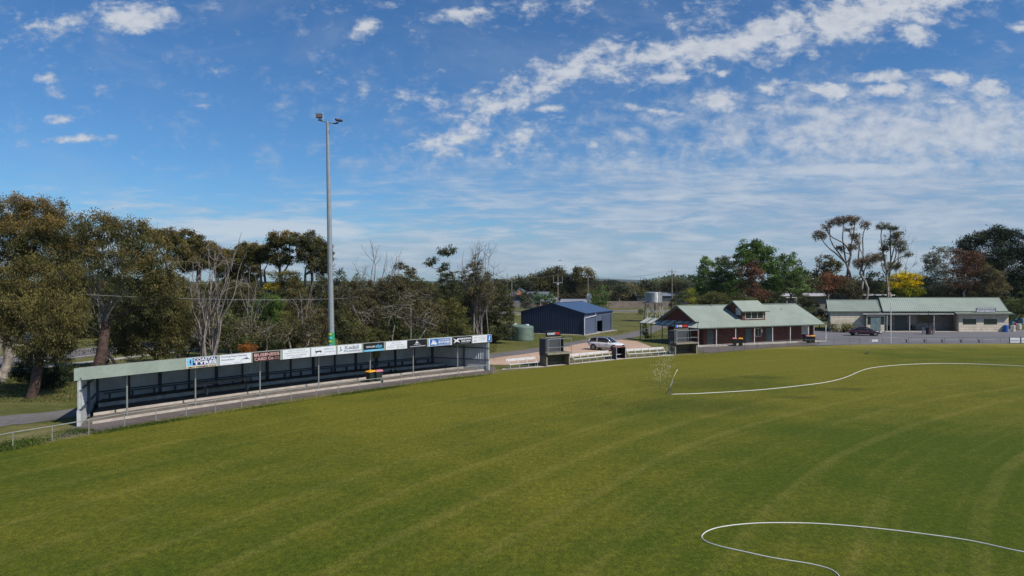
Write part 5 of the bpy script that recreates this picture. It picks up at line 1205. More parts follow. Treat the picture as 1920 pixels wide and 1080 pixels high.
BK = {'pale': mat('pale_bark', (.30, .26, .22), .85, var=.25, scale=2.5, bump=.4, bscale=6), 'grey': mat('grey_bark', (.20, .175, .155), .85, var=.25, scale=3, bump=.4, bscale=6),
      'red': mat('red_bark', (.125, .078, .062), .9, var=.3, scale=3.5, bump=1.0, bscale=7, rgb2=(.035, .020, .018)), 'dark': mat('dark_bark', (.060, .048, .040), .9, var=.25, scale=3, bump=.4, bscale=6),
      'dead': mat('dead_wood', (.30, .265, .24), .85, var=.2, scale=2, rgb2=(.15, .12, .105))}
def leaves(name, cen, size, asp, m, parent, rng, droop=0., tipf=None, clump=None, base=(0, 0, 0), up=0.0):
    """one small kite of four points per leaf"""
    n = len(cen)
    if n == 0: return None
    d = rng.normal(size=(n, 3)); d[:, 2] -= droop * 2.2; d[:, 2] += up * 2.2; d /= np.linalg.norm(d, axis=1)[:, None]
    e = rng.normal(size=(n, 3)); e -= d * (e * d).sum(1)[:, None]; e /= np.linalg.norm(e, axis=1)[:, None]
    s_ = size * rng.uniform(.6, 1.35, n)[:, None]; a = d * s_ * .5; c = e * s_ * asp * .5
    V = np.stack([cen - a, cen + c - a * .1, cen + a, cen - c - a * .1], 1).reshape(-1, 3).astype(np.float32) - np.array(base, np.float32)
    me = bpy.data.meshes.new(name); me.vertices.add(4 * n); me.vertices.foreach_set('co', V.ravel())
    me.loops.add(4 * n); me.loops.foreach_set('vertex_index', np.arange(4 * n, dtype=np.int32))
    me.polygons.add(n); me.polygons.foreach_set('loop_start', np.arange(0, 4 * n, 4, dtype=np.int32)); me.polygons.foreach_set('loop_total', np.full(n, 4, np.int32))
    me.materials.append(m); me.update(calc_edges=True)
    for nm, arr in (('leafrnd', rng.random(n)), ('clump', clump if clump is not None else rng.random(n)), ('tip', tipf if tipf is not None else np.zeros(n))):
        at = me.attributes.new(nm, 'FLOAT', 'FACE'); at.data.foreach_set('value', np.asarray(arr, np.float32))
    o = bpy.data.objects.new(name, me); COL.objects.link(o)
    if parent is not None: o.parent = parent
    return o
def limb(mb, p, q, r0, r1, rng, n=5, sag=.12, sides=6):
    p = np.array(p, float); q = np.array(q, float); L = np.linalg.norm(q - p); pts = []; rad = []
    off = rng.normal(size=3) * L * sag * .6; off2 = rng.normal(size=3) * L * sag * .35
    for i in range(n + 1):
        t = i / n; w_ = math.sin(math.pi * t); pts.append(p + (q - p) * t + off * w_ + off2 * math.sin(2 * math.pi * t)); rad.append(r0 + (r1 - r0) * t)
    mb.tube([tuple(x) for x in pts], rad, sides, cap=False); return pts
VSEED = [100]; NLEAF = [0]
def tree(label, px, Y, blobs, kind='gum', bark='grey', trunk=.25, fork=.35, lean=0., leaf=.22, asp=.38, dens=1., droop=.0, tip=0., twigs=5, name='gum_tree', cat='tree', group=None, base_y=None, depth=.85, spread=.30, dY=0, bare=0, clump_r=.30, multi=1, sub=1.0, trunks=None, radial=False, gatev=-.16):
    """blobs: (px, py, rx, ry[, depth offset, kind]) read off the photo and turned into real places at distance Y"""
    VSEED[0] += 1; rng = np.random.default_rng(VSEED[0])
    base = np.array([(px - 960) / F * Y, Y, 0.]); e = thing(name, Vector(base), label, cat, group)
    bl_ = []
    for q in blobs:
        dy = q[4] if len(q) > 4 and q[4] is not None else rng.uniform(-1, 1) * .5
        yy = Y + dy; bl_.append((np.array([(q[0] - 960) / F * yy, yy, CH - (q[1] - HY) / F * yy]), q[2] / F * yy, q[3] / F * yy, q[5] if len(q) > 5 else kind))
    zs = [b_[0][2] for b_ in bl_]; zlow = min(zs); ztop = max(zs)
    mb = MB()
    cx = float(np.mean([b_[0][0] for b_ in bl_]))
    zf = max(.4, min(zlow, ztop * .8) * fork * 2 if fork < .5 else zlow * fork)
    forks = []
    for k in range(multi):
        fp = np.array([base[0] + (cx - base[0]) * .35 + lean + (k - (multi - 1) / 2) * trunk * 3.0, Y + rng.normal() * .2 * multi, zf * rng.uniform(.85, 1.1)])
        bs_ = base + np.array([(k - (multi - 1) / 2) * trunk * 1.6, 0, -.1])
        pts = limb(mb, bs_, fp, trunk, trunk * .72, rng, 6, .07, 9); forks.append((fp, trunk * .72, pts))
    order = sorted(range(len(bl_)), key=lambda i: bl_[i][0][2]); nodes = [(f[0], f[1]) for f in forks]
    for i in order:
        c, rx, rz, kd = bl_[i]
        # grow from the nearest lower node
        best = min(nodes, key=lambda nd: np.linalg.norm(nd[0] - c) + (6 if nd[0][2] > c[2] + .2 else 0))
        if radial: best = forks[i % len(forks)][:2]
        q = c + np.array([0, 0, -rz * .35]); L = np.linalg.norm(q - best[0]); r0 = min(best[1] * .8, .04 + .022 * L + .01 * rx); r0 = max(r0, .03)
        limb(mb, best[0], q, r0, r0 * .5, rng, 6, .13, 6); nodes.append((q, r0 * .6))
        for _ in range(int(twigs * (1 + rx * .4))):
            dd = rng.normal(size=3); dd /= np.linalg.norm(dd); dd[2] = abs(dd[2]) * .8 - .2
            limb(mb, q, c + dd * np.array([rx, rx * depth, rz]) * .85, r0 * .32, .012, rng, 4, .16, 4)
    tr = mb.build('trunk', BK[bark], e, smooth=True)
    # crown
    C = []; TP = []; CLP = []; KD = []
    for c, rx, rz, kd in bl_:
        ry = (rx + rz) / 2 * depth + .2
        vol = rx * ry * rz * 4.19; area = (rx * rz + rx * ry) * 3.14
        cr = clump_r * sub * (.7 + .12 * (rx + rz)); ncl = int(max(5, area / (cr * cr * 3.14) * 1.9))
        d = rng.normal(size=(ncl, 3)); d /= np.linalg.norm(d, axis=1)[:, None]; rad = rng.uniform(.25, 1.0, ncl) ** .45
        lump = 1 + .17 * np.sin(d[:, 0] * 5.3 + c[0]) + .14 * np.sin(d[:, 2] * 6.1 + c[2] * 2) + rng.normal(size=ncl) * .05
        cc = c + d * (rad * lump)[:, None] * np.array([rx, ry, rz])
        gate = np.sin(cc[:, 0] * 2.1 / sub + c[2]) * np.sin(cc[:, 1] * 1.9 / sub + c[0]) * np.sin(cc[:, 2] * 2.6 / sub); keep = (cc[:, 2] > .15) & ((gate > gatev) | (rng.random(ncl) < .30)); cc = cc[keep]; dz = (d[:, 2] * rad)[keep]; ncl = len(cc)
        if ncl == 0: continue
        per = max(4, int(dens * 1.15 * (cr * cr * 3.14) / (leaf * leaf * asp * .5) * .85))
        pt = cc[:, None, :] + rng.normal(size=(ncl, per, 3)) * np.array([cr, cr, cr * (.62 + droop * .7)]) * .62
        C.append(pt.reshape(-1, 3)); cv = np.repeat(rng.random(ncl), per); CLP.append(cv)
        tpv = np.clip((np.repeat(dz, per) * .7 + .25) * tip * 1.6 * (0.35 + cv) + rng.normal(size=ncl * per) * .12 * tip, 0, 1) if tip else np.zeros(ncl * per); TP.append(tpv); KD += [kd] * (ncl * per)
    if C and dens > 0:
        C = np.concatenate(C); TP = np.concatenate(TP); CLP = np.concatenate(CLP); KD = np.array(KD); ok = C[:, 2] > .05; C, TP, CLP, KD = C[ok], TP[ok], CLP[ok], KD[ok]
        for kd in sorted(set(KD)):
            s_ = KD == kd; NLEAF[0] += int(s_.sum())
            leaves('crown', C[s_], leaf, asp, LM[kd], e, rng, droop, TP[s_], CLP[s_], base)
    return e
def bare_tree(label, px, Y, tips, bark='dead', trunk=.16, name='bare_tree', twig=6, parent=None, z0=-.1):
    """leafless tree: stems from the ground to given photo points, each with side branches and fine twigs"""
    VSEED[0] += 1; rng = np.random.default_rng(VSEED[0]); base = np.array([(px - 960) / F * Y, Y, 0.]); e = parent or thing(name, Vector(base), label, 'tree')
    mb = MB()
    for (tx_, ty_) in tips:
        yy = Y + rng.uniform(-1.2, 1.2); T = np.array([(tx_ - 960) / F * yy, yy, CH - (ty_ - HY) / F * yy])
        b0 = base + np.array([rng.normal() * .35, rng.normal() * .3, 0]) * (1 if parent is None else .12) + np.array([0, 0, z0]); midp = b0 + (T - b0) * .45 + np.array([(b0[0] - T[0]) * .18, 0, .3])
        r = trunk * rng.uniform(.6, 1.0); p1 = limb(mb, b0, midp, r, r * .62, rng, 5, .06, 7); p2 = limb(mb, midp, T, r * .62, .014, rng, 7, .07, 5)
        for k in range(twig):
            pts = p1[3:] + p2; s_ = pts[rng.integers(1, len(pts) - 1)]; up = (T - b0) / np.linalg.norm(T - b0); dd = up * rng.uniform(.6, 1.2) + rng.normal(size=3) * .45; dd /= np.linalg.norm(dd)
            L = rng.uniform(.8, 2.6); q = np.array(s_) + dd * L; pp = limb(mb, s_, q, .028, .010, rng, 4, .12, 4)
            for _ in range(3):
                s2 = pp[rng.integers(1, 4)]; d2 = dd + rng.normal(size=3) * .5; limb(mb, s2, np.array(s2) + d2 / np.linalg.norm(d2) * rng.uniform(.4, 1.2), .013, .006, rng, 3, .12, 3)
    mb.build('branches' if parent is None else 'pale_limb', BK[bark], e, smooth=True)
    return e
def twig_cloud(parent_label, px, Y, blobs, n, bark='dead', kind=None, name='twiggy_shrub', dens=.35, leaf=.2):
    """tangle of pale arching twigs with sparse leaves"""
    VSEED[0] += 1; rng = np.random.default_rng(VSEED[0]); base = np.array([(px - 960) / F * Y, Y, 0.]); e = thing(name, Vector(base), parent_label, 'shrub'); mb = MB()
    for q in blobs:
        c = np.array([(q[0] - 960) / F * Y, Y + (q[4] if len(q) > 4 else 0), CH - (q[1] - HY) / F * Y]); rx, rz = q[2] / F * Y, q[3] / F * Y
        root = np.array([c[0] * .7 + base[0] * .3, c[1], 0.]); st = limb(mb, root, c - np.array([0, 0, rz * .5]), .12, .06, rng, 5, .1, 6)
        for _ in range(int(n * max(.5, rx * rz / 3))):
            d = rng.normal(size=3); d /= np.linalg.norm(d); s_ = c + rng.normal(size=3) * np.array([rx, rx * .5, rz]) * .35; t_ = c + d * np.array([rx, rx * .8, rz]) * rng.uniform(.75, 1.08)
            limb(mb, s_, t_, .026, .008, rng, 4, .22, 3)
    mb.build('twigs', BK[bark], e)
    if kind:
        C = []
        for q in blobs:
            c = np.array([(q[0] - 960) / F * Y, Y + (q[4] if len(q) > 4 else 0), CH - (q[1] - HY) / F * Y]); rx, rz = q[2] / F * Y, q[3] / F * Y
            ncl = int(dens * rx * rz * 60); d = rng.normal(size=(ncl, 3)); d /= np.linalg.norm(d, axis=1)[:, None]; cc = c + d * rng.uniform(.2, 1, ncl)[:, None] ** .5 * np.array([rx, rx * .8, rz]); C.append((cc[:, None, :] + rng.normal(size=(ncl, 16, 3)) * .2).reshape(-1, 3))
        C = np.concatenate(C); C = C[C[:, 2] > .05]; NLEAF[0] += len(C); leaves('foliage', C, leaf, .4, LM[kind], e, rng, .1, base=base)
    return e

# --- far left big gums
tree('tallest broad gum with ochre tinted crown at the far left edge of the picture', 2, 62, [(20, 398, 48, 36, 0), (78, 404, 56, 36, 1), (112, 432, 50, 36, 0), (55, 436, 60, 34, -1.5), (8, 446, 48, 36, -1), (95, 476, 62, 36, 0), (35, 492, 48, 26, 1), (-60, 420, 70, 50, 0), (-70, 500, 70, 60, 1), (140, 470, 36, 34, 1)], 'gum', 'pale', .42, .32, leaf=.18, dens=1.1, droop=.5, tip=.5, twigs=6)
tree('drooping gum leaning over the path left of the shelter end', 56, 52, [(45, 598, 58, 40, 0), (60, 500, 34, 26, 1.5), (118, 520, 30, 28, 1), (20, 520, 26, 24, 1), (105, 572, 48, 40, .6), (125, 625, 36, 42, .4), (25, 562, 48, 38, .8), (76, 646, 52, 30, -.8), (8, 620, 34, 36, .5), (146, 588, 22, 40, 0), (70, 540, 46, 28, 1), (100, 606, 44, 40, -1)], 'gumg', 'red', .38, .42, leaf=.165, dens=.95, droop=.9, tip=.35, twigs=6, lean=.6)
tree('pale trunked gum at the left edge behind the drooping gum', 6, 60, [(-30, 560, 50, 40), (8, 540, 40, 26), (-20, 600, 40, 40), (120, 528, 46, 24, 2)], 'gumg', 'pale', .2, .45, leaf=.19, dens=.9, droop=.5, twigs=6)
tree('dark rounded bush in the shade behind the drooping gum', 100, 57, [(85, 690, 42, 34, 0), (55, 700, 30, 28, .5), (118, 676, 18, 34, 0), (100, 715, 34, 20, -.3)], 'cyp', 'dark', .15, .3, leaf=.18, dens=1.3, name='dark_bush', cat='bush')
GB = tree('big leaning gum with thick red brown trunk behind the left end of the shelter', 158, 58, [(186, 428, 52, 28, 0), (236, 440, 52, 34, 0), (270, 470, 46, 38, 1), (296, 505, 34, 42, .6), (214, 486, 58, 32, -1), (262, 520, 50, 34, -.6), (296, 560, 40, 40, 0), (168, 470, 32, 28, .5), (316, 540, 28, 30, 1)], 'gum', 'red', .50, .34, lean=.5, leaf=.18, dens=1.0, droop=.5, tip=.25, twigs=7)
bare_tree('', 191, 58.0, [(188, 500), (222, 510), (250, 515), (172, 540)], 'pale', .20, parent=GB, z0=3.0, twig=6)
tree('low spreading olive gum right of the thick red trunk', 296, 61, [(252, 598, 42, 36), (306, 592, 46, 42, -.5), (268, 640, 52, 30, -.6), (326, 632, 32, 36), (238, 640, 26, 26, .5), (340, 590, 22, 40, .5)], 'gumg', 'dark', .26, .3, leaf=.17, dens=1.0, droop=.7, tip=.22, name='gum_tree')
tree('dark green filler bush between the thick red trunk and the roadside', 225, 66, [(200, 640, 24, 30, 4), (228, 560, 34, 40, 3), (130, 545, 36, 26, 4)], 'gumdk', 'dark', .18, .3, leaf=.22, name='dark_bush', cat='bush')
tree('mass of dull green foliage between the two largest left gums', 205, 68, [(150, 520, 40, 30), (190, 560, 34, 34), (120, 500, 30, 24), (240, 590, 34, 30), (160, 590, 30, 34)], 'gumdk', 'dark', .2, .35, leaf=.22, droop=.4, tip=.2, dens=.9)
tree('olive gum foliage low behind the white bare tree', 335, 72, [(330, 540, 30, 26), (350, 575, 32, 28), (320, 590, 28, 30), (375, 600, 30, 26)], 'gum', 'dark', .2, .35, leaf=.22, droop=.4, tip=.2)
# --- umbrella gums on the skyline
U = dict(kind='gum', bark='grey', trunk=.20, fork=.48, leaf=.24, dens=2.1, clump_r=.36, tip=.30, droop=.1, twigs=7, depth=1.1, gatev=-.7, radial=True, multi=2)
tree('skyline gum with flat reddish crown just right of the big leaning gum', 318, 88, [(286, 444, 22, 12), (312, 446, 26, 16), (330, 464, 26, 20), (352, 490, 24, 22)], **U)
tree('skyline gum with twin domed crowns above the white bare tree', 365, 90, [(352, 448, 20, 16), (372, 460, 20, 18), (394, 480, 24, 22), (366, 492, 24, 16), (412, 496, 20, 14)], **U)
tree('skyline gum whose crown stands behind the top of the bare white branches', 440, 92, [(424, 486, 24, 14), (455, 480, 22, 18), (440, 500, 22, 20), (470, 512, 18, 22), (425, 515, 16, 14)], **U)
tree('slim skyline gum with small rust tinted crown left of the tallest umbrella gum', 492, 88, [(486, 468, 20, 13), (502, 478, 16, 14), (478, 480, 14, 12)], **U)
tree('tall umbrella gum with rounded high crown and a lower puff', 530, 86, [(524, 450, 20, 14), (543, 448, 14, 12), (526, 488, 20, 12), (515, 458, 10, 10)], **dict(U, tip=.4))
tree('largest skyline gum with dark dense crown just left of the light tower', 578, 84, [(560, 450, 16, 11), (582, 452, 22, 16), (600, 466, 20, 20), (572, 474, 20, 20), (598, 496, 20, 26), (540, 476, 9, 14), (612, 486, 10, 26)], **dict(U, kind='gumdk', tip=.5))
tree('round green tree below the skyline gums left of the light tower', 541, 80, [(536, 522, 30, 18), (548, 540, 28, 22), (558, 566, 22, 26)], 'gumg', 'dark', .2, .4, leaf=.22, tip=.3, name='broadleaf_tree')
tree('dark tree hugging the left side of the light tower', 602, 79, [(602, 540, 22, 24), (590, 575, 26, 26), (625, 560, 14, 26), (638, 520, 12, 16)], 'gumdk', 'grey', .2, .4, leaf=.22, tip=.2)
tree('small wattle with bright yellow blossom left of the light tower', 511, 81, [(508, 538, 14, 6, 0, 'yellow'), (518, 541, 9, 6, 0, 'yellow'), (512, 556, 22, 14, .6, 'bush'), (505, 580, 22, 20, .6, 'bush')], 'bush', 'dark', .1, .3, leaf=.2, name='wattle')
tree('small yellow flecked bush touching the light tower', 614, 82, [(613, 553, 5, 6, 0, 'yellow'), (612, 568, 12, 12, .3, 'bush')], 'bush', 'dark', .08, .3, leaf=.18, name='wattle', cat='bush')
bare_tree('white leafless many stemmed tree behind the COASTAL TYRES board', 384, 62, [(352, 520), (362, 490), (376, 478), (392, 455), (404, 470), (416, 462), (424, 480), (442, 468), (453, 435), (464, 470), (398, 500), (368, 530), (346, 560), (432, 520)], 'dead', .105, twig=7)
bare_tree('smaller grey leafless tree right of the white many stemmed one', 470, 70, [(462, 520), (480, 540), (450, 540), (495, 560), (470, 500)], 'dead', .08, twig=5)
bare_tree('thin leaning leafless stems left of the light tower', 568, 74, [(592, 505), (560, 540), (606, 540), (580, 520), (548, 560)], 'dead', .09, twig=6)
tree('skyline gum with small round crowns between the white bare tree and the tall umbrella gum', 455, 96, [(436, 478, 18, 12), (458, 468, 18, 12), (474, 488, 18, 12), (440, 500, 16, 10), (416, 492, 14, 10)], **U)
tree('skyline gum filling behind the right hand white branches', 405, 99, [(398, 470, 18, 12), (420, 480, 20, 13), (404, 496, 18, 12), (440, 486, 14, 10)], **U)
tree('dull green bush mass under the skyline gums behind the white bare tree', 440, 84, [(380, 548, 34, 18), (430, 545, 36, 18), (470, 552, 34, 20), (400, 575, 40, 20), (450, 585, 44, 22)], 'gumg', 'dark', .2, .3, leaf=.22, dens=1.0, name='green_bush', cat='bush')
tree('olive bush mass below the yellow wattle', 505, 83, [(490, 575, 34, 20), (530, 590, 34, 22), (505, 605, 40, 18)], 'olive', 'dark', .15, .3, leaf=.2, name='green_bush', cat='bush')
# --- understory behind the shelter
for (lb, px, Y, bls, kd, nm) in (
    ('dark leafy bush low behind the COASTAL TYRES board', 352, 68, [(345, 600, 30, 34), (372, 630, 34, 26), (330, 640, 24, 24)], 'gumdk', 'dark_bush'),
    ('grey green bush behind the Cutting Edge Painting board', 430, 70, [(424, 606, 34, 26), (446, 628, 38, 26), (404, 634, 28, 20)], 'bush', 'green_bush'),
    ('mid green bush rising behind the dark brown board', 500, 76, [(486, 592, 30, 22), (508, 570, 24, 24), (520, 610, 30, 26)], 'mid', 'green_bush'),
    ('olive bush spreading behind the pale green print board', 560, 72, [(548, 612, 34, 26), (572, 634, 30, 22), (536, 640, 26, 18)], 'olive', 'green_bush'),
    ('low dull green bush behind the left part of the white boards', 470, 68, [(470, 640, 36, 18), (500, 650, 26, 14)], 'bush', 'green_bush'),
    ('brownish bush tucked behind the cow silhouette board', 604, 70, [(600, 606, 28, 26), (594, 636, 30, 22)], 'thick', 'brown_bush'),
    ('dark tall bush behind the bare white stems', 404, 78, [(392, 560, 34, 30), (440, 560, 34, 30), (415, 590, 38, 26), (470, 580, 26, 26)], 'gumdk', 'dark_bush'),
    ('dark bush filling the gap right of the yellow wattle', 548, 78, [(548, 588, 26, 26), (580, 600, 26, 24), (570, 565, 22, 20)], 'gumdk', 'dark_bush'),
    ('low dark bush where the light tower meets the shelter roof', 648, 72, [(640, 606, 22, 28), (660, 632, 28, 22)], 'gumdk', 'dark_bush')):
    tree(lb, px, Y, bls, kd, 'dark', .1, .3, leaf=.18, dens=1.15, tip=.3, name=nm, cat='bush', droop=.2)
tree('small orange dead shrub behind the brown business card board', 465, 65.5, [(466, 652, 14, 12), (458, 658, 12, 8)], 'orange', 'dark', .05, .3, leaf=.14, name='dead_shrub', cat='shrub')
twig_cloud('tangle of pale dead branches behind the brown business card board', 520, 67, [(500, 622, 40, 24), (540, 620, 30, 26), (460, 612, 34, 24), (580, 625, 26, 22), (430, 640, 34, 16)], 18, 'dead', 'thick')
# --- brown thicket right of the tower
T = dict(kind='thick', bark='grey', trunk=.14, fork=.3, leaf=.18, dens=.85, twigs=12, name='brown_thicket', cat='shrub', multi=2)
tree('brown twiggy thicket immediately right of the light tower', 664, 77, [(652, 548, 26, 22), (676, 540, 28, 22), (660, 590, 32, 30), (690, 580, 30, 30), (670, 626, 34, 24)], **T)
tree('rusty brown thicket beneath the leafless spreading tree', 730, 77, [(715, 545, 30, 22), (742, 535, 28, 22), (730, 578, 34, 30), (716, 615, 36, 28), (756, 600, 30, 34)], **T)
tree('greyish brown thicket left of the thin lopsided gum', 790, 78, [(772, 540, 24, 22), (796, 556, 28, 22), (784, 590, 34, 28), (812, 590, 24, 24), (780, 625, 34, 24)], **T)
tree('olive green shrub in front of the thicket behind the cyan banded board', 690, 73.5, [(672, 622, 30, 20), (700, 632, 30, 18), (655, 600, 18, 18)], 'olive', 'dark', .1, .3, leaf=.18, name='green_bush', cat='bush')
tree('dull green shrub in front of the thicket behind the faint script board', 750, 76, [(738, 612, 28, 22), (760, 628, 30, 18), (728, 590, 20, 16)], 'bush', 'dark', .1, .3, leaf=.18, name='green_bush', cat='bush')
tree('olive topped tree rising from the middle of the brown thicket', 772, 80, [(770, 530, 26, 14), (800, 540, 24, 14), (748, 545, 20, 12)], 'gum', 'grey', .14, .4, leaf=.22, twigs=7, name='gum_tree')
twig_cloud('arching pale twigs over the face of the brown thicket', 735, 74.5, [(680, 590, 42, 34), (740, 590, 46, 38), (800, 600, 36, 30), (660, 560, 30, 26), (770, 560, 36, 24)], 17, 'dead', 'thick', dens=.2)
bare_tree('leafless spreading tree against the sky right of the light tower', 702, 78, [(663, 520), (680, 500), (695, 470), (712, 458), (726, 470), (745, 480), (738, 500), (690, 530), (668, 505), (742, 465 + 25), (755, 510)], 'grey', .17, twig=7)
tree('small green topped tree at the right of the leafless one', 762, 79, [(752, 500, 14, 7), (770, 508, 14, 8), (765, 528, 22, 14), (745, 530, 20, 14)], 'gumg', 'grey', .12, .4, leaf=.2, twigs=7)
tree('thin lopsided gum with two dark leaf tufts against the sky', 836, 86, [(838, 468, 16, 10), (830, 474, 11, 8), (806, 491, 12, 8), (834, 500, 8, 8), (825, 506, 7, 5), (816, 485, 6, 4)], 'gumdk', 'grey', .16, .42, leaf=.22, dens=1.1, twigs=5)
tree('dense dark small crowned tree under the lopsided gum', 842, 85, [(838, 525, 18, 16), (850, 545, 22, 22), (830, 560, 20, 22)], 'gumdk', 'dark', .15, .4, leaf=.2)
bare_tree('brush topped leafless tree beside the dark bush', 893, 88, [(870, 470), (880, 460), (890, 456), (902, 455), (912, 458), (920, 470), (928, 490), (866, 490), (858, 510), (936, 505), (885, 475), (908, 470), (898, 462)], 'grey', .13, twig=11)
tree('sparse brown tree woven through the brush topped bare one', 888, 87, [(893, 500, 16, 18), (876, 515, 16, 14), (905, 520, 20, 16), (875, 545, 26, 22), (910, 548, 24, 22)], 'thick', 'grey', .16, .4, leaf=.2, dens=.8, twigs=9, name='broadleaf_tree')
tree('large dark green bush beyond the right end of the shelter', 926, 98, [(925, 535, 24, 18), (940, 560, 26, 28), (915, 575, 32, 32), (946, 606, 20, 28), (925, 622, 26, 22), (895, 600, 30, 34), (950, 585, 14, 20)], 'gumdk', 'dark', .3, .3, leaf=.24, dens=1.2, tip=.3, name='dark_bush', cat='bush')
tree('olive bush behind the LUCAS BROS. BUTCHER board', 842, 82, [(850, 600, 30, 26), (822, 622, 26, 20), (868, 625, 24, 20), (838, 578, 24, 20)], 'olive', 'dark', .14, .3, leaf=.2, tip=.2, name='green_bush', cat='bush')
tree('dark bush behind the black crest board', 800, 76, [(790, 632, 30, 16), (815, 640, 22, 12), (765, 640, 26, 14)], 'bush', 'dark', .1, .3, leaf=.18, name='green_bush', cat='bush')
tree('shady dark bush above the black star emblem board', 880, 90, [(868, 590, 26, 30), (885, 560, 24, 20), (856, 630, 26, 18)], 'gumdk', 'dark', .2, .3, leaf=.22, name='dark_bush', cat='bush')
# --- far middle
FT = dict(leaf=.6, asp=.6, dens=1.7, gatev=-.5, clump_r=1.1, trunk=.35, fork=.4, twigs=2)
tree('broad dark evergreen behind the blue grey house', 1034, 285, [(1000, 528, 16, 12), (1018, 522, 20, 16), (1038, 514, 20, 13), (1055, 524, 22, 18), (1040, 540, 34, 18), (1000, 545, 22, 10), (1075, 540, 16, 14)], 'gumg', 'grey', name='evergreen_tree', **FT)
tree('round topped reddish tree right of the broad evergreen', 1092, 280, [(1090, 512, 16, 11), (1102, 520, 12, 14), (1082, 524, 12, 12), (1094, 540, 18, 12)], 'gum', 'pale', name='round_tree', tip=.3, **FT)
for i, (px, py, rx, ry, kd, lb) in enumerate(((1120, 546, 15, 14, 'thick', 'low brown tree behind the pole mounted transformer'), (1143, 540, 13, 12, 'fargrn', 'dark tree in the far row just right of the transformer pole'), (1163, 537, 11, 11, 'fargrn', 'domed dark tree in the far row above the picket fence'),
    (1186, 541, 13, 12, 'thick', 'brownish tree in the far row above the picket fence'), (1216, 533, 11, 12, 'fargrn', 'taller dark tree in the far row left of the water tower'), (1206, 552, 14, 10, 'olive', 'olive bush in front of the far row beside the long blue shed'), (1238, 546, 16, 10, 'fargrn', 'dark clump behind the long blue shed'),
    (1258, 532, 16, 14, 'gumdk', 'round tree behind the tall bare power pole'), (1284, 545, 16, 14, 'fargrn', 'dark tree between the power pole and the bright poplars'), (1178, 552, 18, 9, 'fog', 'low scrub along the far picket fence'), (1136, 552, 20, 10, 'thick', 'scrubby brown bush left of the young light green tree'), (975, 530, 22, 9, 'fargrn', 'far low tree line clump above the blue grey house'))):
    tree(lb, px, 300 - (i % 3) * 18, [(px, py, rx, ry), (px + rx * .5, py + ry * .6, rx * .8, ry * .7), (px - rx * .5, py + ry * .6, rx * .8, ry * .7)], kd, 'grey', name='far_tree', tip=.3, **FT)
tree('small dark tree on a thin stem in front of the blue grey house', 987, 200, [(987, 555, 11, 9), (985, 566, 12, 10), (991, 560, 9, 9)], 'gumdk', 'dark', .12, .5, leaf=.4, asp=.5, clump_r=.6, name='small_tree')
tree('round bright green tree in front of the house, left of a pair', 1007, 226, [(1006, 556, 11, 9), (1010, 562, 10, 8)], 'bright', 'dark', .15, .4, leaf=.45, asp=.5, clump_r=.6, name='round_tree')
tree('round bright green tree in front of the house, right of a pair', 1028, 226, [(1026, 557, 11, 9), (1034, 562, 9, 7)], 'bright', 'dark', .15, .4, leaf=.45, asp=.5, clump_r=.6, name='round_tree')
tree('slender young light green tree behind the navy shed roof', 1131, 165, [(1130, 545, 7, 10), (1133, 558, 9, 12), (1126, 572, 9, 10), (1140, 568, 6, 8)], 'poplar', 'pale', .1, .3, leaf=.3, asp=.55, clump_r=.5, dens=.9, name='young_tree')
tree('dark bush at the foot of the transformer pole', 1113, 190, [(1112, 556, 9, 10), (1115, 568, 11, 9)], 'mid', 'dark', .12, .4, leaf=.36, asp=.5, clump_r=.6, name='dark_bush', cat='bush')
tree('small bush on the grass between the shed and the water tower', 1203, 182, [(1203, 587, 9, 8), (1196, 592, 7, 5)], 'bush', 'dark', .1, .3, leaf=.3, clump_r=.5, name='green_bush', cat='bush')
tree('dark shrub under the side awning of the clubrooms', 1210, 103.5, [(1209, 620, 6, 12), (1214, 628, 7, 8)], 'mid', 'dark', .05, .3, leaf=.14, name='green_bush', cat='bush')
# --- right, behind the clubrooms
G_ = dict(leaf=.38, asp=.55, clump_r=.55, twigs=4, gatev=-.45)
tree('leafy silver green poplar left of the tallest green tree', 1322, 165, [(1322, 494, 14, 12), (1336, 506, 18, 18), (1318, 520, 20, 20), (1335, 545, 24, 20), (1312, 550, 16, 18), (1350, 520, 14, 18)], 'poplar', 'grey', .3, .4, name='poplar', dens=1.4, **G_)
tree('dark domed tree peeping between the poplar and tallest green tree', 1358, 176, [(1354, 488, 16, 8), (1362, 500, 18, 14), (1372, 530, 22, 26)], 'gumdk', 'dark', .3, .4, name='broadleaf_tree', **G_)
tree('tallest round bright green tree behind the dormer roof', 1410, 160, [(1400, 466, 18, 14), (1418, 460, 16, 10), (1432, 472, 18, 16), (1390, 486, 20, 20), (1442, 492, 18, 20), (1415, 490, 28, 22), (1448, 520, 20, 26), (1378, 530, 22, 26), (1440, 545, 24, 20)], 'mid', 'grey', .5, .4, name='broadleaf_tree', dens=1.5, **G_)
tree('red brown small tree in front of the tallest green tree', 1412, 148, [(1410, 500, 16, 12), (1418, 518, 20, 18), (1405, 535, 16, 18), (1420, 550, 22, 18), (1398, 510, 12, 10)], 'red', 'red', .2, .4, name='copper_tree', dens=1.0, **G_)
tree('blue green leafy tree right of the tallest green tree', 1482, 164, [(1466, 484, 8, 10), (1486, 488, 10, 12), (1480, 506, 22, 16), (1500, 515, 14, 16), (1472, 530, 24, 20), (1495, 540, 18, 16)], 'poplar', 'grey', .3, .4, name='poplar', dens=1.4, **dict(G_, leaf=.40))
tree('low dark tree beneath the blue green leafy one', 1448, 150, [(1430, 560, 18, 14), (1455, 556, 14, 12)], 'gumdk', 'dark', .2, .3, name='broadleaf_tree', **G_)
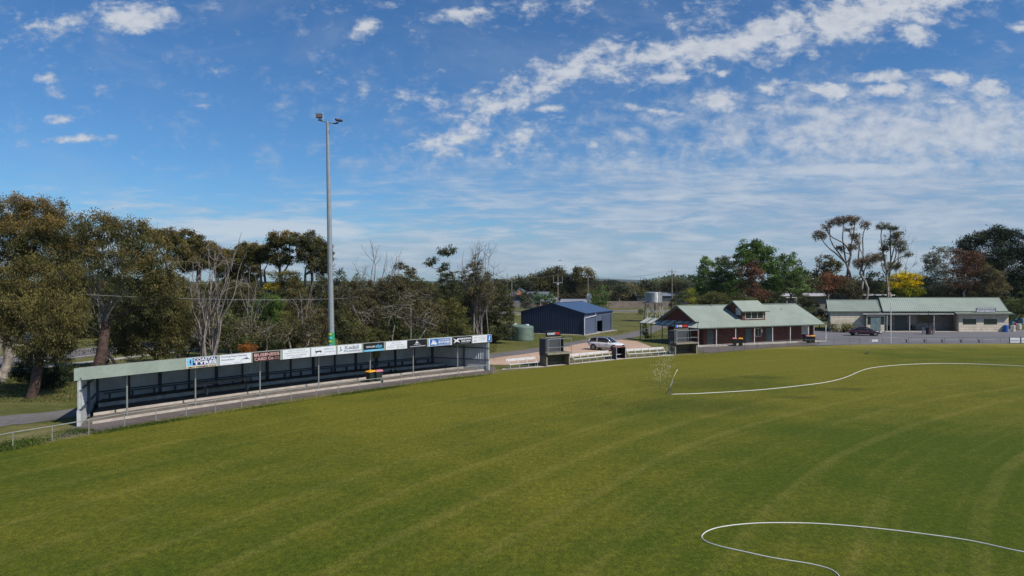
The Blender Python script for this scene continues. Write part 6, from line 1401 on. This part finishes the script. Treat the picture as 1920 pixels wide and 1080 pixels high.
for px, py, rx, ry, lb in ((1320, 562, 20, 9, 'rounded olive hedge clump left behind the clubrooms ridge'), (1346, 558, 22, 12, 'tallest rounded olive hedge clump behind the clubrooms ridge'), (1378, 564, 20, 9, 'rounded olive hedge clump beside the dormer peak'), (1410, 566, 18, 8, 'olive hedge clump behind the dormer peak')):
    tree(lb, px, 138, [(px, py, rx, ry), (px + 6, py + 8, rx, ry)], 'olive', 'dark', .1, .3, leaf=.26, clump_r=.4, name='hedge_clump', cat='hedge', group='olive hedge behind the clubrooms')
tree('slim young tree with yellow green leaves above the clubrooms roof', 1297, 146, [(1297, 545, 7, 8), (1296, 558, 8, 10), (1303, 566, 7, 8)], 'lime', 'pale', .08, .3, leaf=.2, dens=.5, clump_r=.5, name='young_tree')
tree('dark bush left of the slim yellow green tree', 1276, 176, [(1272, 562, 12, 9), (1286, 556, 12, 12), (1262, 570, 10, 6)], 'bush', 'dark', .1, .3, leaf=.35, clump_r=.5, name='green_bush', cat='bush')
# tall open gums
E = dict(bark='pale', fork=.42, leaf=.26, asp=.42, clump_r=.42, twigs=9, tip=.5, depth=.9, radial=True, multi=2, droop=.35)
tree('tallest open gum with flat topped tufts spreading left, behind the cream hall', 1598, 150, [(1537, 441, 17, 8), (1548, 427, 8, 5), (1582, 414, 22, 9), (1600, 411, 9, 7), (1556, 418, 8, 6), (1575, 466, 9, 6), (1597, 464, 11, 7), (1590, 430, 10, 5)], 'gumred', trunk=.30, **dict(E, bark='grey'))
tree('middle open gum with two small tufts high between its neighbours', 1617, 146, [(1622, 423, 10, 8), (1601, 442, 10, 6), (1606, 452, 8, 6), (1632, 485, 20, 10), (1615, 495, 16, 10)], 'gumred', trunk=.32, **E)
tree('right open gum with dark dense middle and flat top', 1664, 148, [(1653, 425, 12, 6), (1670, 427, 12, 7), (1682, 440, 11, 7), (1676, 455, 20, 14), (1656, 465, 12, 6), (1690, 466, 10, 8), (1701, 477, 8, 5), (1674, 498, 16, 8), (1650, 482, 8, 8)], 'gumdk', trunk=.30, **dict(E, tip=.5))
bare_tree('fine leafless branches at the right shoulder of the right open gum', 1680, 150, [(1698, 425), (1708, 436), (1712, 442), (1692, 432), (1718, 470)], 'grey', .09, twig=6)
tree('leafy green gum low on the left of the tall open ones', 1552, 165, [(1550, 490, 18, 12), (1560, 500, 18, 14), (1545, 510, 20, 14)], 'gumg', 'grey', .25, .4, name='gum_tree', leaf=.38, asp=.5, clump_r=.5)
tree('rusty red low tree left of the middle open gum', 1560, 142, [(1553, 522, 20, 10), (1572, 526, 20, 12), (1560, 540, 26, 14)], 'red', 'dark', .16, .4, name='copper_tree', leaf=.30, tip=.8, clump_r=.5, asp=.5)
tree('dark brown bushy tree beneath the tall open gums', 1594, 141, [(1590, 535, 22, 16), (1600, 550, 20, 12), (1574, 548, 20, 12)], 'thick', 'dark', .16, .4, name='brown_bush', cat='bush', leaf=.30, clump_r=.5, asp=.5)
tree('dark tree filling between the middle and right open gums', 1640, 153, [(1640, 525, 18, 18), (1630, 545, 18, 16), (1655, 545, 18, 16)], 'gumdk', 'dark', .2, .4, name='broadleaf_tree', **G_)
tree('rounded golden yellow tree behind the cream hall', 1697, 138, [(1682, 522, 15, 9), (1700, 518, 18, 8), (1716, 524, 14, 11), (1700, 530, 24, 10), (1705, 545, 26, 12, 0, 'lime'), (1690, 543, 22, 12, 0, 'lime'), (1678, 535, 12, 10)], 'yellow', 'dark', .2, .35, name='golden_tree', leaf=.26, asp=.6, clump_r=.40, dens=1.25)
tree('dark green row of growth right of the golden tree', 1742, 150, [(1735, 530, 18, 12), (1745, 548, 20, 14), (1722, 550, 14, 10)], 'gumdk', 'dark', .2, .4, name='broadleaf_tree', **G_)
tree('grey green gum left of the big dark cypress', 1748, 140, [(1742, 488, 14, 14), (1764, 474, 14, 12), (1755, 500, 22, 18), (1750, 525, 26, 22), (1768, 545, 22, 16)], 'grey', 'grey', .28, .4, leaf=.32, asp=.45, clump_r=.5, twigs=6, dens=.9, name='gum_tree')
tree('huge dark spreading cypress at the right edge', 1868, 146, [(1868, 438, 26, 14), (1840, 446, 26, 12), (1897, 448, 22, 16), (1815, 458, 22, 10), (1925, 470, 34, 24), (1860, 480, 52, 30), (1900, 510, 52, 34), (1835, 500, 36, 26), (1880, 550, 52, 30), (1800, 474, 16, 10), (1940, 530, 50, 40)], 'cyp', 'dark', .7, .35, leaf=.60, asp=.22, clump_r=.75, dens=1.5, name='cypress_tree')
tree('red brown gum in front of the cypress', 1806, 134, [(1800, 482, 22, 14), (1826, 484, 22, 14), (1812, 500, 30, 16), (1790, 520, 22, 20), (1815, 530, 24, 18)], 'red', 'pale', .26, .45, leaf=.28, asp=.45, clump_r=.45, twigs=12, dens=.75, name='gum_tree')
tree('olive brown bushy gum at the foot of the cypress', 1856, 133, [(1848, 510, 20, 14), (1868, 520, 18, 14), (1856, 538, 28, 18), (1840, 550, 22, 14), (1880, 545, 16, 16)], 'thick', 'grey', .24, .4, leaf=.28, asp=.45, clump_r=.45, twigs=9, name='gum_tree', tip=.4)
tree('dark brown bush behind the centre of the cream hall roof', 1790, 136, [(1780, 548, 26, 12), (1805, 550, 24, 12), (1765, 553, 14, 9)], 'thick', 'dark', .2, .4, leaf=.28, asp=.5, clump_r=.45, name='brown_bush', cat='bush')
tree('dark green bush at the right edge behind the drums', 1905, 130, [(1900, 572, 16, 16), (1915, 590, 20, 16), (1895, 592, 14, 12), (1935, 570, 24, 30)], 'bush', 'dark', .15, .3, leaf=.24, clump_r=.4, name='green_bush', cat='bush')
tree('clipped bush right of the clubrooms near the hall corner', 1538, 128, [(1530, 586, 14, 9), (1545, 592, 10, 8), (1518, 584, 12, 8)], 'bush', 'dark', .1, .3, leaf=.22, clump_r=.4, name='green_bush', cat='bush')
tree('olive brown shrub behind the clubrooms right roof end', 1510, 146, [(1508, 566, 16, 12), (1522, 574, 16, 10)], 'olive', 'dark', .1, .3, leaf=.24, clump_r=.4, name='brown_bush', cat='bush')
tree('leafy shrub in front of the left wall of the cream hall', 1562, 119.5, [(1560, 613, 8, 7), (1567, 618, 7, 4)], 'olive', 'dark', .04, .3, leaf=.14, clump_r=.25, name='green_bush', cat='bush')
def flax():
    rng = np.random.default_rng(5); p = GX(1590, 119.3); e = thing('flax_bush', p, 'big strappy leaved flax bush behind the maroon car', 'bush'); mb = MB()
    for k in range(230):
        a = rng.uniform(0, 6.283); L = rng.uniform(1.2, 2.7); sp = rng.uniform(.15, .62); o = Vector((rng.normal() * .5, rng.normal() * .4, 0)); d = Vector((math.cos(a), math.sin(a), 0)); w_ = Vector((-d.y, d.x, 0)) * .045
        pts = [p + o + d * L * sp * t * (1 + .6 * t) + Vector((0, 0, L * (1 - sp * .35) * (t - .42 * t * t * (sp + .3)))) for t in (0, .35, .7, 1)]
        n0 = len(mb.v); ww = (1, 1.2, .9, .1)
        for q, s_ in zip(pts, ww): mb.v += [tuple(q - w_ * s_), tuple(q + w_ * s_)]
        for i in range(3): mb.f.append([n0 + 2 * i, n0 + 2 * i + 1, n0 + 2 * i + 3, n0 + 2 * i + 2]); mb.mi.append(0)
    o = mb.build('leaves', LM['flax'], e)
    for nm in ('leafrnd', 'clump', 'tip'):
        at = o.data.attributes.new(nm, 'FLOAT', 'FACE'); at.data.foreach_set('value', np.repeat(rng.random(230), 3).astype(np.float32) * (1 if nm != 'tip' else .3))
flax()
# clover and weeds along the foot of the fence, rough grass behind, fallen litter
def tuft_strip(px_list, n, wid, kind, size, name, label, seed, hgt=.08, z0=0.0):
    rng = np.random.default_rng(seed); pts = [np.array(G(*p)) for p in px_list]; L = [np.linalg.norm(pts[i + 1] - pts[i]) for i in range(len(pts) - 1)]; tot = sum(L); C = []
    seg = rng.choice(len(L), n, p=np.array(L) / tot); t = rng.random(n)
    A = np.array(pts)[seg]; B = np.array(pts)[seg + 1]; c = A + (B - A) * t[:, None]; d = (B - A) / np.linalg.norm(B - A, axis=1)[:, None]; nr = np.stack([-d[:, 1], d[:, 0], d[:, 2] * 0], 1)
    s_ = (seg + t) * 1.0; patch = .5 + .5 * np.sin(s_ * 2.1) * np.sin(s_ * .73 + 1) + rng.normal(size=n) * .25
    c = c + nr * (rng.normal(size=n) * wid)[:, None]; c = c[patch > .62]; c[:, 2] = z0 + rng.random(len(c)) ** 2 * hgt + .01
    o = leaves(name, c, size, .5, LM[kind], None, rng, up=.6); tag(o, label, 'weeds' if kind == 'weed' else 'grass', kind='stuff')
tuft_strip([(170, 815), (291, 794.5), (403, 777), (500, 762), (592, 748), (674, 736), (752, 725), (825, 714), (925, 702)], 30000, .20, 'weed', .075, 'fence_weeds', 'green weeds along the field fence in front of the shelter', 7, .12)
tuft_strip([(-40, 850), (22, 836), (96, 820), (160, 806)], 16000, .55, 'weed', .09, 'fence_grass', 'rough green grass around the fence left of the shelter', 8, .12, -.02)
def rough_grass():
    rng = np.random.default_rng(12); C = []
    for (x0, x1, y0, y1, n) in ((-62, -27, 50, 74, 60000), (-30, 2, 74, 96, 30000), (-2, 32, 82, 135, 36000)):
        c = np.stack([rng.uniform(x0, x1, n), rng.uniform(y0, y1, n), np.zeros(n)], 1)
        nz = np.sin(c[:, 0] * .9) * np.sin(c[:, 1] * .7 + 1) + np.sin(c[:, 0] * .31 + c[:, 1] * .23) + rng.normal(size=n) * .5
        c = c[nz > .15]; C.append(c)
    c = np.concatenate(C)
    pl = np.array([[p.x, p.y] for p in pth_l]); pr = np.array([[p.x, p.y] for p in pth_r]); cen = (pl + pr) / 2
    keep = np.ones(len(c), bool)
    for i in range(0, len(c), 4000):
        q = c[i:i + 4000, None, :2]; keep[i:i + 4000] = (np.linalg.norm(q - cen[None], axis=2).min(1) > 2.6)
    rcn = np.array([[p.x, p.y] for p in rc]); dd = np.full(len(c), 1e9)
    for i in range(len(rcn) - 1):
        a, b_ = rcn[i], rcn[i + 1]; ab = b_ - a; t = np.clip(((c[:, :2] - a) @ ab) / (ab @ ab), 0, 1); dd = np.minimum(dd, np.linalg.norm(c[:, :2] - (a + t[:, None] * ab), axis=1))
    keep &= dd > 11; g = np.array([[p.x, p.y] for p in (G(900, 684), G(900, 675), G(1104, 641), G(1222, 650), G(1110, 666))])
    u_ = np.array([.66, .75]); l0 = np.array([L_.x, L_.y]); rel = c[:, :2] - l0; al = rel @ u_; pe = rel @ np.array([-.744, .667]); keep &= ~((al > -3) & (al < 42) & (pe < 9))
    keep &= ~((c[:, 0] > -2) & (c[:, 1] < 98 + (c[:, 0] * .3)) & (c[:, 1] > 70))
    c = c[keep]; c[:, 2] = -.03 + rng.random(len(c)) * .09
    o = leaves('rough_grass', c, .16, .35, LM['olive'], None, rng, up=.7); tag(o, 'uneven rough grass under the roadside trees and round the shed', 'grass', kind='stuff')
rough_grass()
print('LEAVES', NLEAF[0])

# ------------------------------------------------------------------ far buildings, fences, power poles
def hip_house(px0, px1, Y, eave_y, ridge_y, rp0, rp1, depth, roofm, wallm, label, name='house', gable=None, zbase=0):
    x0, x1 = (px0 - 960) / F * Y, (px1 - 960) / F * Y; ze = CH - (eave_y - HY) / F * Y; Yr = Y + depth / 2; zr = CH - (ridge_y - HY) / F * Yr; r0, r1 = (rp0 - 960) / F * Yr, (rp1 - 960) / F * Yr
    e = thing(name, Vector((x0, Y, 0)), label, 'house')
    mb = MB(); mb.box(((x0 + x1) / 2, Y + depth / 2, ze / 2), (x1 - x0 - .8, depth - .8, ze)); mb.build('wall', wallm, e)
    mb = MB(); b4 = [(x0, Y, ze), (x1, Y, ze), (x1, Y + depth, ze), (x0, Y + depth, ze)]
    mb.add(b4 + [(r0, Yr, zr), (r1, Yr, zr)], [(0, 1, 5, 4), (1, 2, 5), (2, 3, 4, 5), (3, 0, 4), (3, 2, 1, 0)]); mb.build('roof', roofm, e)
    mb = MB(); mb.bar((x0, Y - .05, ze - .1), (x1, Y - .05, ze - .1), .12, .22); mb.build('gutter', M_TRIMG, e)
    n = max(2, int((x1 - x0) / 5))
    for k in range(n):
        xx = x0 + (k + .5) * (x1 - x0) / n; f = MB(); f.box((xx, Y + .36, ze * .55), (1.7, .12, 1.2)); fw = f.build('window', M_WHT, e); g = MB(); g.box((xx, Y + .29, ze * .55), (1.5, .06, 1.0)); go = g.build('pane', glass('window_glass')); go.data.transform(world_mat(e).inverted()); go.parent = fw
    return e, (x0, x1, ze, zr)
M_RBG = mat('roof_bluegrey', (.12, .135, .165), .6, var=.05, scale=.3); M_RGR = mat('roof_grey', (.20, .22, .25), .55, var=.05, scale=.3); M_ORB = mat('orange_brick', (.40, .16, .085), .8); M_GRW = mat('grey_wall', (.18, .175, .17), .8)
h, inf = hip_house(938, 1052, 248, 566, 547, 960, 1030, 16, M_RBG, M_ORB, 'blue grey roofed house with orange brick gable behind the grey fence')
def gable_part():
    Y = 247.6; q = lambda px, py, y=Y: ((px - 960) / F * y, y, CH - (py - HY) / F * y)
    mb = MB(); mb.slab([q(965, 553), q(984, 553), q(975, 541)], (0, -1, 0), .2); o = mb.build('brick_gable', M_ORB, h)
    mb = MB(); mb.add([q(962, 556), q(975, 539.5), q(988, 556), q(1000, 539.8, Y + 8), q(975, 539.5, Y + 8), q(990, 548, Y + 8)], [(1, 2, 5, 4), (0, 1, 4)]); mb.bar(q(962, 555.5), q(975, 540), .3, .5); mb.bar(q(988, 555.5), q(975, 540), .3, .5); mb.build('gable_roof', M_RBG, h)
gable_part()
hip_house(1048, 1112, 240, 568.5, 560.5, 1052, 1106, 10, M_RGR, M_GRW, 'low grey roofed house right of the white canopy behind the fence')
def canopy():
    Y = 238; e = thing('white_canopy', GX(1030, Y), 'white flat canopy on posts between the two far houses', 'canopy'); q = lambda px, py, y=Y: Vector(((px - 960) / F * y, y, CH - (py - HY) / F * y))
    mb = MB(); a, b_ = q(1012, 562), q(1046, 561); mb.hexa([a, b_, b_ + Vector((0, 4, 0)), a + Vector((0, 4, 0))], [a + Vector((0, 0, .35)), b_ + Vector((0, 0, .35)), b_ + Vector((0, 4, .35)), a + Vector((0, 4, .35))]); mb.build('canopy_top', M_WHT, e)
    for px in (1014, 1028, 1034, 1044): mb = MB(); p = q(px, 561.5); mb.bar((p.x, Y + .2, 0), (p.x, Y + .2, p.z), .15, .15); mb.build('post', M_WHT, e)
canopy()
def long_shed():
    Y = 262; q = lambda px, py, y=Y: ((px - 960) / F * y, y, CH - (py - HY) / F * y); e = thing('long_shed', GX(1194, Y), 'long blue grey metal shed behind the water tower', 'shed')
    x0, x1 = q(1194, 0)[0], q(1290, 0)[0]; D = 10; ze, zr = q(0, 554.5)[2], q(0, 549, Y + D / 2)[2]
    mb = MB(); mb.ribbed((x0, Y, 0), (x1, Y, 0), lambda t: (x0 + (x1 - x0) * t, Y, ze), 50, .05, (0, -1, 0)); mb.slab([(x0, Y, 0), (x0, Y + D, 0), (x0, Y + D, ze), (x0, Y + D / 2, zr), (x0, Y, ze)], (-1, 0, 0), .1); mb.build('wall', mat('slate_sheet', (.07, .08, .10), .6), e)
    mb = MB(); mb.ribbed((x0 - .3, Y - .3, ze - .1), (x1 + .3, Y - .3, ze - .1), lambda t: (x0 + (x1 - x0) * t, Y + D / 2, zr), 50, .04, (0, -.4, 1)); mb.build('roof', M_RGR, e)
    mb = MB(); mb.bar((x0, Y - .3, ze - .2), (x1, Y - .3, ze - .2), .1, .25); mb.build('gutter', SK, e)
long_shed()
def pale_shed():
    Y = 182; q = lambda px, py, y=Y: ((px - 960) / F * y, y, CH - (py - HY) / F * y); e = thing('pale_roofed_building', GX(1456, Y), 'grey building with pale metal roof between the clubrooms and tall gums', 'building')
    x0, x1 = q(1455, 0)[0], q(1610, 0)[0]; D = 14; ze, zr = q(0, 554)[2], q(0, 542.3, Y + D / 2)[2]
    mb = MB(); mb.ribbed((x0, Y, ze), (x1, Y, ze), lambda t: (x0 + .8 + (x1 - x0 - .8) * t, Y + D / 2, zr), 60, .04, (0, -.4, 1)); mb.build('roof', mat('roof_pale', (.48, .47, .52), .5, var=.05), e)
    mb = MB(); mb.slab([(x0 + 2, Y + 1, 0), (x1, Y + 1, 0), (x1, Y + 1, ze + .1), (x0 + 2, Y + 1, ze + .1)], (0, -1, 0), .2); mb.slab([(x0 + 2, Y + 1.25, 0), (x0 + 2, Y + D, 0), (x0 + 2, Y + D, ze), (x0 + 2, Y + 1.25, ze)], (-1, 0, 0), .2); mb.build('wall', M_GRW, e)
    mb = MB(); mb.bar((x0, Y - .05, ze - .08), (x1, Y - .05, ze - .08), .12, .2); mb.bar((x0 + 2.1, Y - 1, ze - .5), (x0 + 6.5, Y - 1, ze - .5), .4, .15); mb.build('gutter', M_WHT, e)
    for k in range(3): mb = MB(); mb.tube([(x0 + .3 + k * 2.6, Y + .1, 0), (x0 + .3 + k * 2.6, Y + .1, ze)], .08, 6); mb.build('post', M_WHT, e)
    mb = MB(); mb.box((x0 + 5.6, Y + .92, ze - 1.2), (.8, .06, .8)); mb.build('white_plate', M_WHT, e)
pale_shed()
def low_roofs():
    Y = 150; q = lambda px, py, y=Y: ((px - 960) / F * y, y, CH - (py - HY) / F * y)
    e = thing('flat_roofed_building', GX(1590, Y), 'low grey building with thin white eave glimpsed behind the cream hall', 'building'); x0, x1 = q(1588, 0)[0], q(1672, 0)[0]; z = q(0, 554)[2]
    mb = MB(); mb.box(((x0 + x1) / 2, Y + 4, z / 2), (x1 - x0, 8, z)); mb.build('wall', mat('green_grey_wall', (.13, .15, .14), .7), e); mb = MB(); mb.box(((x0 + x1) / 2, Y + 3.7, z + .1), (x1 - x0 + .6, 9, .2)); mb.build('roof', M_WHT, e)
low_roofs()
def paling(px0, px1, Y, top, base, m, label, yo=0):
    x0, x1 = (px0 - 960) / F * Y, (px1 - 960) / F * Y; h_ = (base - top) / F * Y; e = thing('paling_fence', Vector((x0, Y, 0)), label, 'fence'); rg = random.Random(px0)
    mb = MB(); x = x0
    while x < x1: mb.box((x, Y, h_ / 2), (.135, .025, h_ + rg.uniform(-.04, .04))); x += .15
    mb.build('palings', m, e); mb = MB()
    for z in (.4, h_ - .3): mb.bar((x0, Y + .05, z), (x1, Y + .05, z), .05, .09)
    mb.build('rail', M_WOOD, e)
paling(935, 1002, 229, 566.5, 577.3, mat('paling_grey', (.19, .175, .16), .85, var=.12, scale=.5), 'grey timber paling fence in front of the blue grey house')
paling(1138, 1268, 228, 563.5, 576.5, mat('paling_brown', (.24, .19, .16), .85, var=.12, scale=.5), 'long brownish paling fence beyond the road behind the navy shed')
def pole(px, Y, top_y, label, arms, extra=None, r=.16, wood=True):
    b_ = GX(px, Y); H = CH - (top_y - HY) / F * Y; e = thing('power_pole', b_, label, 'power pole'); m = mat('pole_timber', (.24, .21, .18), .85, var=.2, scale=2)
    mb = MB(); mb.tube([b_ - Vector((0, 0, .2)), b_ + Vector((0, 0, H))], [r, r * .7], 8); mb.build('pole', m, e)
    for (dz, wd) in arms:
        mb = MB(); mb.bar(b_ + Vector((-wd / 2, -.15, H - dz)), b_ + Vector((wd / 2, -.15, H - dz)), .12, .14); mb.build('crossarm', m, e)
        mb = MB()
        for k in range(4): q = b_ + Vector((-wd / 2 + .15 + k * (wd - .3) / 3, -.15, H - dz + .06)); mb.lathe(q, [(.05, 0), (.09, .08), (.05, .16), (.08, .24), (.02, .3)], 8)
        mb.build('insulator', M_WHT, e)
    if extra: extra(e, b_, H)
    return e, b_ + Vector((0, 0, H))
def xfmr(e, b_, H):
    q = b_ + Vector((.2, -.5, H - 5.8)); mb = MB(); mb.box(q, (1.3, .8, 1.5)); mb.build('transformer', mat('transformer_grey', (.30, .33, .35), .5), e, .05)
    mb = MB()
    for k in range(5): mb.box(q + Vector((-.5 + k * .25, -.45, 0)), (.05, .12, 1.2))
    for dx in (-.4, 0, .4): mb.lathe(q + Vector((dx, 0, .75)), [(.08, 0), (.1, .1), (.06, .2), (.08, .35), (.02, .45)], 8)
    mb.build('cooling_fins', SG, e)
def updown(e, b_, H):
    mb = MB()
    for s_ in (-1.3, 1.3): mb.bar(b_ + Vector((s_, -.15, H - 2.4)), b_ + Vector((s_, -.15, H - .5)), .08, .08)
    mb.bar(b_ + Vector((-1.4, -.15, H - 2.45)), b_ + Vector((1.4, -.15, H - 2.45)), .12, .14); mb.build('steel_bracket', SG, e)
pA = pole(959.5, 196, 518.5, 'power pole with wide crossarm left of the navy shed in front of the house', [(.5, 3.4)])
pB = pole(951, 205, 513, 'thin dark pole just left of the wide armed power pole', [(1.8, 1.4)], r=.12)
pC = pole(1046, 205, 514.5, 'power pole with bracket arms above the navy shed ridge', [(3.0, .8)], updown)
pD = pole(1102.5, 190, 518, 'pole carrying a grey box transformer behind the navy shed', [(.25, 2.9)], xfmr)
pE = pole(1260, 185, 505, 'tall bare power pole right of the water tower', [(.7, 2.3)], r=.17)
pF = pole(1698.5, 160, 499, 'distant pole top showing above the golden tree', [(.5, .9)], r=.14)
def wire(a, b_, sag, label, n=1, gap=.6):
    e = thing('overhead_wire', a, label, 'wire')
    for k in range(n):
        mb = MB(); o = Vector((0, gap * k, -.05 * k)); pts = [a.lerp(b_, t / 14) + o - Vector((0, 0, sag * 4 * (t / 14) * (1 - t / 14))) for t in range(15)]; mb.tube(pts, .014, 4); mb.build('wire', M_FRAME if k else mat('wire_grey', (.25, .25, .25), .5), e)
wire(pA[1], pC[1], .6, 'overhead wires from the wide armed pole to the bracket pole', 2, .8)
wire(pC[1], pD[1], .5, 'overhead wires from the bracket pole to the transformer pole', 2, .8)
wire(pD[1], pE[1], 1.2, 'overhead wires from the transformer pole to the tall bare pole', 2, .8)
wire(P(140, 551, 54), P(627, 560, 70), .25, 'pair of low wires crossing in front of the trees left of the tower', 2, .9)
wire(P(627, 560, 70), pA[1] - Vector((0, 0, 1)), .8, 'single wire from the tower side towards the wide armed pole')
def wire_fence(pts, label, h_=1.1):
    e = thing('wire_fence', pts[0], label, 'fence')
    for i in range(len(pts) - 1):
        n = max(1, int((pts[i + 1] - pts[i]).length / 4))
        for k in range(n): q = pts[i].lerp(pts[i + 1], k / n); mb = MB(); mb.tube([q, q + Vector((0, 0, h_))], .05, 5); mb.build('post', M_WOOD, e)
    mb = MB()
    for z in (.3, .6, .9): mb.tube([p + Vector((0, 0, z)) for p in pts], .012, 4)
    mb.build('wire', M_PIPE, e)
wire_fence([GX(1150, 165), GX(1172, 163), GX(1200, 160), GX(1240, 158)], 'post and wire fence on the grass right of the navy shed')
# left roadside house glimpsed under the trees
hip_house(-80, 20, 92, 640, 618, -60, 6, 9, M_RGR, mat('cream_wall', (.55, .52, .42), .7), 'pale house glimpsed between trunks at the left edge')
# distant tree belts and hills
def belt(name, label, Y, x0, x1, h_, n, seed, kd='fargrn', leaf=1.6, thick=25):
    rng = np.random.default_rng(seed); xs = rng.uniform(x0, x1, n); hh = h_ * (.62 + .25 * np.sin(xs / (h_ * 4.3)) + .2 * np.sin(xs / (h_ * 1.7) + 2) + .12 * np.sin(xs / (h_ * .6)))
    z = hh * np.sqrt(rng.random(n)) * rng.uniform(.6, 1.1, n); c = np.stack([xs, Y + rng.uniform(-.5, .5, n) * thick, z], 1)
    o = leaves(name, c, leaf, .7, LM[kd], None, rng, clump=.5 + .5 * np.sin(xs / h_)); tag(o, label, 'woodland', kind='stuff')
belt('tree_belt', 'dark far tree line along the horizon behind the fences and sheds', 420, -420, 420, 11.5, 90000, 31, leaf=1.5)
belt('tree_belt', 'more distant belt of trees near the horizon', 900, -900, 900, 11, 50000, 32, leaf=3.0, thick=60)
belt('roadside_scrub', 'mixed brown and green scrub behind the roadside trees on the left', 110, -84, -6, 9.6, 120000, 33, 'bush', .45, 8)
belt('roadside_scrub', 'dull scrub closing the view under the trees right of the light tower', 118, -30, -4, 8.0, 36000, 34, 'thick', .45, 8)
belt('back_scrub', 'dark growth behind the clubrooms and the cream hall', 190, 60, 150, 9.5, 60000, 35, 'gumdk', .7, 12)
def hills():
    rng = np.random.default_rng(9); nx, ny = 160, 8; mb = MB(); vs = []
    for j in range(ny):
        for i in range(nx):
            x = -4200 + 8400 * i / (nx - 1); y = 3000 + j * 350; t = math.sin(math.pi * j / (ny - 1)); z = -5 + t * (16 + 14 * math.sin(x / 900 + 1.3) + 7 * math.sin(x / 310 + j * .2) + 3 * math.sin(x / 90 + j)) * .9
            vs.append((x, y, z))
    mb.add(vs, [[j * nx + i, j * nx + i + 1, (j + 1) * nx + i + 1, (j + 1) * nx + i] for j in range(ny - 1) for i in range(nx - 1)])
    o = mb.build('hills', mat('far_woodland', (.045, .058, .038), .9, scale=.01), smooth=True); o['kind'] = 'structure'
belt('house_garden_trees', 'dark garden trees between the far houses and behind the picket fence', 330, -10, 105, 9.0, 42000, 36, 'fargrn', 1.0, 16)
belt('paddock_scrub', 'low brown scrub just beyond the picket fence', 272, 14, 80, 5.0, 16000, 37, 'thick', .8, 8)
hills()

# ------------------------------------------------------------------ the air
def haze():
    mb = MB(); mb.hexa([(-6100, -900, -7), (6100, -900, -7), (6100, 6500, -7), (-6100, 6500, -7)], [(-6100, -900, 62), (6100, -900, 62), (6100, 6500, 62), (-6100, 6500, 62)])
    m = bpy.data.materials.new('haze'); m.use_nodes = True; n = m.node_tree.nodes; n.clear(); out = n.new('ShaderNodeOutputMaterial'); v = n.new('ShaderNodeVolumePrincipled')
    v.inputs['Color'].default_value = (.80, .88, 1.0, 1); v.inputs['Density'].default_value = .00006; v.inputs['Anisotropy'].default_value = .2; m.node_tree.links.new(v.outputs[0], out.inputs['Volume'])
    o = mb.build('haze', m); tag(o, 'thin blue air over the whole scene', 'haze', kind='stuff')
haze()
